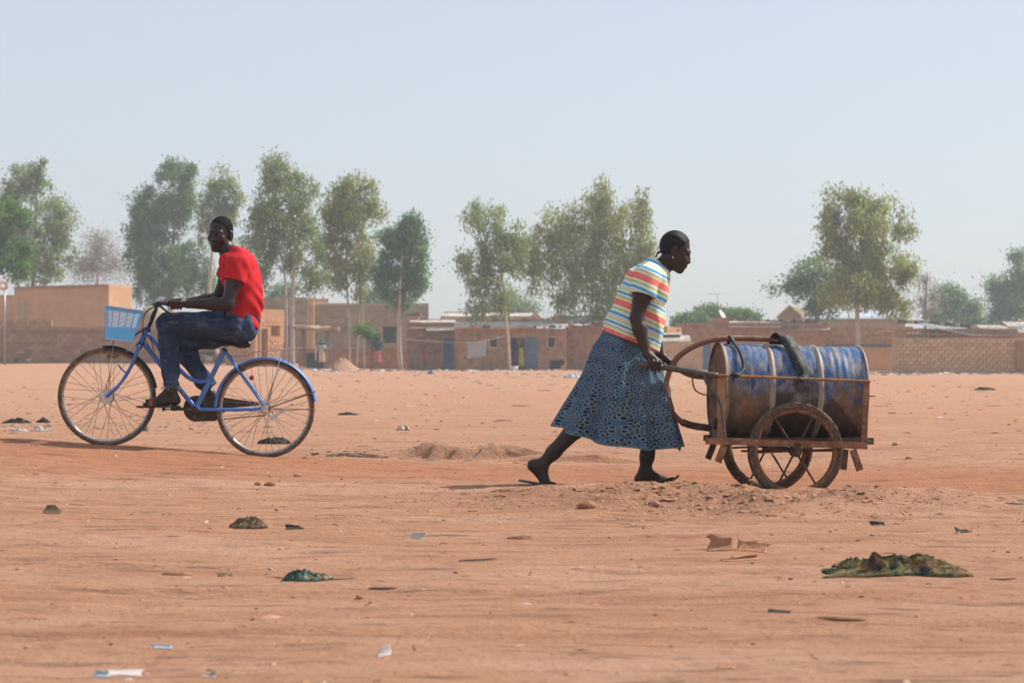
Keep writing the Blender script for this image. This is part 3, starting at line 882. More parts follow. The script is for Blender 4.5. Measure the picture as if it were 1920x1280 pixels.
tree('eucalyptus_tree', 'broad dense dark green tree behind the rider', 200,
     [(290, 385, 45, 48), (330, 320, 38, 32), (270, 420, 36, 50), (265, 480, 30, 55), (305, 490, 52, 62), (355, 500, 45, 55), (330, 400, 38, 40), (385, 520, 18, 30), (290, 545, 40, 22), (345, 350, 22, 40)],
     [[(318, 690, .32), (320, 560, .25), (325, 450, .15), (335, 340, .05)]], 'deep', 'bark', 40000, (.28, .11), .7, .34, seed=5)
tree('eucalyptus_tree', 'slender tree rising right behind the rider head', 188,
     [(410, 335, 28, 28), (400, 375, 26, 34), (432, 370, 22, 30), (425, 420, 26, 40), (390, 420, 20, 40)],
     [[(392, 690, .22), (392, 560, .17), (400, 450, .1), (415, 340, .03)]], 'euc', 'bark', 7500, seed=6)
tree('eucalyptus_tree', 'tallest white trunked tree right of the red shirt', 158,
     [(540, 310, 38, 32), (510, 330, 30, 34), (565, 345, 32, 42), (490, 375, 32, 42), (530, 390, 52, 42), (575, 410, 30, 45), (475, 430, 24, 45), (515, 450, 44, 42), (565, 470, 42, 38), (495, 500, 24, 38), (590, 500, 26, 36)],
     [[(549, 690, .17), (548, 620, .15), (549, 540, .13), (552, 470, .1), (545, 400, .07), (540, 320, .03)],
      [(538, 672, .1), (537, 600, .09), (533, 520, .07), (520, 430, .03)]], 'euc', 'bark', 17000, seed=7)
tree('eucalyptus_tree', 'rounded yellowish tree on three thin white trunks', 162,
     [(655, 345, 38, 28), (630, 375, 34, 36), (680, 385, 34, 42), (650, 420, 50, 42), (625, 460, 34, 42), (668, 470, 34, 42), (640, 510, 36, 34), (700, 360, 18, 22), (675, 530, 14, 30)],
     [[(656, 676, .08), (654, 600, .075), (650, 520, .06), (650, 420, .03)], [(668, 676, .08), (673, 600, .075), (675, 520, .06), (672, 400, .03)],
      [(683, 682, .07), (680, 600, .065), (676, 540, .05), (665, 430, .02)]], 'euc_y', 'bark', 14000, seed=8)
tree('dense_tree', 'compact blue green tree between white trunks and mud houses', 157,
     [(755, 420, 26, 30), (780, 425, 16, 30), (735, 450, 28, 30), (770, 460, 32, 40), (735, 500, 34, 38), (768, 520, 32, 36), (745, 555, 28, 26), (720, 520, 22, 28), (788, 480, 15, 35)],
     [[(752, 690, .16), (748, 640, .17), (749, 590, .12), (752, 520, .09), (756, 430, .03)]], 'blue', 'bark', 15000, (.26, .12), .4, .3, seed=9, strand=.25)
tree('eucalyptus_tree', 'open airy tree on thin leaning white trunk in front of blue door', 152,
     [(920, 385, 38, 22), (905, 400, 26, 22), (935, 430, 38, 30), (885, 480, 34, 24), (915, 480, 30, 34), (960, 480, 32, 40), (885, 530, 22, 26), (935, 540, 34, 34), (900, 565, 24, 20), (970, 440, 20, 30), (865, 480, 14, 10)],
     [[(956, 690, .1), (953, 640, .09), (947, 580, .08), (940, 500, .06), (930, 420, .03)]], 'euc', 'bark', 9500, (.3, .1), .9, .3, seed=10, strand=.6)
tree('eucalyptus_tree', 'huge spreading drooping tree behind the woman', 160,
     [(1135, 355, 28, 28), (1110, 380, 36, 32), (1195, 370, 32, 30), (1060, 405, 42, 32), (1150, 410, 50, 40), (1195, 420, 28, 44), (1010, 440, 38, 34), (1080, 450, 50, 44), (1150, 470, 56, 46), (1030, 490, 40, 40), (1100, 510, 48, 40), (1180, 510, 42, 44), (1060, 545, 30, 34), (1130, 555, 48, 34), (1220, 470, 24, 36), (985, 470, 22, 40), (1195, 560, 30, 30)],
     [[(1170, 690, .3), (1160, 600, .26), (1140, 550, .2), (1120, 480, .12), (1110, 400, .04)], [(1172, 640, .2), (1180, 570, .15), (1190, 480, .1), (1195, 390, .03)]], 'euc_y', 'bark', 26000, (.32, .1), 1.1, .34, seed=11, strand=1.1)
tree('dense_tree', 'hazy grey tree low behind the long roof', 240,
     [(960, 560, 45, 26), (990, 575, 40, 20), (920, 580, 30, 18)], [[(960, 690, .2), (960, 560, .1)]], 'deep', 'bark_dark', 4500, (.3, .15), .3, .5, seed=12)
tree('eucalyptus_tree', 'big tall tree on pale trunk right of the drum', 148,
     [(1590, 370, 42, 30), (1640, 375, 34, 28), (1570, 410, 36, 36), (1630, 420, 52, 40), (1690, 420, 20, 30), (1585, 460, 46, 44), (1650, 480, 48, 46), (1600, 520, 48, 40), (1665, 540, 44, 40), (1570, 545, 30, 28), (1625, 552, 40, 22), (1690, 560, 26, 20), (1700, 500, 16, 40)],
     [[(1608, 690, .16), (1609, 640, .15), (1607, 580, .14), (1612, 500, .11), (1615, 400, .04)]], 'euc_y', 'bark', 21000, (.3, .1), 1.0, .33, seed=13, strand=.5)
tree('dense_tree', 'low dark tree spreading left of the big right tree', 170,
     [(1515, 500, 26, 28), (1575, 520, 30, 40), (1500, 530, 34, 24), (1465, 538, 26, 10), (1540, 530, 30, 34), (1520, 565, 36, 26), (1550, 575, 30, 24)],
     [[(1535, 690, .2), (1532, 600, .15), (1525, 540, .08)]], 'blue', 'bark_dark', 8000, (.26, .14), .4, .33, seed=14, strand=.2)
tree('bare_tree', 'thin half bare tree right of the big right tree', 190,
     [(1735, 530, 22, 26), (1750, 560, 18, 24), (1728, 570, 16, 24)], [[(1735, 690, .12), (1735, 580, .09), (1738, 510, .03)]], 'dry', 'bark_dark', 1500, (.2, .08), .3, .4, per=9, seed=15)
tree('dense_tree', 'hazy bushy green tree above the curved grey roof', 230,
     [(1780, 565, 34, 34), (1810, 580, 34, 28), (1760, 590, 30, 24), (1830, 590, 26, 24), (1795, 545, 14, 16)], [[(1790, 690, .2), (1790, 590, .12)]], 'blue', 'bark_dark', 8000, (.34, .18), .4, .45, seed=16, strand=.2)
tree('eucalyptus_tree', 'hazy tall tree at the right edge', 235,
     [(1890, 530, 36, 30), (1870, 560, 30, 34), (1910, 570, 36, 36), (1915, 480, 18, 24), (1930, 510, 24, 40), (1875, 590, 34, 20)], [[(1905, 690, .25), (1905, 580, .15), (1910, 490, .05)]], 'blue', 'bark_dark', 10000, (.34, .16), .6, .45, seed=17)
tree('round_tree', 'bright low round tree left of the satellite dish', 205, [(1290, 598, 24, 12), (1310, 594, 18, 12), (1275, 602, 14, 8)], [[(1292, 690, .15), (1292, 605, .1)]], 'fresh', 'bark_dark', 3600, (.3, .16), .3, .32, seed=18, strand=.1)
tree('round_tree', 'dark low round tree behind the satellite dish', 212, [(1335, 584, 24, 14), (1350, 592, 26, 12)], [[(1338, 690, .15), (1338, 600, .1)]], 'deep', 'bark_dark', 4200, (.3, .16), .3, .34, seed=19, strand=.1)
tree('round_tree', 'green low round tree right of the satellite dish', 208, [(1395, 588, 28, 15), (1412, 596, 20, 12), (1378, 594, 20, 12)], [[(1395, 690, .15), (1395, 600, .1)]], 'fresh', 'bark_dark', 4600, (.3, .16), .3, .34, seed=20, strand=.1)
tree('dense_tree', 'small hazy shrub tree behind the block building', 225, [(535, 548, 26, 18), (515, 556, 18, 14)], [[(530, 690, .15), (530, 560, .08)]], 'blue', 'bark_dark', 2200, (.3, .16), .3, .4, seed=21, strand=.1)
tree('dense_tree', 'pale hazy tree glimpsed behind the three thin trunks', 235, [(700, 556, 26, 18), (722, 562, 20, 12), (685, 565, 18, 10)], [[(702, 690, .15), (702, 565, .08)]], 'blue', 'bark_dark', 2400, (.3, .16), .3, .4, seed=22, strand=.1)
tree('banana_shrub', 'small bright green shrub beside the thin white trunks', 160, [(695, 625, 12, 14), (703, 640, 8, 12), (684, 618, 10, 8)], [[(697, 686, .05), (697, 640, .03), (697, 622, .02)]], 'fresh', 'bark_dark', 900, (.3, .12), .3, .22, seed=23, strand=.1)

# ------------------------------------------------------------------ implicit-surface modelling for bodies and clothes
class Vol:
    def __init__(s, lo, hi, h):
        s.h = h; s.lo = np.array(lo, float); s.n = np.ceil((np.array(hi) - s.lo) / h).astype(int) + 1
        s.d = np.full(s.n, 1.0, np.float32); s.ax = [s.lo[i] + h * np.arange(s.n[i]) for i in range(3)]

    def reg(s, lo, hi):
        a = np.clip(np.floor((np.array(lo) - s.lo) / s.h).astype(int), 0, s.n - 1); b = np.clip(np.ceil((np.array(hi) - s.lo) / s.h).astype(int) + 1, 1, s.n)
        sl = tuple(slice(p, max(q, p + 1)) for p, q in zip(a, b))
        X, Y, Z = s.ax[0][sl[0]][:, None, None], s.ax[1][sl[1]][None, :, None], s.ax[2][sl[2]][None, None, :]
        return sl, X, Y, Z

    def blend(s, sl, f, k, sub=False):
        f = f.astype(np.float32)
        if sub:
            a, b = -s.d[sl], f
        else: a, b = s.d[sl], f
        h = np.clip(.5 + .5 * (b - a) / k, 0, 1); r = b * (1 - h) + a * h - k * h * (1 - h)
        s.d[sl] = -r if sub else r

    def cone(s, a, b, ra, rb, k=.02, sy=1.0, sub=False):
        a, b = np.array(a, float), np.array(b, float); m = max(ra, rb) * max(1, sy) + k + 3 * s.h
        sl, X, Y, Z = s.reg(np.minimum(a, b) - m, np.maximum(a, b) + m); d = b - a; L = max(d @ d, 1e-9)
        x, y, z = X - a[0], Y - a[1], Z - a[2]
        t = np.clip((x * d[0] + y * d[1] + z * d[2]) / L, 0, 1)
        f = np.sqrt((x - d[0] * t) ** 2 + ((y - d[1] * t) / sy) ** 2 + (z - d[2] * t) ** 2) - (ra + (rb - ra) * t)
        s.blend(sl, f, k, sub)

    def chain(s, pts, k=.02, sy=1.0):
        for (a, ra), (b, rb) in zip(pts[:-1], pts[1:]): s.cone(a, b, ra, rb, k, sy)

    def ell(s, c, r, R=None, k=.02, sub=False):
        c = np.array(c, float); m = max(r) + k + 3 * s.h
        sl, X, Y, Z = s.reg(c - m, c + m); x, y, z = X - c[0], Y - c[1], Z - c[2]
        if R is not None:
            R = np.array(R); x, y, z = (R[0, 0] * x + R[1, 0] * y + R[2, 0] * z), (R[0, 1] * x + R[1, 1] * y + R[2, 1] * z), (R[0, 2] * x + R[1, 2] * y + R[2, 2] * z)
        k0 = np.sqrt((x / r[0]) ** 2 + (y / r[1]) ** 2 + (z / r[2]) ** 2); k1 = np.sqrt((x / r[0] ** 2) ** 2 + (y / r[1] ** 2) ** 2 + (z / r[2] ** 2) ** 2)
        s.blend(sl, k0 * (k0 - 1) / np.maximum(k1, 1e-6), k, sub)

    def cut(s, p, n, lo=None, hi=None):
        """Remove everything on the side the normal points to."""
        n = np.array(n, float); n /= np.linalg.norm(n)
        sl, X, Y, Z = s.reg(lo if lo is not None else s.lo, hi if hi is not None else s.lo + s.n * s.h)
        f = (X - p[0]) * n[0] + (Y - p[1]) * n[1] + (Z - p[2]) * n[2]
        s.d[sl] = np.maximum(s.d[sl], f.astype(np.float32))

    def ruffle(s, fn):
        X, Y, Z = s.ax[0][:, None, None], s.ax[1][None, :, None], s.ax[2][None, None, :]
        near = np.abs(s.d) < .06
        s.d = np.where(near, s.d + fn(X, Y, Z).astype(np.float32), s.d)

    def mesh(s):
        d = s.d; g = d < 0; c = np.zeros(np.array(d.shape) - 1, np.int8)
        for i in (0, 1):
            for j in (0, 1):
                for k in (0, 1): c += g[i:g.shape[0] - 1 + i, j:g.shape[1] - 1 + j, k:g.shape[2] - 1 + k]
        act = (c > 0) & (c < 8); ijk = np.argwhere(act); idx = np.full(act.shape, -1, np.int64); idx[act] = np.arange(len(ijk))
        pos = np.zeros((len(ijk), 3)); cnt = np.zeros(len(ijk)); cor = [(i, j, k) for i in (0, 1) for j in (0, 1) for k in (0, 1)]
        for a in cor:
            for ax in range(3):
                if a[ax]: continue
                b = list(a); b[ax] = 1
                va = d[tuple((ijk + a).T)]; vb = d[tuple((ijk + b).T)]; m = (va < 0) != (vb < 0)
                t = va[m] / (va[m] - vb[m]); q = np.tile(np.array(a, float), (m.sum(), 1)); q[:, ax] = t
                pos[m] += q; cnt[m] += 1
        v = s.lo + (ijk + pos / cnt[:, None]) * s.h; F = []
        for ax in range(3):
            e = np.eye(3, dtype=int); u, w = (ax + 1) % 3, (ax + 2) % 3
            lo = [slice(None)] * 3; hi = [slice(None)] * 3; lo[ax] = slice(0, -1); hi[ax] = slice(1, None)
            q = np.argwhere(g[tuple(lo)] != g[tuple(hi)])
            q = q[(q[:, u] > 0) & (q[:, w] > 0) & (q[:, u] < d.shape[u] - 1) & (q[:, w] < d.shape[w] - 1)]
            ins = g[tuple(q.T)]
            cell = [idx[tuple((q - o).T)] for o in (e[u] + e[w], e[w], 0 * e[u], e[u])]
            f = np.stack(cell, 1); f[~ins] = f[~ins][:, ::-1]; F.append(f)
        return v, np.concatenate(F)


def frame_rot(f, u):
    """Columns: forward, left, up."""
    f = Vector(f).normalized(); u = Vector(u); u = (u - f * u.dot(f)).normalized(); l = u.cross(f)
    return Matrix((f, l, u)).transposed()


def head(vol, c, R, s=1.0, fl=1.0, female=False):
    """Head with face; local axes forward, left, up; about 0.235 m tall."""
    c = Vector(c)
    p = lambda f, l, u: tuple(c + R @ (Vector((f * fl, l, u)) * s))
    q = lambda a, b, d: (a * s * fl, b * s, d * s)
    vol.ell(p(-.012, 0, .028), q(.098, .074, .09), R, .012)
    vol.ell(p(.03, 0, -.035), q(.066, .059, .082), R, .02)
    for e in (-1, 1):
        vol.cone(p(-.015, e * .05, -.055), p(.055, e * .014, -.098), .018 * s, .02 * s, .02)
        vol.ell(p(.062, e * .038, -.03), q(.026, .024, .026), R, .018)
        vol.ell(p(.094, e * .031, .0), q(.012, .019, .012), R, .012, True)
        vol.ell(p(.081, e * .031, .0), q(.014, .015, .012), R, .004)
        vol.ell(p(-.012, e * .079, -.008), q(.021, .012, .035), R, .006)
        vol.ell(p(-.008, e * .092, -.006), q(.011, .009, .021), R, .004, True)
        vol.ell(p(.1, e * .013, -.043), q(.01, .009, .008), R, .008)
        vol.cone(p(.09, e * .012, .02), p(.076, e * .045, .018), .009 * s, .007 * s, .016)
    vol.cone(p(.088, 0, .01), p(.106, 0, -.038), .008 * s, .0125 * s, .012)
    vol.ell(p(.092, 0, -.065), q(.013, .023, .009), R, .012)
    vol.ell(p(.089, 0, -.079), q(.014, .02, .009), R, .012)
    vol.ell(p(.068, 0, -.103), q(.024, .026, .02), R, .016)
    return p


def fist(vol, c, a, o, u, wrist, s=1.0):
    """Hand closed round a bar: a along the bar (towards the thumb), o out over the knuckles, u up."""
    c, a, o, u, w = Vector(c), Vector(a).normalized(), Vector(o).normalized(), Vector(u).normalized(), Vector(wrist)
    back = c + u * .028 * s + o * .006
    vol.cone(w, w.lerp(back, .55), .026 * s, .03 * s, .015)
    for i, (t, L) in enumerate(((-.033, .85), (-.011, .97), (.011, 1.0), (.033, .94))):
        k0 = c + a * t * s + u * .03 * s + o * .008 * s
        m1 = c + a * t * s + o * .034 * s * L + u * .016 * s
        m2 = c + a * t * s + o * .031 * s * L - u * .017 * s
        tp = c + a * t * s + o * .004 * s - u * .03 * s
        vol.cone(w.lerp(back + a * t * s * .5, .55), k0, .02 * s, .0125 * s, .012)
        vol.cone(k0, m1, .0115 * s, .0108 * s, .003); vol.cone(m1, m2, .0105 * s, .0098 * s, .003); vol.cone(m2, tp, .0095 * s, .0085 * s, .003)
    b = c + a * .03 * s + u * .026 * s - o * .016 * s
    vol.cone(w.lerp(b, .5), b, .018 * s, .013 * s, .012); vol.cone(b, c + a * .06 * s + u * .02 * s, .013 * s, .011 * s, .005)
    vol.cone(c + a * .06 * s + u * .02 * s, c + a * .075 * s + o * .016 * s + u * .002, .011 * s, .009 * s, .004)


def skin_mat(name, c, ro=.48, sp=.3):
    t = NT(name)
    col = t.ramp(t.noise(9, 4), [(.3, sc(c, .8)), (.7, sc(c, 1.2))])
    return t.fin(col, ro, sp, 0, t.noise(160, 3), .12, .002)


MT['skin_a'] = skin_mat('deep_brown_skin', (.028, .0175, .0135, 1), .42, .36)
MT['skin_b'] = skin_mat('dark_brown_skin', (.042, .023, .0165, 1))
MT['hair'] = M('black_hair', (.006, .0055, .0055, 1), .8, .3, 40, .12, bump=.6, bscale=260)
MT['braid'] = M('black_braided_hair', (.006, .006, .0065, 1), .55, .3, 40, .22, bump=.4, bscale=200)

# ------------------------------------------------------------------ bicycle
BD = FPX / 280.0


def B(px, py, dy=0.0): return P(px, py, BD + dy)


bm = B(1, 1).z
MT['bike_blue'] = M('blue_bicycle_paint', (.075, .215, .60, 1), .45, .25, 9, .4, dirt=(.27, .22, .19, 1), dk=.32)
MT['tyre'] = M('dusty_tyre', (.12, .09, .065, 1), .9, .2, 14, .12, dirt=(.24, .155, .10, 1), dk=.6, bump=.5, bscale=90)
MT['rim'] = M('dull_chrome_rim', (.45, .42, .38, 1), .38, .2, 20, .5, .75, dirt=(.32, .2, .13, 1), dk=.45)
MT['spoke'] = M('spoke_steel', (.22, .19, .17, 1), .45, .2, 30, .5, .6)
MT['chrome'] = M('scratched_chrome', (.55, .53, .52, 1), .3, .15, 20, .5, .9, dirt=(.2, .13, .09, 1), dk=.25)
MT['rusty'] = M('brown_black_steel', (.065, .045, .032, 1), .6, .35, 14, .4, .3, dirt=(.16, .09, .05, 1), dk=.4)
MT['blackm'] = M('black_painted_metal', (.018, .018, .019, 1), .45, .3, 15, .4, dirt=(.12, .09, .07, 1), dk=.15)
MT['basket'] = M('sky_blue_plastic', (.13, .56, .97, 1), .45, .08, 8, .4)
MT['basket_rim'] = M('pale_blue_plastic', (.45, .55, .78, 1), .45, .08, 8, .4)
MT['reflector'] = M('red_reflector', (.35, .02, .02, 1), .25, .15, 20, .6)
MT['saddle'] = M('black_vinyl', (.012, .012, .013, 1), .32, .3, 12, .5)
MT['cable'] = M('black_cable', (.012, .012, .012, 1), .5, .2, 20, .4)
FW, RW = B(200.5, 743.5), B(498, 766)
RR = 92.3 / 280.0
bike = thing('bicycle', 'blue city bicycle with plastic front basket ridden across the dirt', 'bicycle', (B(350, 745).x, BD, gz(B(350, 745).x, BD)))


def bike_wheel(c, hubr):
    c = Vector(c); Y = (0, 1, 0)
    w = MB().lathe(c, Y, [(-.014, RR - .035), (-.015, RR - .026), (.015, RR - .026), (.014, RR - .035), (.007, RR - .041), (-.007, RR - .041)], 72, True).build('wheel', MT['rim'], bike, sharp=50)
    MB().ring(c, Y, RR - .0185, .0185, 84, 12, .0185).build('tyre', MT['tyre'], w)
    MB().lathe(c, Y, [(-.055, .004), (-.055, .012), (-.034, .014), (-.034, hubr), (-.029, hubr), (-.029, .017), (.029, .017), (.029, hubr), (.034, hubr), (.034, .014), (.055, .012), (.055, .004)], 28).build('hub', MT['chrome'], w, sharp=40)
    for k in range(36):
        s = -1 if k % 2 else 1; a = 2 * math.pi * k / 36; d = (1 if (k // 2) % 2 else -1) * .95
        p0 = c + Vector((math.cos(a + d) * hubr * .92, s * .031, math.sin(a + d) * hubr * .92)); p1 = c + Vector((math.cos(a) * (RR - .038), 0, math.sin(a) * (RR - .038)))
        MB().tube([p0, p1], .0015, 4, cap=False).build('spoke', MT['spoke'], w)
    return w


bike_wheel(FW, .045)
bike_wheel(RW, .034)
fr = MB()
T = fr.tube
ht, hb_ = B(277, 617), B(260.5, 648)
T([hb_ + (hb_ - ht).normalized() * .012, ht + (ht - hb_).normalized() * .012], .0185, 12)
BBp, ST = B(367, 766), B(421.5, 656)
T([BBp, ST], .0165, 12)
T(spline([B(275, 624), B(296, 648), B(316, 672), B(334, 690), B(354, 708), B(376, 715.5), B(394, 712)], 6), .0145, 10)
T(spline([B(267, 641), B(291, 671), B(330, 721), B(366, 764)], 4), .0155, 10)
for s in (-1, 1):
    T([B(372, 767, .03 * s), B(440, 768, .05 * s), RW + Vector((-.01, .056 * s, 0))], [.012, .012, .01], 8)
    T([ST + Vector((.01, .03 * s, -.02)), RW + Vector((0, .056 * s, .012))], [.0095, .008], 8)
fr.lathe(BBp, (0, 1, 0), [(-.036, 0), (-.036, .022), (.036, .022), (.036, 0)], 16)
fr.box(RW + Vector((-.005, -.056, .0)), (.05, .006, .035)); fr.box(RW + Vector((-.005, .056, .0)), (.05, .006, .035))
frame = fr.build('frame', MT['bike_blue'], bike, sharp=50)
for p_, r_ in ((hb_, .022), (ht, .022), (ST, .02)):
    MB().lathe(p_, ht - hb_ if r_ > .021 else ST - BBp, [(-.008, .0), (-.008, r_), (.008, r_), (.008, 0)], 14).build('collar', MT['blackm'], frame, sharp=40)
# scuffed paint chips and decal bands on the lower tube
for a, b in ((.42, .45), (.60, .635), (.70, .72)):
    p0, p1 = B(291, 671), B(366, 764)
    MB().tube([p0.lerp(p1, a), p0.lerp(p1, b)], .0162, 10).build('decal', MT['white'], frame)
fk = MB()
for s in (-1, 1):
    fk.tube(spline([B(259, 651, .045 * s), B(253, 670, .048 * s), B(243, 692, .05 * s), B(226, 718, .05 * s), FW + Vector((.004, .05 * s, .003))], 5), [.0135] * 8 + [.012] * 6 + [.010] * 7, 8)
fk.tube([B(260, 650, -.05), B(260, 649, .05)], .015, 8)
fork = fk.build('fork', MT['bike_blue'], bike)
sm = MB(); sm.tube([ht, B(283, 604), B(290, 586), B(294, 577)], .0125, 10); sm.tube([B(294, 577), B(292, 572)], .017, 10)
sm.build('stem', MT['blackm'], bike)
hbm = MB()
for s in (-1, 1):
    hbm.tube(spline([B(293, 572), B(288, 571, .08 * s), B(289, 570, .16 * s), B(299, 569, .235 * s), B(318, 570, .27 * s), B(342, 572, .285 * s)], 6), .011, 8)
hbar = hbm.build('handlebar', MT['blackm'], bike)
for s in (-1, 1):
    MB().tube([B(313, 569.6, .264 * s), B(318, 570, .27 * s), B(346, 572.4, .287 * s)], .016, 10).build('grip', MT['black'], hbar)
    MB().tube(spline([B(296, 572, .225 * s), B(303, 576, .255 * s), B(315, 586, .27 * s), B(332, 597, .275 * s)], 5), .006, 6, flat=1.4).build('brake_lever', MT['blackm'], hbar)
    MB().box(B(298, 571, .23 * s), (.03, .035, .035)).build('lever_clamp', MT['blackm'], hbar)
bl = B(303, 560, -.14)
MB().lathe(bl, (-.1, -.2, 1), [(-.022, 0), (-.022, .03), (-.008, .031), (.008, .024), (.014, .012), (.015, 0)], 18).build('bell', MT['chrome'], hbar)
MB().tube([bl - Vector((0, 0, .03)), B(291, 571, -.14)], .007, 6).build('bell_clamp', MT['blackm'], hbar)
for cps in ([B(296, 574, -.23), B(276, 584, -.2), B(268, 606, -.06), B(270, 640, -.02), B(256, 664, -.03)], [B(297, 574, .23), B(279, 580, .15), B(266, 598, .05), B(268, 626, -.035), B(285, 660, -.03)], [B(296, 572, -.2), B(284, 590, -.12), B(281, 620, -.04), B(290, 668, -.03)]):
    MB().tube(spline(cps, 7), .0028, 5).build('cable', MT['cable'], bike)
# front brake and dynamo bracket
MB().tube([B(262, 640, -.03), B(259, 652, -.03), B(256, 664, -.03)], .006, 6).build('brake_caliper', MT['blackm'], bike)
MB().tube([B(238, 700, -.04), B(228, 692, -.03), B(222, 684, -.02)], .006, 6).build('dynamo_bracket', MT['bike_blue'], bike)
MB().box(B(212, 668, 0), (.075, .045, .022)).build('brake_shoe', M('orange_rust', (.30, .13, .035, 1), .7, .3, 20), bike, smooth=False)


def mudguard(c, r, a0, a1, w, name, mat, n=44):
    v, f = [], []
    for i in range(n + 1):
        a = math.radians(a0 + (a1 - a0) * i / n); rad = Vector((math.cos(a), 0, math.sin(a)))
        for j in range(7):
            t = (j - 3) / 3; v.append(Vector(c) + rad * (r - .014 * t * t) + Vector((0, t * w, 0)))
    for i in range(n):
        for j in range(6): q = i * 7 + j; f.append((q, q + 1, q + 8, q + 7))
    m = len(v); v += [p - (p - Vector(c)).normalized() * .0025 for p in v]
    f += [tuple(k + m for k in reversed(q)) for q in f]
    for i in range(n): f += [(i * 7, i * 7 + 7, i * 7 + 7 + m, i * 7 + m), (i * 7 + 6, i * 7 + 6 + m, i * 7 + 13 + m, i * 7 + 13)]
    return mesh_obj(name, v, f, mat, bike)


mudguard(FW, RR + .014, 94, 10, .027, 'front_mudguard', MT['blackm'])
rg = mudguard(RW, RR + .018, 178, 8, .029, 'rear_mudguard', MT['bike_blue'])
for py in (733, 735): MB().tube([RW + Vector((.01, -.06, 0)), B(591, py, -.028)], .0026, 5).build('mudguard_stay', MT['rusty'], rg)
MB().tube([RW + Vector((.01, -.06, -.002)), B(592, 767.5, -.02)], .003, 5).build('mudguard_stay', M('red_brown_rod', (.18, .07, .045, 1), .6, .2, 20), rg)
MB().tube([RW + Vector((.01, .06, 0)), B(591, 734, .028)], .0026, 5).build('mudguard_stay', MT['rusty'], rg)
# basket
TL, TR, BR, BL = (197.5, 573), (269, 583), (248, 640), (198, 634.5)
bw0, bw1 = .14, .115
bk = MB(); cor = lambda t, f: None


def bq(u, v, s):
    """u 0..1 left-right, v 0 top..1 bottom, s -1..1 across."""
    tx = TL[0] + (TR[0] - TL[0]) * u; ty = TL[1] + (TR[1] - TL[1]) * u; bx = BL[0] + (BR[0] - BL[0]) * u; by = BL[1] + (BR[1] - BL[1]) * u
    return B(tx + (bx - tx) * v, ty + (by - ty) * v, s * (bw0 + (bw1 - bw0) * v))


loop = lambda v, e=0: [bq(-e, v, -1 - e), bq(1 + e, v, -1 - e), bq(1 + e, v, 1 + e), bq(-e, v, 1 + e)]


def band(mb, va, vb, th=.004):
    a, b = loop(va), loop(vb)
    for i in range(4):
        j = (i + 1) % 4; n = (a[j] - a[i]).cross(b[i] - a[i]).normalized() * th
        mb.add([a[i], a[j], b[j], b[i], a[i] + n, a[j] + n, b[j] + n, b[i] + n], [(0, 1, 2, 3), (7, 6, 5, 4), (0, 4, 5, 1), (1, 5, 6, 2), (2, 6, 7, 3), (3, 7, 4, 0)])


band(bk, .02, .12); band(bk, .62, 1.0)
bo = bk.add(loop(.985), [(0, 1, 2, 3)]).build('basket', MT['basket'], bike, smooth=False)
rm = MB(); lp = loop(0, .02); lp.append(lp[0])
for i in range(4): rm.bar(lp[i], lp[i + 1], .016, .008)
rm.build('rim', MT['basket_rim'], bo, smooth=False)
rm = MB(); lp = loop(1.0); lp.append(lp[0])
for i in range(4): rm.bar(lp[i], lp[i + 1], .012, .008)
rm.build('base_rim', MT['basket_rim'], bo, smooth=False)
for side in range(4):
    nb = 5 if side % 2 == 0 else 4
    for k in range(nb + 1):
        t = k / nb; a, b = loop(.1), loop(.64)
        p0 = a[side].lerp(a[(side + 1) % 4], t); p1 = b[side].lerp(b[(side + 1) % 4], t)
        MB().bar(p0, p1, .008, .006, up=(1, 0, 0) if side % 2 == 0 else (0, 1, 0)).build('rib', MT['basket'], bo, smooth=False)
    for k in range(12):
        l_ = loop(.14 + .041 * k)
        MB().bar(l_[side], l_[(side + 1) % 4], .003, .0055).build('slat', MT['basket'], bo, smooth=False)
for s in (-1, 1): MB().tube([B(213, 637, .03 * s), B(208, 690, .06 * s), FW + Vector((.0, .062 * s, .04))], .0032, 6).build('basket_stay', MT['chrome'], bike)
MB().tube([B(250, 630, 0), B(262, 622, 0), B(272, 616, 0)], .006, 6).build('basket_bracket', MT['blackm'], bike)
# saddle
n_, m_ = 20, 10; v, f = [], []
for i in range(n_ + 1):
    t = i / n_; px = 409 + 61 * t; w = .018 + .062 * float(sstep(.25, .95, t)) * (1 if t < .97 else .8)
    top = 641 - 5 * float(sstep(.5, 1, t)) + 3 * math.exp(-((t) / .08) ** 2); bot = top + 8 + 9 * float(sstep(.35, .85, t))
    if t > .95: w *= .75; top += 3; bot -= 3
    for k in range(m_):
        a = 2 * math.pi * k / m_; py = (top + bot) / 2 - (bot - top) / 2 * math.sin(a) * (1 if math.sin(a) > 0 else .9)
        v.append(B(px, py, w * math.cos(a)))
for i in range(n_):
    for k in range(m_): l = (k + 1) % m_; f.append((i * m_ + k, i * m_ + l, i * m_ + m_ + l, i * m_ + m_ + k))
f += [tuple(range(m_)), tuple(reversed(range(n_ * m_, n_ * m_ + m_)))]
sd = mesh_obj('saddle', v, f, MT['saddle'], bike)
for s in (-1, 1): MB().tube(spline([B(452, 655, .04 * s), B(460, 661, .04 * s), B(464, 655, .04 * s), B(460, 650, .04 * s), B(454, 653, .04 * s), B(456, 660, .04 * s)], 5), .0045, 6).build('spring', MT['chrome'], sd)
MB().tube([ST, B(426, 646)], .0125, 10).build('seat_post', MT['chrome'], bike)
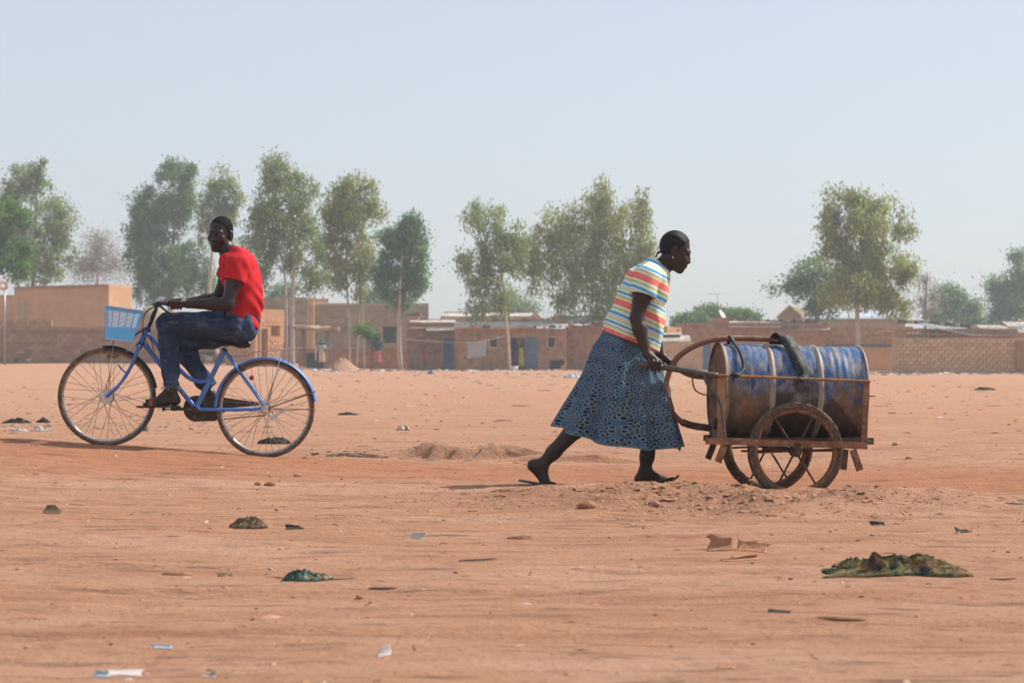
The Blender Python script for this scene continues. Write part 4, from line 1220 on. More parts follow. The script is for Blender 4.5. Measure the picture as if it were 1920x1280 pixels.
# rack
rk = MB()
for s in (-1, 0, 1): rk.tube(spline([B(432, 668, .02 * s), B(460, 667, .05 * s), B(482, 659.5, .06 * s), B(530, 655.5, .06 * s), B(567, 652, .05 * s)], 4), .0045, 6)
for px in (484, 508, 530, 552, 566): rk.tube([B(px, 659.3 - (px - 482) * .088, -.06), B(px, 659.3 - (px - 482) * .088, .06)], .004, 6)
rack = rk.build('rear_rack', MT['chrome'], bike)
for s in (-1, 1): MB().tube([B(530, 655, .06 * s), B(516, 706, .064 * s), RW + Vector((.01, .062 * s, .03))], .0038, 6).build('rack_stay', MT['chrome'], rack)
for px in (483, 548): MB().box(B(px, 663, -.055), (.008, .012, .03)).build('rack_tab', MT['chrome'], rack, smooth=False)
MB().lathe(B(472, 708, -.045), (.3, -1, 0), [(-.004, 0), (-.004, .017), (.004, .015), (.008, 0)], 14).build('reflector', MT['reflector'], bike)
MB().box(B(455, 689, -.05), (.05, .02, .014), Matrix.Rotation(math.radians(50), 3, 'Y')).build('ring_lock', MT['rusty'], bike, smooth=False)
# cranks, chain case, pedals, stand
ck = MB(); ck.bar(BBp + Vector((.01, -.07, 0)), B(320, 766.5, -.085), .014, .022); ck.tube([BBp + Vector((0, -.085, 0)), BBp + Vector((0, .075, 0))], .014, 10)
ck.bar(BBp + Vector((-.01, .07, 0)), B(414, 767, .085), .014, .022)
ck.lathe(BBp, (0, 1, 0), [(-.08, 0), (-.08, .02), (-.06, .022), (-.06, 0)], 16)
crank = ck.build('crank', MT['rusty'], bike, smooth=False)
for px, s in ((317, -1), (415, 1)):
    MB().box(B(px, 767, .125 * s), (.085, .075, .008)).box(B(px - 10, 767, .125 * s), (.012, .085, .02)).box(B(px + 10, 767, .125 * s), (.012, .085, .02)).build('pedal', MT['blackm'], crank, smooth=False)
MB().lathe(BBp + Vector((0, .04, 0)), (0, 1, 0), [(-.004, .05), (-.004, .088), (.004, .088), (.004, .05)], 30, True).build('chain_ring', MT['rusty'], crank, sharp=40)
cc = [(345, 757), (350, 747), (362, 742), (400, 742), (484, 754), (487, 760), (440, 764), (418, 774), (404, 789), (372, 790), (356, 786), (347, 774)]
v = [B(x, y, .052) for x, y in cc] + [B(x, y, .066) for x, y in cc]; k_ = len(cc)
mesh_obj('chain_case', v, [tuple(range(k_)), tuple(reversed(range(k_, 2 * k_)))] + [(i, i + k_, (i + 1) % k_ + k_, (i + 1) % k_) for i in range(k_)], MT['rusty'], bike, smooth=False)
MB().tube([B(404, 787, .045), B(500, 778, .045)], .004, 6).build('chain', MT['rusty'], bike)
MB().lathe(RW + Vector((0, -.062, 0)), (0, 1, 0), [(-.02, 0), (-.02, .02), (-.006, .026), (.0, .03), (.004, 0)], 16).build('brake_drum', MT['chrome'], bike, sharp=40)
MB().bar(RW + Vector((-.02, -.07, -.012)), B(484, 773, -.06), .006, .022).build('brake_arm', MT['chrome'], bike, smooth=False)
ks_ = MB(); ks_.bar(B(511, 783, -.07), B(536, 766, -.09), .012, .02); ks_.box(B(511, 783, -.07), (.035, .03, .03)); ks_.build('kickstand', MT['chrome'], bike, smooth=False)

# ------------------------------------------------------------------ rider
rider = thing('person', 'man in red t-shirt and blue jeans riding the bicycle, looking this way', 'person', B(440, 640) - Vector((0, 0, 0)))
jn = {'pel': B(450, 607), 'hipN': B(446, 610, -.085), 'hipF': B(446, 610, .085), 'kneN': B(312, 606, -.125), 'ankN': B(321, 731, -.12), 'kneF': B(337, 643, .12), 'ankF': B(393, 738, .115)}
lo, hi = B(255, 780, -.42), B(505, 395, .42)
vb = Vol((lo.x, BD - .40, lo.z), (B(510, 0).x, BD + .40, hi.z), .0055)
# trunk
vb.chain([(jn['pel'], .098), (B(457, 564), .094), (B(452, 525), .1), (B(444, 496), .098), (B(435, 482), .075)], .03, 1.35)
vb.cone(jn['hipN'], jn['hipF'], .092, .092, .04)
vb.cone(B(447, 494, -.15), B(440, 492, .17), .068, .062, .05)
vb.cone(B(432, 482), B(419, 456), .058, .052, .03)
hR = frame_rot((-.33, -.94, -.10), (.10, -.02, 1))
hp = head(vb, B(413, 438), hR, .98)
for s, sh, el, wr in ((-1, B(446, 497, -.19), B(427, 570, -.25), B(352, 570, -.262)), (1, B(437, 495, .19), B(408, 560, .3), B(346, 568, .275))):
    vb.chain([(sh, .06), (sh.lerp(el, .45), .05), (el, .041)], .025)
    vb.chain([(el, .041), (el.lerp(wr, .35), .042), (wr, .027)], .02)
    gc = B(331, 571.3, .279 * s)
    fist(vb, gc, (-1, s * -.1, .02), (.05, s * 1.0, .1), (.1, s * .05, 1), wr, .92)
for hip, kn, an, s in ((jn['hipN'], jn['kneN'], jn['ankN'], -1), (jn['hipF'], jn['kneF'], jn['ankF'], 1)):
    vb.chain([(hip, .085), (hip.lerp(kn, .5), .068), (kn, .05)], .03)
    vb.chain([(kn, .05), (kn.lerp(an, .3), .054), (an, .035)], .03)
# feet
an = jn['ankN']; hl, bl_, to = B(329, 750, -.12), B(290, 756, -.135), B(275, 757, -.14)
vb.cone(an, hl, .036, .032, .02); vb.cone(an + Vector((-.02, 0, -.02)), bl_, .034, .024, .025); vb.cone(hl, bl_, .03, .024, .02)
for k in range(5): vb.cone(bl_ + Vector((0, -.028 + .014 * k, 0)), to + Vector((-.012 + .006 * k, -.03 + .015 * k, -.002)), .012, .0105 - .0008 * k, .006)
an = jn['ankF']
vb.cone(an, B(402, 754, .115), .036, .03, .02); vb.cone(an, B(368, 762, .12), .032, .022, .02)
v, f = vb.mesh()
mesh_obj('body', v, f, MT['skin_a'], rider)
# hair: close-cropped cap
vh = Vol(np.array(hp(0, 0, 0)) - .16, np.array(hp(0, 0, 0)) + .16, .004)
vh.ell(hp(-.013, 0, .0295), (.0995 * .98, .0755 * .98, .0912 * .98), hR, .001)
vh.ruffle(lambda X, Y, Z: .0012 * np.sin(X * 700) * np.sin(Y * 650) * np.sin(Z * 720))
a_, n_ = Vector(hp(.058, 0, .064)), hR @ Vector((.86, 0, -.5)); vh.cut(a_, n_)
a_, n_ = Vector(hp(-.03, 0, -.005)), hR @ Vector((.35, 0, -.95)); vh.cut(a_, n_)
v, f = vh.mesh(); mesh_obj('hair', v, f, MT['hair'], rider)
MT['eye'] = M('eye_white', (.22, .18, .16, 1), .3, .1, 10, .5); MT['iris'] = M('dark_iris', (.008, .006, .005, 1), .2, .1, 10, .6)
for e in (-1, 1):
    eo = MB().ell(hp(.084, e * .031, .0), (.0125, .0125, .0065), 12, 8, hR).build('eye', MT['eye'], rider)
    MB().ell(hp(.0935, e * .031, .0), (.0045, .006, .0058), 10, 6, hR).build('iris', MT['iris'], eo)


def wr(k, d, a, s=0.0):
    """Directional cloth folds."""
    d = np.array(d, float); d /= np.linalg.norm(d)
    def g(X, Y, Z):
        u = X * d[0] + Y * d[1] + Z * d[2]
        return a * (np.sin(u * k + s + 2.3 * np.sin(X * 11 + s) + 1.9 * np.sin(Z * 9 + Y * 13 + s * 2)) * (.55 + .45 * np.sin(X * 17 - Z * 13 + Y * 9 + s)))
    return g


def sleeve(vol, sh, el, r0, r1, t, inner, ruf=()):
    """Open short sleeve from shoulder towards elbow, merged into the shirt volume."""
    w = Vol(vol.lo, vol.lo + vol.h, vol.h); w.n, w.ax = vol.n, vol.ax; w.d = np.full(vol.n, 1.0, np.float32)
    sh, el = Vector(sh), Vector(el)
    w.cone(sh, sh.lerp(el, t + .2), r0, r1, .01)
    for g in ruf: w.ruffle(g)
    w.cut(sh.lerp(el, t), el - sh)
    h = np.clip(.5 + .5 * (w.d - vol.d) / .02, 0, 1); vol.d = (w.d * (1 - h) + vol.d * h - .02 * h * (1 - h)).astype(np.float32)
    vol.cone(sh.lerp(el, t - .06), sh.lerp(el, t + .4), inner, inner, .004, 1.0, True)


# t-shirt
vs = Vol((B(395, 0).x, BD - .34, B(0, 640).z), (B(510, 0).x, BD + .34, B(0, 450).z), .006)
vs.chain([(B(449, 622), .116), (B(453, 604), .117), (B(459, 568), .118), (B(454, 529), .122), (B(446, 500), .119), (B(437, 486), .09)], .03, 1.34)
vs.cone(B(448, 494, -.15), B(440, 492, .17), .083, .077, .05)
RUF = [wr(60, (.5, .2, 1), .006), wr(24, (1, .4, -.4), .007, 1.7)]
for g_ in RUF: vs.ruffle(g_)
for sh, el in ((B(446, 497, -.19), B(427, 570, -.25)), (B(437, 495, .19), B(408, 560, .3))): sleeve(vs, sh, el, .078, .076, .42, .058, [wr(30, (1, .3, .5), .004, .4)])
# neckline and hem
vs.cone(B(434, 480), B(417, 450), .066, .07, .006, 1.0, True)
vs.cut(B(452, 606), (-.30, 0, -1))
v, f = vs.mesh()
MT['red'] = M('red_cotton', (.54, .018, .026, 1), .85, .12, 10, .15, bump=.15, bscale=220)
shirt = mesh_obj('t_shirt', v, f, MT['red'], rider)
MT['print'] = M('worn_white_print', (.72, .55, .55, 1), .85, .1, 20, .15)
# faded white print on the chest: short strokes on the front of the shirt
vv = np.asarray(v)
for k, (py, dy, w_, h_) in enumerate(((518, -.10, .02, .008), (523, -.085, .034, .008), (527, -.11, .016, .012), (531, -.08, .04, .007), (535, -.105, .02, .012), (540, -.085, .03, .008), (546, -.10, .024, .009), (552, -.09, .012, .012))):
    z = B(0, py).z; s = vv[(abs(vv[:, 2] - z) < .006) & (abs(vv[:, 1] - BD - dy) < .01)]
    if len(s):
        q = s[np.argmin(s[:, 0])]
        MB().box((q[0] - .001, BD + dy, z), (.004, w_, h_), Matrix.Rotation(.25 * math.sin(k * 2.1), 3, 'X')).build('print', MT['print'], shirt, smooth=False)
# jeans
vj = Vol((B(292, 0).x, BD - .29, B(0, 757).z), (B(490, 0).x, BD + .29, B(0, 572).z), .006)
vj.chain([(B(455, 598), .112), (B(450, 610), .120)], .03, 1.42)
legs = ((B(445, 610, -.088), jn['kneN'], B(321, 724, -.122)), (B(445, 612, .088), jn['kneF'], B(391, 728, .115)))
for hip, kn, an in legs:
    vj.chain([(hip, .109), (hip.lerp(kn, .45), .087), (kn, .066)], .035)
    vj.chain([(kn, .066), (kn.lerp(an, .35), .066), (kn.lerp(an, .8), .057), (an + (an - kn) * .06, .058)], .03)
vj.ruffle(wr(46, (1, .2, .7), .0075, .6)); vj.ruffle(wr(90, (.3, .6, 1), .004, 2.2)); vj.ruffle(wr(22, (.9, -.5, -.8), .0075, 4.0))
for hip, kn, an in legs:
    vj.cut(an, (an - kn), an - Vector((.1, .09, .1)), an + Vector((.1, .09, .06)))
    vj.cone(an.lerp(kn, .05), an + (an - kn) * .2, .046, .05, .004, 1.0, True)
vj.cut(B(455, 590), (-.25, 0, 1), B(418, 640, -.3), B(495, 560, .3))
v, f = vj.mesh()


def denim():
    t = NT('worn_denim')
    c = t.ramp(t.noise(7, 5, .6), [(.3, (.015, .025, .052, 1)), (.55, (.034, .057, .11, 1)), (.75, (.09, .14, .22, 1))])
    w = t.ramp(t.noise(1.0, 5, .6, t.map((6, 20, 24), (0, .5, 0))), [(.58, 0), (.72, .5)])
    c = t.mix(w, c, (.15, .22, .34, 1))
    return t.fin(c, .9, .15, 0, t.noise(260, 3), .25, .003)


MT['denim'] = denim()
jeans = mesh_obj('jeans', v, f, MT['denim'], rider)
MT['fray'] = M('pale_denim_fray', (.30, .38, .48, 1), .9, .2, 20, .1)
a0 = B(321, 723.5, -.122)
for k in range(26):
    a = 2 * math.pi * k / 26; p0 = a0 + Vector((math.cos(a) * .056, math.sin(a) * .056, 0))
    MB().tube([p0, p0 + Vector((math.cos(a) * .006 + random.uniform(-.008, .008), math.sin(a) * .004, -random.uniform(.008, .026)))], .0018, 4).build('frayed_thread', MT['fray'], jeans)
# sandals
MT['sole'] = M('dark_green_black_sole', (.035, .04, .036, 1), .75, .3, 10, .2, dirt=(.2, .13, .09, 1), dk=.3)
MT['strap_g'] = M('green_strap', (.015, .05, .022, 1), .6, .2, 10, .3); MT['strap_r'] = M('red_strap', (.42, .04, .02, 1), .6, .2, 10, .3)


def sole(name, ctr, heel, toe, w, th, mat, parent, rise=0.0, lift=0.0, n=20):
    """Foot-shaped slab from heel to toe (world points at ground level); lift bends the toe up."""
    heel, toe = Vector(heel), Vector(toe); d = toe - heel; L = d.length; d.normalize(); side = Vector((0, 1, 0)); up = side.cross(d) if d.x < 0 else d.cross(side)
    if up.z < 0: up = -up
    v, f = [], []
    for i in range(n + 1):
        t = i / n; hw = w * (math.sqrt(max(0, 1 - ((t - .16) / .16) ** 2)) * .78 if t < .16 else (.78 - .14 * math.sin((t - .16) / .34 * math.pi) if t < .5 else (.78 + .22 * math.sin((t - .5) / .3 * math.pi / 2) if t < .8 else math.sqrt(max(0.0, 1 - ((t - .8) / .2) ** 2)))))
        hw = max(hw, .002)
        c = heel + d * L * t + up * (lift * max(0, (t - .55) / .45) ** 2)
        for s in (-1, 1):
            for k in (0, 1): v.append(c + side * s * hw + up * th * k)
    for i in range(n):
        a, b = i * 4, i * 4 + 4
        f += [(a, a + 2, b + 2, b), (a + 1, b + 1, b + 3, a + 3), (a, b, b + 1, a + 1), (a + 2, a + 3, b + 3, b + 2)]
    f += [(0, 1, 3, 2), (n * 4, n * 4 + 2, n * 4 + 3, n * 4 + 1)]
    return mesh_obj(name, v, f, mat, parent, smooth=False)


so = sole('sandal', None, B(339, 764, -.128), B(256, 764.5, -.138), .05, .014, MT['sole'], rider)
for k, (px, mat_) in enumerate(((279, 'strap_g'), (285.5, 'strap_r'), (292, 'strap_g'))):
    pts = [B(px - 3, 761, -.138 + .052 * math.cos(t) * -1) + Vector((0, 0, (.049 - .004 * abs(k - 1)) * math.sin(t))) for t in np.linspace(0, math.pi, 13)]
    mb = MB()
    for i in range(12): mb.bar(pts[i], pts[i + 1] + (pts[i + 1] - pts[i]) * .15, .0235, .004, up=(pts[i] + pts[i + 1]) / 2 - B(px - 3, 764, -.138))
    mb.build('strap', MT[mat_], so, smooth=False)
vf = Vol(B(355, 778, .05), B(412, 738, .19), .005)
vf.cone(B(404, 757, .115), B(380, 762, .118), .042, .038, .02); vf.cone(B(384, 762, .118), B(366, 765, .122), .038, .026, .02); vf.cut(B(385, 770, .12), (0, 0, -1))
v, f = vf.mesh(); mesh_obj('shoe', v, f, MT['sole'], rider)

# ------------------------------------------------------------------ woman pushing the cart
WD = FPX / 318.0


def Q(px, py, dy=0.0): return P(px, py, WD + dy)


woman = thing('person', 'woman in striped shirt and patterned blue wrapper skirt pushing the drum cart', 'person', Q(1130, 912))
woman.location.z = gz(woman.location.x, WD); ORG[woman.name] = woman.location.copy()
HIPN, HIPF = Q(1165, 660, -.07), Q(1170, 660, .07)
KNN, ANN = Q(1108, 772, -.07), Q(1015, 872, -.06)
KNF, ANF = Q(1226, 768, .08), Q(1209, 884, .085)
lo, hi = Q(965, 930), Q(1310, 425)
vb = Vol((lo.x, WD - .36, lo.z), (hi.x, WD + .36, hi.z), .0055)
vb.chain([(Q(1163, 652), .118), (Q(1175, 612), .105), (Q(1200, 562), .11), (Q(1216, 528), .105), (Q(1230, 511), .07)], .03, 1.25)
vb.cone(HIPN, HIPF, .1, .1, .04)
vb.ell(Q(1222, 548, -.07), (.07, .06, .07), None, .03); vb.ell(Q(1224, 548, .07), (.07, .06, .07), None, .03)
vb.cone(Q(1218, 517, -.13), Q(1230, 514, .14), .056, .054, .05)
vb.cone(Q(1234, 512), Q(1256, 483), .05, .05, .03)
wR = frame_rot((.95, -.02, -.30), (.30, 0, .95))
wp = head(vb, Q(1266.5, 470.5), wR, .97, .92, True)
WRN = Q(1213, 664, -.262)
GRN = Q(1226, 685.5, -.268)
for s, sh, el, wr_ in ((-1, Q(1213, 520, -.175), Q(1194, 596, -.225), WRN), (1, Q(1232, 518, .175), Q(1226, 598, .24), Q(1236, 664, .26))):
    vb.chain([(sh, .054), (sh.lerp(el, .5), .047), (el, .039)], .025)
    vb.chain([(el, .039), (el.lerp(wr_, .3), .041), (wr_, .025)], .02)
    gc = GRN if s < 0 else Q(1246, 682, .27)
    fist(vb, gc, (1, 0, -.16), (.05, s * 1.0, .25), (.12, 0, 1), wr_, .95)
for hip, kn, an in ((HIPN, KNN, ANN), (HIPF, KNF, ANF)):
    vb.chain([(hip, .095), (hip.lerp(kn, .5), .078), (kn, .054)], .03)
    vb.chain([(kn, .054), (kn.lerp(an, .3), .055), (kn.lerp(an, .75), .040), (an, .033)], .03)
# rear foot: heel lifted, weight on the toes
hl, bl_, to = Q(1000, 872, -.06), Q(1022, 902, -.065), Q(1037, 906.5, -.068)
vb.cone(ANN, hl, .036, .033, .02); vb.cone(ANN, bl_, .035, .026, .025); vb.cone(hl, bl_, .032, .025, .02)
for k in range(5): vb.cone(bl_ + Vector((0, -.03 + .015 * k, 0)), to + Vector((.01 - .005 * k, -.032 + .016 * k, 0)), .013, .0105, .006)
# front foot: heel striking, toes up
hl, bl_, to = Q(1200, 899, .085), Q(1246, 901, .08), Q(1265, 896, .078)
vb.cone(ANF, hl, .036, .032, .02); vb.cone(ANF + Vector((.01, 0, -.01)), bl_, .034, .022, .03); vb.cone(hl, bl_, .03, .024, .025)
for k in range(5): vb.cone(bl_ + Vector((0, -.03 + .015 * k, 0)), to + Vector((.006 - .006 * (4 - k), -.032 + .016 * k, 0)), .012, .010, .005)
v, f = vb.mesh()
mesh_obj('body', v, f, MT['skin_b'], woman)
# braided hair drawn back in rows
c0 = Vector(wp(-.014, 0, .03)); vh = Vol(np.array(c0) - .15, np.array(c0) + .15, .0032)
vh.ell(tuple(c0), (.101 * .9, .077 * .97, .0935 * .97), wR, .001)
vh.cut(wp(.052, 0, .06), wR @ Vector((.80, 0, -.60))); vh.cut(wp(-.03, 0, -.04), wR @ Vector((.5, 0, -.9)))
ia = np.array(wR)


def rows(X, Y, Z):
    x, y, z = X - c0.x, Y - c0.y, Z - c0.z
    l = ia[0, 1] * x + ia[1, 1] * y + ia[2, 1] * z; u = ia[0, 2] * x + ia[1, 2] * y + ia[2, 2] * z; f_ = ia[0, 0] * x + ia[1, 0] * y + ia[2, 0] * z
    return -.0035 * np.abs(np.sin(np.arctan2(l, u + .35 * f_ + .05) * 9)) + .0015


vh.ruffle(rows)
v, f = vh.mesh(); hair = mesh_obj('hair', v, f, MT['braid'], woman)
MB().tube(spline([Vector(wp(-.085, -.02, -.03)), Vector(wp(-.108, -.022, -.045)), Vector(wp(-.112, -.02, -.075))], 4), [.007] * 5 + [.005] * 4, 6).build('braid_end', MT['braid'], hair)
MT['gold'] = M('gold_earring', (.75, .55, .3, 1), .3, .1, 20, .5, .9)
MB().ell(wp(-.006, -.078, -.044), (.006, .005, .008), 8, 6).build('earring', MT['gold'], woman)
for e in (-1, 1): MB().ell(wp(.0785, e * .031, -.002), (.0115, .012, .004), 10, 6, wR).build('eye', MT['eye'], woman)

# striped shirt
vs = Vol((Q(1100, 0).x, WD - .31, Q(0, 700).z), (Q(1272, 0).x, WD + .31, Q(0, 482).z), .0055)
vs.chain([(Q(1158, 690), .160), (Q(1167, 650), .152), (Q(1180, 612), .138), (Q(1203, 562), .136), (Q(1216, 530), .125), (Q(1228, 514), .086)], .03, 1.3)
vs.ell(Q(1226, 550, -.07), (.085, .075, .085), None, .04); vs.ell(Q(1228, 550, .07), (.085, .075, .085), None, .04)
vs.cone(Q(1190, 690, 0), Q(1216, 600, 0), .12, .1, .05, 1.3)
vs.cone(Q(1219, 516, -.13), Q(1230, 514, .14), .068, .066, .05)
for g_ in (wr(38, (.8, .3, -.5), .006, .8), wr(75, (1, .3, .3), .003, 2.9), wr(20, (1, .5, .2), .008, 4.4)): vs.ruffle(g_)
sleeve(vs, Q(1213, 520, -.172), Q(1194, 596, -.225), .076, .082, .46, .060, [wr(30, (1, .3, .5), .004, .9)])
sleeve(vs, Q(1232, 518, .172), Q(1226, 598, .24), .076, .08, .46, .062)
vs.cone(Q(1236, 509), Q(1258, 478), .061, .07, .006, 1.0, True)
vs.cut(Q(1121, 617), (-.36, 0, -.93))
v, f = vs.mesh()
n_ = np.array((.40, 0, .917)); o_ = np.array(Q(1119, 619))
st_ = ((v - o_) @ n_) / .182
t = NT('striped_cotton')
W_, L_, Bu, Co, Nv, Cr = lin(236, 240, 238), lin(192, 212, 150), lin(84, 164, 204), lin(230, 118, 112), lin(112, 122, 142), lin(238, 228, 200)
fr_ = t.math('FRACT', t.math('ADD', t.attr('stripe'), 10.0))
c = t.ramp(fr_, [(0, Co), (.10, lin(232, 128, 116)), (.13, Co), (.20, Cr), (.24, L_), (.315, Nv), (.335, W_), (.385, Bu), (.47, W_), (.51, L_), (.585, Cr), (.62, Nv), (.64, W_), (.68, Bu), (.79, W_), (.83, L_), (.89, Nv), (.905, L_), (.95, Cr)], 'CONSTANT')
c = t.mix(t.ramp(t.noise(30, 4), [(.4, 0), (.8, .18)]), c, (.7, .62, .5, 1))
MT['stripe'] = t.fin(c, .88, .15, 0, t.noise(240, 3), .2, .002)
mesh_obj('striped_shirt', v, f, MT['stripe'], woman, attrs={'stripe': st_})

# wrapper skirt: lofted cloth with folds
tt = [0, .2, .45, .72, 1.0]
bk_ = [(1133, 618), (1113, 650), (1096, 703), (1072, 751), (1045.5, 799)]
ft_ = [(1208, 648), (1236, 690), (1250, 728), (1262, 775), (1277, 834)]
hw = [.16, .205, .232, .245, .255]
nt, na = 90, 220; v = []; U = []; Vv = []
for i in range(nt + 1):
    t_ = i / nt; ip = lambda arr: float(np.interp(t_, tt, arr))
    b_, f_ = Q(ip([p[0] for p in bk_]), ip([p[1] for p in bk_])), Q(ip([p[0] for p in ft_]), ip([p[1] for p in ft_]))
    c_ = (b_ + f_) / 2; h_ = (f_ - b_) / 2; w_ = ip(hw)
    for k in range(na):
        a = 2 * math.pi * k / na; ca, sa = math.cos(a), math.sin(a)
        e = .82; cx = math.copysign(abs(ca) ** e, ca); sx = math.copysign(abs(sa) ** e, sa)
        amp = .004 + .024 * t_ ** 1.2
        fold = amp * (math.sin(a * 7 + 1.2 + 2.2 * t_) + .7 * math.sin(a * 12 - 1.5 * t_ + .4) + .4 * math.sin(a * 19 + 3 * t_))
        # tension folds from the forward knee
        fold += .008 * math.sin(22 * (t_ * 1.1 + .16 * ca) + 1.5 * sa) * (1 - t_) * (.6 + .4 * ca)
        p = c_ + h_ * cx + Vector((0, -sx * w_, 0))
        out = (h_.normalized() * ca + Vector((0, -sa, 0)))
        p = p + out * fold + Vector((0, 0, -.060 * t_ ** 2 * sa * sa + .006 * t_ * math.sin(a * 9 + 1)))
        v.append(p); U.append(a / (2 * math.pi) * 1.45); Vv.append(t_ * .62)
f = [(i * na + k, i * na + (k + 1) % na, (i + 1) * na + (k + 1) % na, (i + 1) * na + k) for i in range(nt) for k in range(na)]
f.append(tuple(range(na))[::-1])
t = NT('flower_print_wrapper')
u_, v_ = t.math('MULTIPLY_ADD', t.noise(7, 2), .035, t.attr('pu')), t.math('MULTIPLY_ADD', t.noise(6, 2, co=t.map(loc=(4, 2, 7))), .03, t.math('SUBTRACT', t.attr('pv'), .015))
co = t.comb(u_, v_)
pw, ph = 1.45 / 13, .096
row = t.math('DIVIDE', v_, ph); ri = t.math('FLOOR', row)
uu = t.math('ADD', t.math('DIVIDE', u_, pw), t.math('MULTIPLY', t.math('MODULO', ri, 2.0), .5))
lx = t.math('MULTIPLY', t.math('SUBTRACT', t.math('FRACT', uu), .5), pw)
ly = t.math('MULTIPLY', t.math('SUBTRACT', t.math('FRACT', row), .5), ph)
rr_ = t.math('SQRT', t.math('ADD', t.math('MULTIPLY', lx, lx), t.math('MULTIPLY', ly, ly)))
ang = t.math('ARCTAN2', ly, lx)
# two rings of drop-shaped dots
def dots(r0, n, size, ph_=0.0):
    s_ = t.math('ADD', t.math('DIVIDE', ang, 2 * math.pi / n), ph_)
    da = t.math('MULTIPLY', t.math('SUBTRACT', t.math('FRACT', t.math('ADD', s_, 10.0)), .5), 2 * math.pi / n)
    dx = t.math('MULTIPLY', da, r0); dr = t.math('MULTIPLY', t.math('SUBTRACT', rr_, r0), .72)
    return t.math('DIVIDE', t.math('SQRT', t.math('ADD', t.math('MULTIPLY', dx, dx), t.math('MULTIPLY', dr, dr))), size)
d1, d2, d3 = dots(.040, 12, .0066), dots(.0245, 8, .0057, .5), dots(.0098, 4, .0046)
dm = t.math('MINIMUM', t.math('MINIMUM', d1, d2), d3)
base = t.ramp(t.noise(26, 4), [(.35, (.040, .085, .145, 1)), (.65, (.075, .145, .22, 1))])
base = t.mix(t.ramp(t.voro(150, co), [(.12, .5), (.2, 0)]), base, (.30, .40, .48, 1))
# dark zigzag vines between the rows
zz = t.math('PINGPONG', t.math('ADD', t.math('DIVIDE', u_, pw), t.math('MULTIPLY', t.math('MODULO', t.math('FLOOR', t.math('ADD', row, .5)), 2.0), .5)), .5)
vy = t.math('MULTIPLY', t.math('SUBTRACT', t.math('FRACT', t.math('ADD', row, .5)), .5), ph)
vd = t.math('ABSOLUTE', t.math('SUBTRACT', vy, t.math('MULTIPLY', t.math('SUBTRACT', zz, .25), .10)))
vine = t.math('MULTIPLY', t.ramp(vd, [(.013, 1), (.018, 0)]), t.ramp(t.voro(70, co), [(.42, 1), (.52, 0)]))
c = t.mix(vine, base, (.008, .010, .018, 1))
c = t.mix(t.math('LESS_THAN', dm, 1.18), c, (.23, .32, .39, 1))
c = t.mix(t.math('LESS_THAN', dm, .88), c, (.008, .011, .02, 1))
c = t.mix(t.math('GREATER_THAN', t.attr('pv'), .613), c, (.09, .22, .28, 1))
MT['skirt'] = t.fin(c, .85, .2, 0, t.noise(200, 3), .15, .002)
sk = mesh_obj('wrapper_skirt', v, f, MT['skirt'], woman, attrs={'pu': U, 'pv': Vv})
md = sk.modifiers.new('thickness', 'SOLIDIFY'); md.thickness = .004; md.offset = 1
# loose corner of the wrapper at the front hem
fl = [Q(1226, 828, -.05), Q(1277, 826, -.08), Q(1279, 834, -.085), Q(1275, 846.5, -.09), Q(1268, 838, -.088), Q(1250, 833, -.075)]
vv_ = fl + [p + Vector((0, .006, 0)) for p in fl]; n6 = 6
mesh_obj('wrapper_corner', vv_, [tuple(range(6))[::-1], tuple(range(6, 12))] + [(i, (i + 1) % 6, (i + 1) % 6 + 6, i + 6) for i in range(6)], MT['skirt'], sk, smooth=False, attrs={'pu': [.3 + .01 * i for i in range(12)], 'pv': [.58 + .004 * i for i in range(12)]})
# flip-flops
MT['flip'] = M('worn_rubber_flip_flop', (.085, .07, .058, 1), .8, .25, 12, .2, dirt=(.22, .13, .085, 1), dk=.5)
MT['thong'] = M('brown_rubber_strap', (.10, .035, .03, 1), .6, .2, 10, .3)
s1 = sole('flip_flop', None, Q(972, 902, -.06), Q(1044, 914, -.066), .047, .013, MT['flip'], woman)
s2 = sole('flip_flop', None, Q(1190, 908.5, .085), Q(1274, 907, .078), .047, .013, MT['flip'], woman, lift=.045)
for so_, a_, b_, c_ in ((s1, Q(1018, 908, -.105), Q(1030, 905, -.066), Q(1018, 908, -.022)), (s2, Q(1234, 904, .035), Q(1254, 899.5, .08), Q(1234, 904, .128))):
    up = Vector((0, 0, .012))
    MB().tube(spline([a_, a_.lerp(b_, .55) + up, b_ + up * .2, b_.lerp(c_, .45) + up, c_], 5), .005, 6).build('thong', MT['thong'], so_)

# ------------------------------------------------------------------ two-wheeled cart
YAW = math.radians(6.5)
CC = Q(1484, 735)                                   # cart's middle, at drum-axis height
RC = Matrix.Rotation(YAW, 3, 'Z')


def K(x, y, z): return CC + RC @ Vector((x, y, z))     # cart space: x to the right, y away, z up


def KP(px, py, y=0.0):
    """Cart-space point seen at a photo pixel, at cart depth y (solved on the cart's own plane)."""
    r = P(px, py, 1.0) - Vector((0, 0, CAMH)); n = RC @ Vector((0, 1, 0)); o = Vector((0, 0, CAMH))
    return o + r * ((CC + n * y - o).dot(n) / r.dot(n))


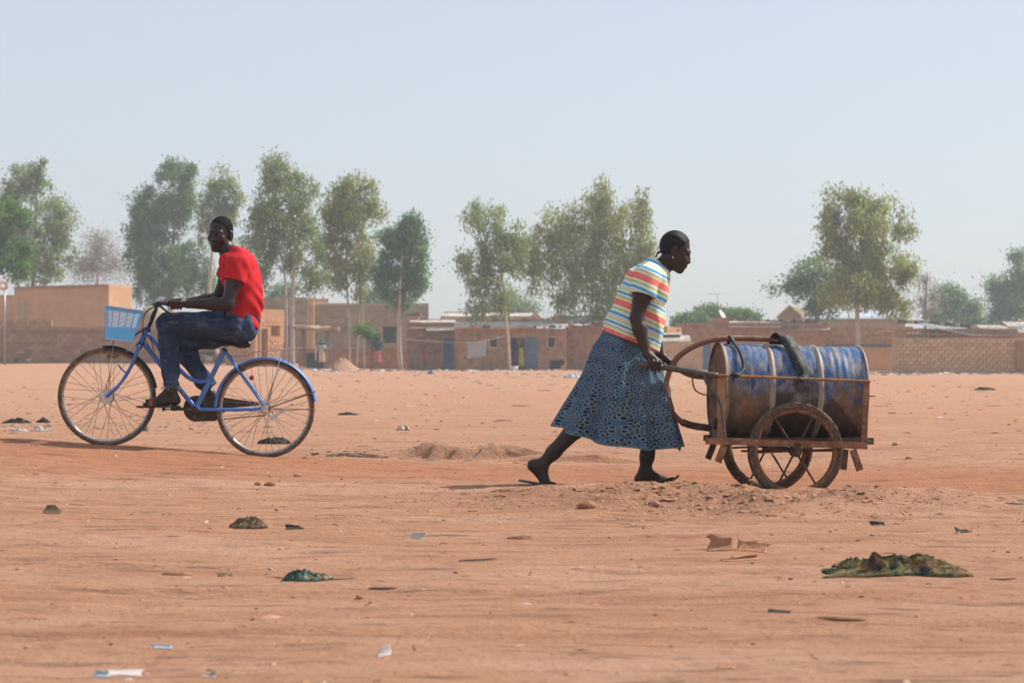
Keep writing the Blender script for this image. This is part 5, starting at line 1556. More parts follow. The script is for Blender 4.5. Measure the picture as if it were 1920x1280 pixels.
MT['rust'] = M('rusty_brown_iron', (.20, .095, .05, 1), .75, .3, 9, .25, dirt=(.34, .18, .10, 1), dk=.5, bump=.3, bscale=60)
MT['rust_dark'] = M('dark_rusty_iron', (.09, .05, .032, 1), .7, .3, 9, .25, dirt=(.22, .12, .07, 1), dk=.4, bump=.3, bscale=60)
MT['rust_yellow'] = M('yellow_rust_plate', (.36, .19, .07, 1), .75, .35, 6, .2, dirt=(.34, .20, .13, 1), dk=.6)
MT['rebar'] = M('rusty_rebar', (.30, .15, .06, 1), .75, .3, 20, .2, dirt=(.12, .06, .03, 1), dk=.4)
MT['pipe'] = M('worn_dark_pipe', (.10, .085, .078, 1), .5, .25, 12, .4, .4, dirt=(.22, .13, .09, 1), dk=.3)
MT['cart_tyre'] = M('earth_caked_tyre', (.085, .06, .046, 1), .92, .2, 24, .1, dirt=(.20, .125, .08, 1), dk=.55, bump=.6, bscale=50)
cart = thing('hand_cart', 'rusty two-wheeled iron cart carrying the blue drum', 'cart', (CC.x, CC.y, -.05))
ZR = -.285                                          # rail height relative to the drum axis
YN = -.42
def rail(y, mat, z=ZR):
    a, b = KP(1323, 826.5, y), KP(1626, 836, y)
    mb = MB(); mb.bar(a, b, .006, .036); mb.bar(a + Vector((0, .018, .017)), b + Vector((0, .018, .017)), .036, .005)
    return mb.build('side_rail', mat, cart, smooth=False)
rl = rail(YN, MT['rust'])
a, b = K(-.45, .40, -.28), K(.385, .40, -.285)
MB().bar(a, b, .006, .036).build('side_rail', MT['rust'], cart, smooth=False)
for x in (-.42, -.12, .1, .37): MB().bar(K(x, -.41, -.285), K(x, .39, -.285), .035, .02).build('cross_bar', MT['rust_dark'], cart, smooth=False)
for y in (-.27, .27): MB().bar(K(-.46, y, -.272), K(.42, y, -.276), .03, .03).build('inner_rail', MT['rust_dark'], cart, smooth=False)
# platform sheet
MB().box(K(-.02, 0, -.297), (.9, .5, .004), RC).build('floor_plate', MT['rust_dark'], cart, smooth=False)
# end frames
def upright(x, y, mat, w=.045, top=.085):
    MB().bar(K(x, y, -.285), K(x, y, top), .006, w, up=(1, 0, 0)).build('upright', mat, cart, smooth=False)
pf = KP(1353, 700, -.33)
MB().bar(KP(1353, 820, -.335), KP(1352, 702, -.335), .006, .046, up=RC @ Vector((1, 0, 0))).build('upright', MT['rust_yellow'], cart, smooth=False)
MB().bar(KP(1620, 829, -.33), KP(1625, 714, -.33), .006, .034, up=RC @ Vector((1, 0, 0))).build('upright', MT['rust'], cart, smooth=False)
upright(-.405, .33, MT['rust']); upright(.41, .33, MT['rust'])
for x, z in ((-.455, -.02), (.402, -.02)): MB().bar(K(x, -.33, z), K(x, .33, z), .03, .006).build('end_bar', MT['rust_dark'], cart, smooth=False)


def rebar(a, b, r):
    a, b = Vector(a), Vector(b); n = int((b - a).length / .007); pts = [a.lerp(b, i / n) for i in range(n + 1)]
    return MB().tube(pts, [r * (1.16 if i % 2 else .92) for i in range(n + 1)], 8)


rebar(KP(1342, 703.5, -.345), KP(1631, 715, -.345), .0082).build('top_rod', MT['rebar'], cart)
rebar(K(-.45, .345, .09), K(.44, .345, .075), .0075).build('top_rod', MT['rebar'], cart)
MB().tube([KP(1630, 715, -.345), K(.445, .0, .08), K(.44, .345, .075)], .008, 8).build('end_rod', MT['rebar'], cart)
# handles
for s, pts in ((-1, [(1199, 680.5), (1242, 688), (1300, 697), (1345, 704.5)]), (1, None)):
    if s < 0: h = [Q(1199, 681.5, -.268), GRN.lerp(GRN, 0), Q(1243, 688.5, -.275), KP(1300, 697.3, -.315), KP(1346, 704, -.338)]
    else: h = [Q(1218, 680, .27), Q(1246, 682, .27), Q(1262, 686, .275), K(-.55, .30, .10), K(-.43, .335, .085)]
    MB().tube(spline(h, 5), .0165, 12).build('handle', MT['pipe'], cart)
    MB().tube([h[0] - (h[1] - h[0]) * .05, h[1], h[2] * 1.0], .0195, 12).build('grip', MT['black'] if s > 0 else MT['pipe'], cart)
MB().bar(KP(1281, 701.5, -.30), KP(1336, 711, -.325), .02, .012).build('under_brace', MT['rust_dark'], cart, smooth=False)
MB().tube(spline([KP(1298, 705, -.3), KP(1300, 722, -.3), KP(1306, 733, -.3), KP(1320, 739.5, -.3)], 5), .0055, 7).build('hook', MT['rust'], cart)
MB().tube(spline([KP(1321, 704, -.345), KP(1325, 718, -.345), KP(1338, 736, -.345), KP(1350, 752, -.35), KP(1355, 778, -.36), KP(1360, 824, -.39)], 6), .0085, 8).build('brace_tube', MT['pipe'], cart)
# rest legs
for (x0_, y0_), (x1_, y1_), y in (((1358, 835), (1346, 866), -.40), ((1599, 843), (1612, 881), -.40)):
    MB().bar(KP(x0_, y0_, y), KP(x1_, y1_, y), .03, .036, up=RC @ Vector((1, 0, 0))).build('rest_leg', MT['rust'], cart, smooth=False)
for (x0_, y0_), (x1_, y1_), y in (((1338, 832), (1327, 860), .36), ((1585, 842), (1581, 880), .36)):
    MB().bar(KP(x0_, y0_, y), KP(x1_, y1_, y), .03, .034, up=RC @ Vector((1, 0, 0))).build('rest_leg', MT['rust_dark'], cart, smooth=False)
# axle and wheels
AX = KP(1491, 845, -.365)
loc = RC.transposed() @ (AX - CC)
AF = K(loc.x, .365, loc.z)
MB().tube([AX - RC @ Vector((0, .07, 0)), AF + RC @ Vector((0, .05, 0))], .016, 10).build('axle', MT['rust_dark'], cart)
MB().box(AX + RC @ Vector((0, -.052, .012)), (.04, .012, .075), RC).box(AX + RC @ Vector((0, -.062, -.002)), (.022, .02, .022), RC).build('axle_bracket', MT['rust_dark'], cart, smooth=False)
MB().tube(spline([AX + RC @ Vector((-.02, -.08, .05)), AX + RC @ Vector((.01, -.085, .0)), AX + RC @ Vector((.03, -.085, .05)), AX + RC @ Vector((.0, -.07, .08)), AX + RC @ Vector((-.02, -.08, .03)), AX + RC @ Vector((.06, -.085, .015))], 5), .0025, 5).build('wire_tie', MT['rust_dark'], cart)
MB().bar(K(-.3, .0, -.345), K(.32, .0, -.345), .03, .012).build('under_bar', MT['rust_dark'], cart, smooth=False)
CR = .281
for c_ in (AX, AF):
    ax = RC @ Vector((0, 1, 0))
    w = MB().lathe(c_, ax, [(-.022, CR - .045), (-.026, CR - .038), (-.022, CR - .05), (-.008, CR - .062), (.008, CR - .062), (.022, CR - .05), (.026, CR - .038), (.022, CR - .045)], 56, True).build('wheel', MT['rust'], cart)
    ty = MB()
    prof = [(math.sin(a) * .03, CR - .028 + .028 * math.cos(a)) for a in np.linspace(0, 2 * math.pi, 15)[:-1]]
    ty.lathe(c_, ax, prof, 96, True)
    # raised tread blocks
    for i in range(96):
        for j in (0, 1, 13):
            p = Vector(ty.v[j * 96 + i]); rad = (p - c_); rad -= ax * rad.dot(ax)
            if (i // 2 + j) % 2: ty.v[j * 96 + i] = tuple(p - rad.normalized() * .005)
    ty.build('tyre', MT['cart_tyre'], w)
    MB().lathe(c_, ax, [(-.05, 0), (-.05, .018), (-.03, .022), (-.028, .034), (.028, .034), (.03, .022), (.05, .018), (.05, 0)], 20).build('hub', MT['rust_dark'], w, sharp=40)
    for k in range(6):
        a = math.radians(60 * k + 62); d = Vector((math.cos(a), 0, math.sin(a))); d = RC @ d
        MB().tube([c_ + d * .025, c_ + d * (CR - .055)], .0065, 7).build('spoke', MT['rust_dark'], w)

# ------------------------------------------------------------------ steel drum
DA = RC @ Vector((1, 0, -.032)); DA.normalize()
DR, DL = .286, .85
prof = []
N_ = 150
for i in range(N_ + 1):
    x = -DL / 2 + DL * i / N_; r = DR - .005
    for c0_ in (-.143, .143): r += .014 * math.exp(-((x - c0_) / .010) ** 2) - .004 * math.exp(-((x - c0_) / .03) ** 2)
    for c0_, a_ in ((-.27, .0008), (-.23, .0008), (.21, .0014), (.25, .0014), (.29, .0014), (.33, .001)): r += a_ * math.cos(math.pi * min(1, abs(x - c0_) / .02)) if abs(x - c0_) < .02 else -a_
    e = min(x + DL / 2, DL / 2 - x)
    if e < .016: r = DR - .003 + .004 * math.sin(e / .016 * math.pi)
    prof.append((x, r))
dm_ = CC - DA * .028
db = MB(); db.lathe(dm_, DA, prof, 96)
full = [(-DL / 2 + .0015, DR - .0045), (-DL / 2 + .002, DR - .008), (-DL / 2 + .018, DR - .010), (-DL / 2 + .02, .2), (-DL / 2 + .026, .19), (-DL / 2 + .026, 0)]
v0 = np.array(db.v); f0 = list(db.f)
en = MB().lathe(dm_, DA, full, 96); en2 = MB().lathe(dm_, DA, [(-a, r) for a, r in reversed(full)], 96)


def drum_mat():
    t = NT('worn_blue_drum_paint')
    x = t.attr('dx'); a = t.attr('da')                 # metres along, angle height -1..1
    co = t.comb(t.math('MULTIPLY', x, 1.0), t.math('MULTIPLY', a, 1.0))
    blue = t.ramp(t.noise(7, 5, .6), [(.3, (.010, .05, .17, 1)), (.6, (.022, .095, .25, 1)), (.8, (.085, .17, .29, 1))])
    dust = t.ramp(t.noise(1.0, 6, .65, t.map((26, 3.2, 1), co=co)), [(.43, 0), (.60, .8)])
    c = t.mix(dust, blue, (.27, .25, .22, 1))
    # paint lost low down: brown bare steel and dried mud, with a ragged edge
    low = t.math('ADD', a, t.math('MULTIPLY', t.math('SUBTRACT', t.noise(1.0, 6, .65, t.map((9, 2.0, 1), co=co)), .5), 2.2))
    wear = t.ramp(t.math('MULTIPLY_ADD', low, .5, .5), [(.45, 1), (.62, 0)])
    brown = t.ramp(t.noise(1.0, 6, .65, t.map((14, 3, 1), co=co)), [(.3, (.055, .04, .032, 1)), (.52, (.15, .10, .07, 1)), (.7, (.27, .20, .14, 1))])
    brown = t.mix(t.ramp(t.noise(5, 4), [(.55, 0), (.7, .7)]), brown, (.30, .15, .06, 1))
    # spilled dark stain between the hoops, sweeping down to the right
    edge = t.math('SUBTRACT', t.math('MULTIPLY_ADD', t.math('SUBTRACT', .15, a), .26, .16), t.math('ADD', x, t.math('MULTIPLY', t.math('SUBTRACT', t.noise(10, 4), .5), .05)))
    stain = t.math('MULTIPLY', t.ramp(edge, [(.0, 0), (.02, 1)]), t.math('MULTIPLY', t.math('GREATER_THAN', x, -.13), t.ramp(t.math('MULTIPLY_ADD', low, .5, .5), [(.42, 1), (.58, 0)])))
    brown = t.mix(t.math('MULTIPLY', stain, .8), brown, (.03, .024, .02, 1))
    c = t.mix(wear, c, brown)
    # hoops and end rims rubbed pale with dry mud
    k = None
    for c0_, w_ in ((-.143, .016), (.143, .016), (-.432, .034), (.432, .018)):
        q = t.math('LESS_THAN', t.math('ABSOLUTE', t.math('SUBTRACT', t.math('ADD', x, t.math('MULTIPLY', t.math('SUBTRACT', t.noise(16, 3), .5), .012)), c0_)), w_)
        k = q if k is None else t.math('MAXIMUM', k, q)
    c = t.mix(t.math('MULTIPLY', k, .88), c, t.ramp(t.noise(9, 4), [(.3, (.26, .17, .115, 1)), (.7, (.50, .40, .32, 1))]))
    # scratches
    c = t.mix(t.ramp(t.noise(1.0, 3, .5, t.map((5, 60, 1), (0, 0, .5), co=co)), [(.70, 0), (.74, .5)]), c, (.42, .40, .36, 1))
    return t.fin(c, .55, .35, 0, t.noise(30, 4), .25, .004)


MT['drum'] = drum_mat()
drum = thing('steel_drum', 'dented blue steel drum lying on the cart', 'drum', (CC.x, CC.y, CC.z - DR))
def drum_attr(vv):
    r = np.array(vv) - np.array(dm_); x = r @ np.array(DA); return {'dx': x, 'da': r[:, 2] / DR}
# shallow dents
dn = np.array(db.v); ax_ = np.array(DA); r_ = dn - np.array(dm_); al = r_ @ ax_; rad = r_ - np.outer(al, ax_); rl_ = np.linalg.norm(rad, axis=1); th = np.arctan2(rad[:, 2], -rad[:, 1])
dent = .010 * np.exp(-((al - .05) / .06) ** 2 - ((th - .9) / .35) ** 2) + .008 * np.exp(-((al + .3) / .07) ** 2 - ((th - .35) / .3) ** 2) + .007 * np.exp(-((al - .34) / .05) ** 2 - ((th - .7) / .3) ** 2) + .004 * fbm(al * 9, th * 3, 3, 8)
dn = dn - rad / rl_[:, None] * dent[:, None]
mesh_obj('shell', dn, db.f, MT['drum'], drum, attrs=drum_attr(dn))
MT['drum_end'] = M('brown_drum_end', (.17, .105, .07, 1), .7, .35, 5, .2, dirt=(.33, .21, .14, 1), dk=.5)
e1 = mesh_obj('end_plate', en.v, en.f, MT['drum_end'], drum); e1.data.set_sharp_from_angle(angle=.6)
e2 = mesh_obj('end_plate', en2.v, en2.f, MT['drum_end'], drum)
ed = dm_ - DA * (DL / 2)
MB().lathe(ed + Vector((0, .05, -.2)), -DA, [(-.03, 0), (-.03, .035), (.0, .035), (.012, .03), (.012, 0)], 16).build('spout', MT['rust_dark'], drum)

# hose: from the strap over the drum, looping back down to the spout
MT['hose'] = M('brown_rubber_hose', (.19, .085, .05, 1), .55, .25, 8, .35, dirt=(.30, .17, .11, 1), dk=.4)
hp_ = [KP(1459, 636.5, -.03), KP(1410, 634.5, -.04), KP(1369, 634, -.05), KP(1335, 637, -.06), KP(1299, 650, -.07), KP(1270, 671, -.08), KP(1254, 700, -.08), KP(1249, 730, -.08), KP(1256, 764, -.06), KP(1272, 786, -.03), KP(1293, 796, .0), KP(1322, 801, .03), KP(1331, 802, .04)]
hs_ = spline(hp_, 10)
hose = thing('hose', 'thick brown rubber hose looping from drum top to spout', 'hose', (hp_[0].x, hp_[0].y, hp_[0].z))
MB().tube(hs_[:96], .0165, 12).build('tube', MT['hose'], hose)
seg = []; rs = []
for i in range(94, len(hs_) - 1):
    for k in range(6): seg.append(hs_[i].lerp(hs_[i + 1], k / 6)); rs.append(.0215 if (len(rs) % 3 == 0) else .0155)
MB().tube(seg, rs, 12).build('ribbed_end', MT['rust_dark'], hose)
# straps cut from inner tube
MT['strap'] = M('black_inner_tube_rubber', (.018, .02, .02, 1), .62, .35, 12, .25, dirt=(.13, .12, .10, 1), dk=.3)


def strap(name, label, pts, w, wv, knot):
    root = thing(name, label, 'strap', pts[0])
    sp = spline(pts, 8); v, f = [], []
    wv = Vector(wv)
    for i, p in enumerate(sp):
        ww = w[0] + (w[1] - w[0]) * i / (len(sp) - 1); tn = (sp[min(i + 1, len(sp) - 1)] - sp[max(i - 1, 0)]).normalized()
        wd = (wv - tn * wv.dot(tn)).normalized(); nn = tn.cross(wd) * .004
        cr = Vector(nn) * (1.2 * math.sin(i * .7))
        v += [p - wd * ww - nn, p - wd * ww * .3 - nn + cr, p + wd * ww * .3 - nn - cr, p + wd * ww - nn, p + wd * ww + nn, p - wd * ww + nn]
    for i in range(len(sp) - 1):
        for k in range(6): l = (k + 1) % 6; f.append((i * 6 + k, i * 6 + 6 + k, i * 6 + 6 + l, i * 6 + l))
    mesh_obj('band', v, f, MT['strap'], root)
    k_ = MB().ell(knot, (.032, .022, .016), 14, 9); k_.v = [(x + .008 * float(noise2(x * 60, z * 60)), y, z + .012 * float(noise2(x * 70 + 3, z * 50))) for x, y, z in k_.v]; k_.build('knot', MT['strap'], root)
    MB().tube(spline([Vector(knot), Vector(knot) + Vector((-.02, -.012, -.02)), Vector(knot) + Vector((-.045, -.01, -.03))], 4), [.009] * 5 + [.004] * 4, 6, flat=.5).build('tail', MT['strap'], root)


def on_drum(px_x, th, off=.012):
    """Point on the drum skin: metres along the axis, angle (0 = facing camera, 90 = top)."""
    a = math.radians(th); side = RC @ Vector((0, -1, 0)); up = DA.cross(side); up = up if up.z > 0 else -up
    return dm_ + DA * px_x + (side * math.cos(a) + up * math.sin(a)) * (DR + off)


strap('rubber_strap', 'wide black rubber strap with big knot across the drum middle', [KP(1456, 645, -.02), KP(1459, 632, -.045), KP(1470, 631, -.07), on_drum(-.012, 66, .010), on_drum(.0, 50, .010), on_drum(.018, 32, .010), on_drum(.03, 18, .012), KP(1498, 710, -.35)], (.045, .032), DA, KP(1499, 712, -.352))
strap('rubber_strap', 'narrow black rubber strap near the handle end of the drum', [KP(1366, 646, -.03), KP(1368, 630.5, -.06), on_drum(-.345, 70, .008), on_drum(-.325, 48, .008), on_drum(-.32, 26, .008), KP(1380, 703, -.345)], (.011, .009), DA, KP(1379, 703, -.35))

# ------------------------------------------------------------------ people and things in the distance
def far_person(label, px, base, top, D, cloth, parts, skin='skin_b', face=(0, -1, 0), arms='down', load=None, stride=.08, slim=1.0):
    """Small figure: one continuous body plus clothes. parts: (name, z0, z1, width factor, material)."""
    x = wx(px, D); z0 = gz(x, D) if base is None else wz(base, D); H = wz(top, D) - z0; s = H / 1.65
    root = thing('person', label, 'person', (x, D, z0))
    o = Vector((x, D, z0)); V = lambda a, b, c: o + Vector((a, b, c)) * s
    vol = Vol(o + Vector((-.42, -.35, -.02)) * s, o + Vector((.42, .35, 1.72)) * s, .016 * s)
    for e in (-1, 1):
        vol.chain([(V(e * .09, 0, .86), .085 * s), (V(e * .08, e * stride, .46), .06 * s), (V(e * .08, e * stride * 1.4, .07), .04 * s)], .02)
        vol.cone(V(e * .08, e * stride * 1.4, .045), V(e * .085, e * stride * 1.4 - .13, .03), .04 * s, .03 * s, .02)
        if arms == 'up': ar = [(V(e * .19, 0, 1.33), .05 * s), (V(e * .30, -.08, 1.45), .042 * s), (V(e * .14, -.08, 1.66), .035 * s)]
        elif arms == 'front': ar = [(V(e * .18, 0, 1.33), .05 * s), (V(e * .2, -.08, 1.08), .042 * s), (V(e * .06, -.26, 1.1), .034 * s)]
        else: ar = [(V(e * .19, 0, 1.33), .05 * s), (V(e * .23, .02, 1.05), .042 * s), (V(e * .22, -.06, .82), .034 * s)]
        vol.chain(ar, .02)
        vol.ell(ar[-1][0], (.04 * s, .035 * s, .05 * s), None, .02)
    vol.chain([(V(0, 0, .9), .12 * s), (V(0, 0, 1.12), .11 * s), (V(0, 0, 1.32), .12 * s)], .04, 1.0)
    vol.cone(V(-.16, 0, 1.35), V(.16, 0, 1.35), .06 * s, .06 * s, .04)
    vol.cone(V(0, 0, 1.36), V(0, -.01, 1.5), .05 * s, .045 * s, .02)
    vol.ell(V(0, -.01, 1.55), (.075 * s, .09 * s, .11 * s), None, .02); vol.ell(V(0, -.09, 1.53), (.018 * s, .025 * s, .02 * s), None, .015)
    v, f = vol.mesh(); mesh_obj('body', v, f, MT[skin], root)
    for nm, a, b, w0, w1, mt in parts:
        n = 20; vv, ff = [], []
        for i in range(9):
            t = i / 8; z = a + (b - a) * t; w = w0 + (w1 - w0) * t
            for k in range(n):
                an = 2 * math.pi * k / n; r = w * (1 + .07 * math.sin(an * 5 + i) * (1 - t))
                vv.append(V(math.cos(an) * r * slim, math.sin(an) * r * .78, z + .01 * math.sin(an * 3)))
        for i in range(8):
            for k in range(n): l = (k + 1) % n; ff.append((i * n + k, i * n + l, i * n + n + l, i * n + n + k))
        ff += [tuple(reversed(range(n))), tuple(range(8 * n, 9 * n))]
        mesh_obj(nm, vv, ff, MT[mt], root)
    return root, V, s


MT['c_navy'] = M('navy_cloth', (.035, .055, .12, 1), .9, .25, 8, .1)
MT['c_redp'] = M('red_white_print', (.50, .13, .12, 1), .9, .4, 6, .1)
MT['c_pink'] = M('crimson_cloth', (.36, .035, .075, 1), .9, .25, 8, .1)
MT['c_yellow'] = M('mustard_cloth', (.42, .33, .045, 1), .9, .25, 8, .1)
MT['c_teal'] = M('teal_headscarf', (.05, .26, .27, 1), .9, .2, 8, .1)
MT['c_cream'] = M('cream_wrapper', (.56, .46, .30, 1), .9, .15, 8, .1)
MT['c_mint'] = M('pale_teal_shawl', (.25, .42, .40, 1), .9, .15, 8, .1)
MT['c_dark'] = M('dark_cloth', (.04, .035, .035, 1), .9, .25, 8, .1)
r_, V, s = far_person('distant woman in blue top and red print skirt carrying a load on her head', 708, 684, 636, 152, None, [('skirt', .14, .95, .24, .16, 'c_redp'), ('blouse', .93, 1.40, .17, .2, 'c_navy')], arms='up')
ld = MB().ell(V(0, 0, 1.74), (.26 * s, .2 * s, .1 * s), 14, 8); ld.v = [(x, y, z + .03 * float(noise2(x * 9, y * 9))) for x, y, z in ld.v]
tag(ld.build('head_load', MT['c_dark'], origin=V(0, 0, 1.66)), 'dark bundle on the head of the woman in red print skirt', 'bundle')
far_person('distant child in crimson dress by the mud house doorway', 797.5, 688, 648, 155, None, [('dress', .45, 1.38, .17, .16, 'c_pink')], arms='front')
far_person('figure in mustard robe standing in the dark doorway', 977.5, 689, 646, 155.6, None, [('robe', .10, 1.42, .22, .18, 'c_yellow')], stride=.04)
far_person('child in dark red behind the mustard robe in the doorway', 967, 688, 657, 156.6, None, [('dress', .4, 1.38, .2, .17, 'rag_red')], stride=.04)
far_person('woman with teal headscarf and cream wrapper at the thatch stall', 603.5, 680, 636, 150, None, [('wrapper', .06, 1.08, .23, .2, 'c_cream'), ('shawl', 1.02, 1.26, .33, .27, 'c_mint'), ('headscarf', 1.36, 1.68, .13, .10, 'c_teal')], stride=.03)

# parked motorcycle behind the rider
D = 148; mx0 = wx(392, D); mz = gz(mx0, D)
moto = thing('motorcycle', 'small dark motorcycle parked by the wall behind the rider', 'motorcycle', (mx0, D, mz))
O = lambda x, y, z: Vector((mx0 + x, D + y, mz + z))
for x in (-.6, .6):
    w_ = MB().ring(O(x, 0, .29), (.25, 1, 0), .25, .045, 28, 8).build('wheel', MT['black'], moto)
    MB().lathe(O(x, 0, .29), (.25, 1, 0), [(-.03, 0), (-.03, .2), (.03, .2), (.03, 0)], 16).build('rim', MT['steel'], w_)
MB().ell(O(.05, 0, .72), (.28, .14, .13), 14, 8).build('tank', MT['c_dark'], moto)
MB().ell(O(-.42, 0, .74), (.36, .13, .07), 14, 8).build('seat', MT['black'], moto)
MB().box(O(.0, 0, .4), (.4, .2, .28)).build('engine', MT['steel'], moto, smooth=False)
MB().tube([O(.62, 0, .3), O(.42, 0, .95)], .035, 8).build('fork', MT['steel'], moto)
MB().tube([O(.38, -.3, 1.02), O(.42, 0, .98), O(.38, .3, 1.02)], .018, 6).build('handlebar', MT['black'], moto)
MB().ell(O(.50, -.06, .82), (.12, .1, .17), 14, 8).build('headlight', MT['white'], moto)
MB().bar(O(-.55, 0, .62), O(-.8, 0, .56), .14, .05).build('rear_guard', MT['c_dark'], moto, smooth=False)

# clothes line with striped cloth
D = 150
ln = thing('clothes_line', 'thin line strung from the pale trunk past the mud house', 'clothes line', (wx(750, D), D, wz(640, D)))
MB().tube(spline([P(748, 634, 156), P(800, 639, 153), P(876, 642, D), P(913, 638, D), P(945, 630, 151)], 6), .012, 4).build('cord', MT['white'], ln)
v, f, sv = [], [], []; n, m = 14, 12
for i in range(n + 1):
    for j in range(m + 1):
        u, w = i / n, j / m; p = P(877 + 35 * u - 1 * w, 643 - 3.5 * u + (30 - 3 * u) * w, D); p.y += -.06 + .05 * math.sin(u * 9 + w * 3) * w
        v.append(p); sv.append(w * 7 + .2 * u)
for i in range(n):
    for j in range(m): q = i * (m + 1) + j; f.append((q, q + 1, q + m + 2, q + m + 1))
t = NT('grey_striped_cloth'); c = t.ramp(t.math('FRACT', t.attr('stripe')), [(0, (.50, .50, .50, 1)), (.55, (.16, .17, .18, 1)), (.72, (.46, .46, .46, 1))])
cl = mesh_obj('hanging_cloth', v, f, t.fin(c, .9, .1), origin=P(894, 641, D), attrs={'stripe': sv})
cl.modifiers.new('thickness', 'SOLIDIFY').thickness = .012
tag(cl, 'pale grey striped cloth drying on the line', 'cloth')
# table, chair, jerrycan, washing bowl before the houses
D = 154; x, z = wx(1044, D), gz(wx(1044, D), D)
tb = thing('table', 'rough dark table against the mud house wall', 'table', (x, D, z))
MB().box((x, D, z + .72), (1.1, .6, .06)).build('table_top', MT['wood'], tb, smooth=False)
for a in (-.5, .5):
    for b in (-.25, .25): MB().bar((x + a, D + b, z - .02), (x + a, D + b, z + .69), .05, .05, up=(1, 0, 0)).build('leg', MT['wood'], tb, smooth=False)
MB().box((x, D + .2, z + .35), (.9, .04, .6)).build('panel', MT['dark'], tb, smooth=False)
x = wx(1083, D); z = gz(x, D); ch = thing('chair', 'blue grey plastic chair beside the rough table', 'chair', (x, D, z))
MT['chair'] = M('blue_grey_plastic', (.10, .14, .17, 1), .6, .15, 5)
MB().box((x, D, z + .42), (.45, .42, .05)).build('seat', MT['chair'], ch, smooth=False); MB().bar((x + .2, D, z + .42), (x + .3, D, z + .95), .42, .04).build('backrest', MT['chair'], ch, smooth=False)
for a in (-.19, .19):
    for b in (-.18, .18): MB().bar((x + a, D + b, z - .02), (x + a, D + b, z + .4), .04, .04, up=(1, 0, 0)).build('leg', MT['chair'], ch, smooth=False)
p = P(1056, 690, 151); p.z = gz(p.x, p.y)
jc = thing('jerrycan', 'small yellow jerrycan on the ground before the house', 'jerrycan', p)
MT['jerry'] = M('yellow_plastic', (.50, .28, .04, 1), .55, .2, 6)
MB().box(p + Vector((0, 0, .15)), (.3, .2, .3), taper=.85).build('body', MT['jerry'], jc, smooth=False); MB().box(p + Vector((.05, 0, .34)), (.14, .06, .06)).build('handle', MT['jerry'], jc, smooth=False)
p = P(964, 688, 150); p.z = gz(p.x, p.y)
bwl = MB().lathe(p + Vector((0, 0, .3)), (0, 0, 1), [(-.3, .16), (-.28, .2), (0, .26), (0, .25), (-.26, .18), (-.26, 0)], 18)
tag(bwl.build('wash_basin', MT['white'], origin=p), 'white basin at the foot of the dark doorway', 'basin')
# two guinea fowl pecking under the long wall
for px, c_, lb in ((31, 'c_dark', 'dark hen pecking at the foot of the brown wall by the pole'), (54, 'steel', 'grey hen strutting at the foot of the brown wall')):
    D = 160; x = wx(px, D); z = gz(x, D)
    vol = Vol((x - .25, D - .15, z - .02), (x + .25, D + .15, z + .5), .012)
    vol.ell((x, D, z + .23), (.15, .09, .1), Matrix.Rotation(-.35, 3, 'Y'), .02); vol.cone((x + .1, D, z + .28), (x + .15, D, z + .38), .04, .025, .02); vol.ell((x + .165, D, z + .4), (.035, .026, .03), None, .01)
    vol.cone((x - .13, D, z + .24), (x - .2, D, z + .3), .04, .015, .02)
    for e in (-1, 1): vol.cone((x, D + .03 * e, z + .16), (x + .01, D + .03 * e, z), .018, .014, .01)
    v, f = vol.mesh(); tag(mesh_obj('hen', v, f, MT[c_], origin=(x, D, z)), lb, 'hen')
# heap of earth by the stall
p = P(640, 672, 154); p.z = gz(p.x, p.y)
v, f = [], []; n, m = 26, 10
for i in range(m + 1):
    for k in range(n):
        r = i / m; a = 2 * math.pi * k / n; rr = 1.3 * r * (1 + .2 * float(noise2(a * 1.5, 3.0)))
        v.append((p.x + rr * math.cos(a), p.y + rr * .8 * math.sin(a), p.z - .05 + .85 * (1 - r) ** 1.1 * (1 + .25 * float(noise2(rr * 3 + 9, a * 2)))))
for i in range(m):
    for k in range(n): l = (k + 1) % n; f.append((i * n + k, i * n + n + k, i * n + n + l, i * n + l))
MT['earth_pile'] = M('loose_earth', (.44, .26, .165, 1), .95, .2, 5, .08, bump=.5, bscale=12)
tag(mesh_obj('earth_heap', v, f, MT['earth_pile'], origin=p), 'pale earth heap beside the thatch stall', 'earth heap')

# ------------------------------------------------------------------ litter on the ground
def frame_of(p):
    e = .05; x, y = p.x, p.y
    return Vector((-(gz(x + e, y) - gz(x - e, y)) / (2 * e), -(gz(x, y + e) - gz(x, y - e)) / (2 * e), 1)).normalized()


def stick(label, px, py, wpx, mat, thick=.3, ang=0.0, name='stick', cat='stick', curve=.12, seed=0):
    p = G(px, py); L = wpx * p.y / FPX; r = random.Random(seed + px * 7 + py)
    n = 8; v, f = [], []; w0 = min(L * .05, .013) * (thick / .45)
    d = Vector((math.cos(ang), math.sin(ang), 0)); s = Vector((-d.y, d.x, 0))
    for i in range(n + 1):
        t = i / n - .5; q = p + d * L * t + s * curve * L * (4 * t * t - .5) * r.uniform(.6, 1)
        w = w0 * (1 - .5 * abs(2 * t) ** 3) * r.uniform(.8, 1.15); z = gz(q.x, q.y) + .001 + (.25 + t) * .03 * L * r.uniform(.6, 1)
        h = w * .7
        for a, b in ((-1, 0), (1, 0), (.8, 1), (-.7, 1.1)): v.append((q.x + s.x * w * a, q.y + s.y * w * a, z + h * b))
    for i in range(n):
        for k in range(4): l = (k + 1) % 4; f.append((i * 4 + k, i * 4 + l, i * 4 + 4 + l, i * 4 + 4 + k))
    f += [(3, 2, 1, 0), (n * 4, n * 4 + 1, n * 4 + 2, n * 4 + 3)]
    o = mesh_obj(name, v, f, MT[mat], origin=p, smooth=False)
    return tag(o, label, cat)


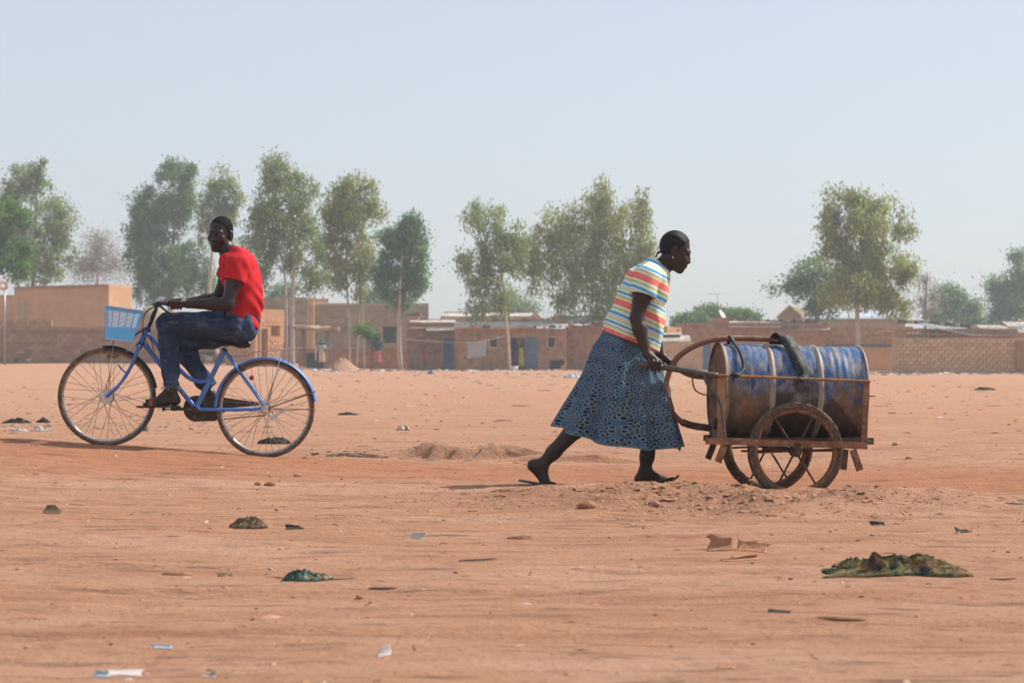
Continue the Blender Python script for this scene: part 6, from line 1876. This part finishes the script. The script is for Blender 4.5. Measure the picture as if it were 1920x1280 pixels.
def crumple(label, px, py, wpx, hpx, mat, name='rag', cat='rag', rough=1.0, seed=0, depth=.6, n=26, m=20, ang=0.0, prof=None):
    """Crumpled cloth, paper or bag lying on the ground; px,py = bottom middle; prof = height along its length."""
    p = G(px, py); k = p.y / FPX; L, H = wpx * k, hpx * k * 1.15; Dp = L * depth; p.y += Dp * .35
    S = seed * 13.7; n, m = max(n, 22), max(m, 16)
    u, w = np.meshgrid(np.linspace(-1, 1, n + 1), np.linspace(-1, 1, m + 1), indexing='ij')
    r = np.maximum(abs(u), abs(w)); a = np.arctan2(w, u)
    e = 1 + .75 * noise2(np.cos(a) * 1.7 + S, np.sin(a) * 1.7) + .35 * noise2(np.cos(a) * 4 + S, np.sin(a) * 4 + 5)
    q = r / np.maximum(np.hypot(u, w), 1e-6) * .35 + .65
    x, y = u * q * e * L / 2, w * q * e * Dp / 2
    rid = np.clip(1 - 2.6 * abs(fbm(u * 1.9 + S, w * 2.3 - S, 3, seed)), 0, 1) ** 1.4
    rid2 = np.clip(1 - 3 * abs(fbm(u * 4.3 + S, w * 4.1 + S, 2, seed + 5)), 0, 1)
    z = .8 * H * rough * (1 - r ** 2.2) ** .9 * (.28 + .40 * rid + .40 * rid2)
    if prof is not None: z = z * np.interp(u, [q_[0] for q_ in prof], [q_[1] for q_ in prof])
    else: z = z * (1 + .6 * fbm(u * 1.1 + S * 2, w * .8, 2, 9))
    z += H * .14 * np.clip(noise2(u * 2.2 + S, w * 2.2 + 3), 0, 1) * (r > .9)
    x = x + .09 * L * fbm(u * 3 + 7 + S, w * 3, 2, 6); y = y + .09 * Dp * fbm(u * 3, w * 3 + 9 + S, 2, 7)
    ca, sa = math.cos(ang), math.sin(ang)
    X, Y = p.x + x * ca - y * sa, p.y + x * sa + y * ca
    Z = ground_z(X, Y) + np.maximum(z, 0) + np.where(r < .99, .004, .0)
    i_ = np.arange((n + 1) * (m + 1)).reshape(n + 1, m + 1)
    F_ = np.stack([i_[:-1, :-1], i_[1:, :-1], i_[1:, 1:], i_[:-1, 1:]], -1).reshape(-1, 4)
    o = mesh_obj(name, np.stack([X, Y, Z], -1).reshape(-1, 3), F_, MT[mat], origin=(p.x, p.y, gz(p.x, p.y)), smooth=True)
    o.data.set_sharp_from_angle(angle=math.radians(35))
    md_ = o.modifiers.new('thickness', 'SOLIDIFY'); md_.thickness = min(.004, H * .15); md_.offset = -1
    return tag(o, label, cat)


def scrap(label, px, py, wpx, hpx, mat, name='paper_scrap', cat='paper', seed=0, ang=0.0, bend=1.2, ratio=.6):
    """Thin curled sheet (paper, husk, dead leaf) resting on the ground, one edge standing up."""
    p = G(px, py); k = p.y / FPX; L = wpx * k; H = hpx * k; n, m = 12, 8; r = random.Random(seed * 31 + 5); Wd = L * ratio
    u, w = np.meshgrid(np.linspace(0, 1, n + 1), np.linspace(0, 1, m + 1), indexing='ij')
    w = w + .3 * noise2(u * 2.5 + seed, w * 2.5) + .4 * (noise2(u * 2.1 + seed * 3.3, 0 * u) * (w - .5)); u = u + .3 * noise2(w * 2.2 + seed * 1.7, u * 1.5)
    th = bend * w ** 1.5 + .35 * np.sin(u * 3.1 + seed)
    x = (u - .5) * L; yy = Wd * np.sin(np.clip(bend * w, 0, 2.6)) / bend; z = H * (1 - np.cos(np.clip(bend * w, 0, 3))) / (1 - math.cos(min(bend, 3))) * (.35 + .65 * np.clip(.5 + 1.6 * noise2(u * 1.6 + seed * 2.3, 0 * u), 0, 1))
    z = z + .12 * H * noise2(u * 5 + seed, w * 5)
    ca, sa = math.cos(ang), math.sin(ang); X, Y = p.x + x * ca - yy * sa, p.y + x * sa + yy * ca
    Z = ground_z(X, Y) + np.maximum(z, 0) + .002
    i_ = np.arange((n + 1) * (m + 1)).reshape(n + 1, m + 1)
    o = mesh_obj(name, np.stack([X, Y, Z], -1).reshape(-1, 3), np.stack([i_[:-1, :-1], i_[1:, :-1], i_[1:, 1:], i_[:-1, 1:]], -1).reshape(-1, 4), MT[mat], origin=p)
    o.data.set_sharp_from_angle(angle=math.radians(40)); md_ = o.modifiers.new('thickness', 'SOLIDIFY'); md_.thickness = .0022
    return tag(o, label, cat)


def stone(label, px, py, wpx, mat, seed=0, flat=.6, name='stone', cat='stone'):
    p = G(px, py); r = wpx * p.y / FPX / 2
    mb = MB().ell((p.x, p.y, p.z + r * flat * .45), (r, r * .8, r * flat), 12, 8); s = seed * 3.3
    mb.v = [(p.x + (x - p.x) * (1 + .5 * float(noise2(x / r * 1.5 + s, z / r * 1.5))), p.y + (y - p.y) * (1 + .4 * float(noise2(y / r * 2 + s, x / r * 2))), z + r * .3 * float(noise2(x / r * 2 + s, y / r * 2))) for x, y, z in mb.v]
    return tag(mb.build(name, MT[mat], origin=p, smooth=False), label, cat)


def camo():
    t = NT('faded_camouflage_cloth')
    n1, n2 = t.noise(11, 3, .5, dist=.6), t.noise(7, 3, .5, t.map(loc=(3, 5, 1)), .8)
    c = t.ramp(n1, [(0, (.035, .04, .025, 1)), (.43, (.11, .105, .04, 1)), (.52, (.02, .055, .045, 1)), (.60, (.17, .15, .06, 1))], 'CONSTANT')
    c = t.mix(t.ramp(n2, [(.57, 0), (.59, 1)]), c, (.02, .028, .022, 1)); c = t.mix(t.ramp(t.noise(16, 4), [(.46, 0), (.62, .75)]), c, (.22, .125, .065, 1))
    return t.fin(c, .92, .1, 0, t.noise(60, 4), .3, .006)


MT['camo'] = camo()
MT['kraft'] = M('brown_kraft_paper', (.40, .20, .11, 1), .85, .25, 12, .1, dirt=(.20, .10, .06, 1), dk=.3)
MT['green_bag'] = M('dark_green_plastic', (.025, .075, .05, 1), .5, .35, 9, .35, dirt=(.25, .15, .08, 1), dk=.35)
MT['dead_leaf'] = M('dead_brown_leaf', (.17, .115, .075, 1), .9, .4, 14, .1)
MT['dead_dark'] = M('charred_leaf', (.045, .04, .036, 1), .85, .35, 14, .15)
MT['bark_or'] = M('orange_bark_chip', (.50, .27, .15, 1), .9, .25, 20, .1)
MT['bark_pale'] = M('pale_wood_chip', (.60, .43, .30, 1), .9, .2, 20, .1)
MT['bark_grey'] = M('grey_twig', (.17, .14, .115, 1), .9, .3, 20, .1)
MT['paper'] = M('dirty_white_paper', (.52, .47, .43, 1), .8, .1, 10, .2)
MT['plastic_w'] = M('milky_plastic', (.46, .38, .32, 1), .45, .15, 10, .4)
MT['plastic_k'] = M('black_plastic', (.018, .018, .022, 1), .4, .3, 10, .4)
MT['plastic_b'] = M('blue_plastic', (.05, .10, .35, 1), .45, .2, 8, .4)
MT['plastic_g'] = M('pale_blue_plastic', (.40, .47, .52, 1), .5, .2, 8, .4)
MT['clod'] = M('earth_clod', (.36, .18, .105, 1), .95, .25, 14, .06, bump=.4, bscale=50)

cr = crumple('faded camouflage jacket crumpled on the foreground dirt', 1700, 1078, 246, 40, 'camo', 'jacket', 'clothing', 1.05, 3, .5, 90, 50, prof=[(-1, .3), (-.7, .4), (-.5, .5), (-.38, 1.05), (-.26, .8), (.05, .85), (.3, .95), (.55, .85), (.8, 1.0), (1, .8)])
crumple('camouflage sleeve stretched left of the crumpled jacket', 1612, 1066, 88, 22, 'camo', 'sleeve', 'clothing', .9, 8, .5, 26, 18)
scrap('large folded brown paper sheet with its edge raised', 1405, 1033, 70, 36, 'kraft', 'paper_wrap', 'paper', 11, -0.48, 1.27)
scrap('curled brown paper scrap left of the folded sheet', 1350, 1032, 48, 28, 'kraft', 'paper_scrap', 'paper', 12, -0.07, 1.65)
scrap('flat pale paper strip in front of the brown paper', 1396, 1050, 70, 10, 'kraft', 'paper_strip', 'paper', 13, 0.34, 2.02)
crumple('dark green torn plastic bag on the foreground dirt', 575, 1089, 92, 22, 'green_bag', 'plastic_bag', 'bag', 1.0, 14, .6, 30, 20)
stick('brown twig trailing from the green bag', 640, 1086, 60, 'bark_grey', .35)
crumple('dry brown leaf clump in the left foreground', 470, 991, 62, 24, 'dead_leaf', 'leaf_clump', 'leaves', 1.1, 15, .7, 30, 22)
scrap('small charred scrap right of the dry leaf clump', 553, 992, 34, 8, 'dead_dark', 'charred_scrap', 'scrap', 16, 0.47, 1.90)
scrap('small orange brown dead leaf near the left edge', 97, 963, 34, 14, 'dead_leaf', 'dead_leaf', 'leaf', 17, -0.23, 1.02)
stick('long pale wood splinter near the left edge', 166, 938, 62, 'bark_pale', .3, .15)
stick('dark twig just below the long pale splinter', 145, 947, 30, 'bark_grey', .35)
stick('thick orange bark piece in the left foreground', 331, 1077, 56, 'bark_or', .9)
scrap('little dead leaf right of the thick orange bark', 424, 1080, 26, 8, 'dead_leaf', 'dead_leaf', 'leaf', 18, 0.18, 1.40)
stick('grey twig with pale end right of the green bag', 718, 1104, 54, 'bark_grey', .7, -.1)
stone('small dark stone under the grey twig', 674, 1122, 16, 'clod', 3)
scrap('curled white scrap in the middle foreground', 782, 1010, 26, 12, 'paper', 'paper_scrap', 'paper', 19, -0.52, 1.77)
stick('thick pinkish bark chip in the middle foreground', 981, 1009, 62, 'bark_or', .9, .03)
stick('thin pale splinter right of the earth mound', 1198, 986, 58, 'bark_pale', .5, .02)
stick('dark twisted twig left of the pinkish bark chip', 896, 1051, 74, 'bark_grey', .55, -.05)
stick('orange bark strip behind the walker trailing foot', 948, 921, 60, 'bark_or', .7, .05)
scrap('pale pink husk beside the trailing flip-flop', 976, 920, 30, 9, 'kraft', 'husk', 'husk', 20, -0.11, 0.90)
scrap('torn white plastic strip at the bottom left', 236, 1266, 66, 12, 'paper', 'plastic_strip', 'plastic', 21, 0.30, 1.27)
scrap('bluish scrap left of the torn white strip', 186, 1268, 30, 8, 'plastic_g', 'plastic_scrap', 'plastic', 22, -0.40, 1.65)
scrap('pale blue wrapper above the torn white strip', 305, 1215, 38, 7, 'plastic_g', 'wrapper', 'wrapper', 23, 0.01, 2.02)
scrap('white paper scrap standing at the bottom centre', 724, 1230, 26, 18, 'paper', 'paper_scrap', 'paper', 24, 0.42, 1.15)
scrap('whitish blob of plastic at the bottom edge', 391, 1270, 24, 10, 'plastic_w', 'plastic_scrap', 'plastic', 25, -0.28, 1.52)
scrap('black plastic scrap right of the cart track', 1647, 984, 30, 9, 'plastic_k', 'plastic_scrap', 'plastic', 26, 0.13, 1.90)
scrap('black leaf scrap near the right edge', 1812, 998, 30, 9, 'dead_dark', 'charred_scrap', 'scrap', 27, 0.54, 1.02)
scrap('dark flat scrap below the brown papers', 1462, 1148, 44, 7, 'dead_dark', 'charred_scrap', 'scrap', 28, -0.16, 1.40)
stick('long pale bark strip in the right foreground', 1578, 1160, 92, 'bark_or', .6, -.06)
stick('pale splinter left of the crumpled jacket', 1646, 1003, 26, 'bark_pale', .4, .1)
stick('thin black twig at the right edge behind the jacket', 1905, 945, 40, 'bark_grey', .5)
stick('brown twig right of the crumpled jacket', 1880, 1086, 50, 'dead_leaf', .5)
crumple('crumpled milky plastic bag lying in mid distance', 757, 806, 24, 12, 'plastic_w', 'plastic_bag', 'bag', 1.1, 29, .7, 16, 12)
stick('orange bark piece lying in mid distance', 977, 762, 36, 'bark_or', .9)
crumple('black plastic heap at the far left behind the front wheel', 32, 793, 52, 9, 'plastic_k', 'plastic_bag', 'bag', 1.1, 30, .5, 20, 14)
crumple('second black plastic scrap just left of the front wheel', 80, 792, 24, 9, 'plastic_k', 'plastic_bag', 'bag', 1.1, 31, .5, 16, 10)
crumple('white plastic bag at the left edge below the black heap', 32, 808, 34, 10, 'plastic_w', 'plastic_bag', 'bag', 1.1, 32, .6, 18, 12)
crumple('second white plastic bag beside the front wheel', 76, 808, 32, 9, 'plastic_w', 'plastic_bag', 'bag', 1.1, 33, .6, 18, 12)
crumple('grey rag seen through the rear bicycle wheel', 512, 832, 56, 15, 'dead_dark', 'rag', 'rag', 1.1, 34, .5, 24, 16)
crumple('dark leaf heap seen through the front bicycle wheel', 268, 808, 18, 9, 'dead_leaf', 'leaf_clump', 'leaves', 1.2, 35, .6, 14, 10)
crumple('dry grass mat just right of the rear wheel', 665, 856, 110, 10, 'dead_leaf', 'dry_grass', 'grass', .7, 36, .3, 40, 12)
stone('pink stone near the track below the rear wheel', 558, 893, 14, 'bark_or', 5)
stone('left one of two brown clods on the near track', 484, 909, 14, 'clod', 6)
stone('right one of two brown clods on the near track', 508, 910, 22, 'clod', 7, .5)
stone('earth clod on the mound below the walking woman', 1103, 950, 34, 'clod', 8, .5)
stone('dark clod on the mound below the woman front foot', 1225, 948, 26, 'clod', 9, .5)
stone('brown stone far right of the cart wheels', 1703, 860, 12, 'clod', 10)
stone('dark pebble above the brown stone at right', 1678, 834, 12, 'clod', 11)
crumple('dark rag lying far off at the right', 1848, 731, 40, 7, 'dead_dark', 'rag', 'rag', 1.0, 37, .4, 14, 8)
crumple('bright blue plastic bag far off before the mud houses', 807, 701, 12, 7, 'plastic_b', 'plastic_bag', 'bag', 1.2, 38, .8, 12, 10)
crumple('dark wet rag far off left of the blue bag', 650, 778, 34, 6, 'dead_dark', 'rag', 'rag', 1.0, 39, .4, 14, 8)
crumple('blue grey plastic heap far off just left of the woman', 1075, 708, 32, 9, 'plastic_g', 'plastic_heap', 'plastic', 1.1, 40, .6, 16, 12)
scrap('orange brown scrap at the bottom right corner', 1360, 1252, 30, 14, 'bark_or', 'dead_leaf', 'leaf', 41, -0.37, 1.27)

# uncountable grit, chips and far rubbish
def scatter(name, label, n, place, size, mats_val, mat, seed, flat=.6, cat='gravel', long=2.2):
    r = np.random.default_rng(seed); base = np.array([(1, 0, 0), (0, 1, 0), (-1, 0, 0), (0, -1, 0), (0, 0, 1), (.6, .6, .5), (-.6, .5, .6)], float)
    fc = [(0, 5, 4), (5, 1, 4), (1, 6, 4), (6, 2, 4), (2, 3, 4), (3, 0, 4), (0, 1, 5), (1, 2, 6)]
    xs, ys = place(r, n); zs = ground_z(xs, ys); s = size(r, n, ys)
    V_ = np.zeros((n, 7, 3)); ang = r.random(n) * 6.28; el = 1 + long * r.random(n) ** 3
    for k in range(7):
        b = base[k] * (1 + .5 * (r.random((n, 3)) - .5)); x, y = b[:, 0] * el, b[:, 1]
        V_[:, k, 0] = xs + s * (x * np.cos(ang) - y * np.sin(ang)); V_[:, k, 1] = ys + s * (x * np.sin(ang) + y * np.cos(ang)); V_[:, k, 2] = zs + s * (b[:, 2] * flat - .12)
    F_ = (np.array(fc)[None] + 7 * np.arange(n)[:, None, None]).reshape(-1, 3)
    o = mesh_obj(name, V_.reshape(-1, 3), F_, mat, smooth=False, attrs={'tint': np.repeat(mats_val(r, n), 7)})
    return tag(o, label, cat, kind='stuff')


t = NT('mixed_grit')
MT['grit'] = t.fin(t.ramp(t.attr('tint'), [(0, (.09, .06, .045, 1)), (.3, (.30, .155, .09, 1)), (.6, (.42, .22, .13, 1)), (.8, (.46, .27, .17, 1)), (1, (.50, .38, .29, 1))]), .95, .08)
t = NT('mixed_rubbish')
MT['rubbish'] = t.fin(t.ramp(t.attr('tint'), [(0, (.06, .05, .045, 1)), (.3, (.20, .15, .11, 1)), (.55, (.42, .30, .22, 1)), (.75, (.50, .45, .42, 1)), (.9, (.62, .60, .60, 1)), (.96, (.16, .22, .32, 1)), (1, (.07, .11, .25, 1))]), .85, .15)


def near_place(r, n):
    y = 5.3 * (60 / 5.3) ** (r.random(n) ** .8); x = (r.random(n) * 2 - 1) * .235 * y; return x, y


scatter('grit', 'small stones and chips strewn over the earth', 9000, near_place, lambda r, n, y: (.0018 + .011 * r.random(n) ** 7) * (.7 + y / 20), lambda r, n: r.random(n), MT['grit'], 1)
scatter('crumbs', 'rough earth crumbs on the low mound', 5200, lambda r, n: (r.normal(1.1, .75, n), r.normal(12.5, .6, n)), lambda r, n, y: .003 + .016 * r.random(n) ** 4, lambda r, n: .2 + .45 * r.random(n), MT['grit'], 2)


scatter('chips', 'thin twigs and bark chips strewn over the earth', 900, near_place, lambda r, n, y: (.002 + .006 * r.random(n) ** 4) * (.7 + y / 20), lambda r, n: r.random(n) ** 1.3, MT['grit'], 9, .5, 'chips', 16)


def bank_place(r, n):
    k = r.random(n); x = np.where(k < .5, r.normal(-4.6, 1.2, n), np.where(k < .8, r.normal(-1.25, .35, n), r.normal(-.3, .5, n))); y = np.where(k < .5, r.normal(26, 1.6, n), r.normal(18.6, .7, n)); return x, y


scatter('litter_bed', 'mixed dry litter on the verge behind the bicycle', 1500, bank_place, lambda r, n, y: .008 + .035 * r.random(n) ** 4, lambda r, n: .5 * r.random(n), MT['rubbish'], 3, .35, 'litter')


def far_place(r, n):
    k = r.random(n); x = np.where(k < .62, r.uniform(-13, 9, n), r.normal(22, 3.2, n)); y = np.where(k < .62, r.normal(134, 7, n), r.normal(116, 4, n)); return x, y


scatter('far_rubbish', 'strip of scattered rubbish before the distant houses', 1100, far_place, lambda r, n, y: .04 + .2 * r.random(n) ** 4, lambda r, n: r.random(n) ** 1.6, MT['rubbish'], 4, .5, 'rubbish')
scatter('mid_litter', 'sparse litter over the middle of the field', 2600, lambda r, n: (r.uniform(-14, 14, n), 24 + 90 * r.random(n) ** 1.3), lambda r, n, y: (.008 + .05 * r.random(n) ** 5) * (.5 + y / 60), lambda r, n: r.random(n) ** 1.7 * .85, MT['rubbish'], 5, .4, 'litter')

# ------------------------------------------------------------------ dusty air
hz = MB().box((0, 130, 11), (420, 330, 24.5))
ho = hz.build('haze', None, smooth=False)
tag(ho, kind='stuff', label='pale dusty air over the whole place', cat='haze')
t = NT('dusty_air'); t.n.remove(t.b)
pv = t.n.new('ShaderNodeVolumePrincipled')
pv.inputs['Color'].default_value = (.86, .88, .92, 1); pv.inputs['Density'].default_value = .00095; pv.inputs['Anisotropy'].default_value = .2
t.l.new(pv.outputs[0], t.out.inputs['Volume'])
ho.data.materials.append(t.m)

# ------------------------------------------------------------------ families of alike things
FAM = {'tree': 'trees around the field', 'stick': 'twigs and bark on the ground', 'stone': 'loose stones and clods', 'bag': 'plastic bags on the ground', 'house': 'mud houses around the field',
       'plastic': 'plastic scraps on the ground', 'paper': 'paper scraps on the ground', 'leaf': 'dead leaves on the ground', 'scrap': 'charred scraps on the ground', 'rag': 'rags on the ground',
       'wall': 'walls round the compounds', 'strap': 'rubber straps on the drum', 'hen': 'hens by the brown wall', 'leaves': 'leaf clumps on the ground'}
for o in COL.objects:
    c = o.get('category')
    if o.parent is None and c in FAM and 'group' not in o: o['group'] = FAM[c]
    if c == 'person' and o.location.y > 100: o['group'] = 'people by the distant houses'
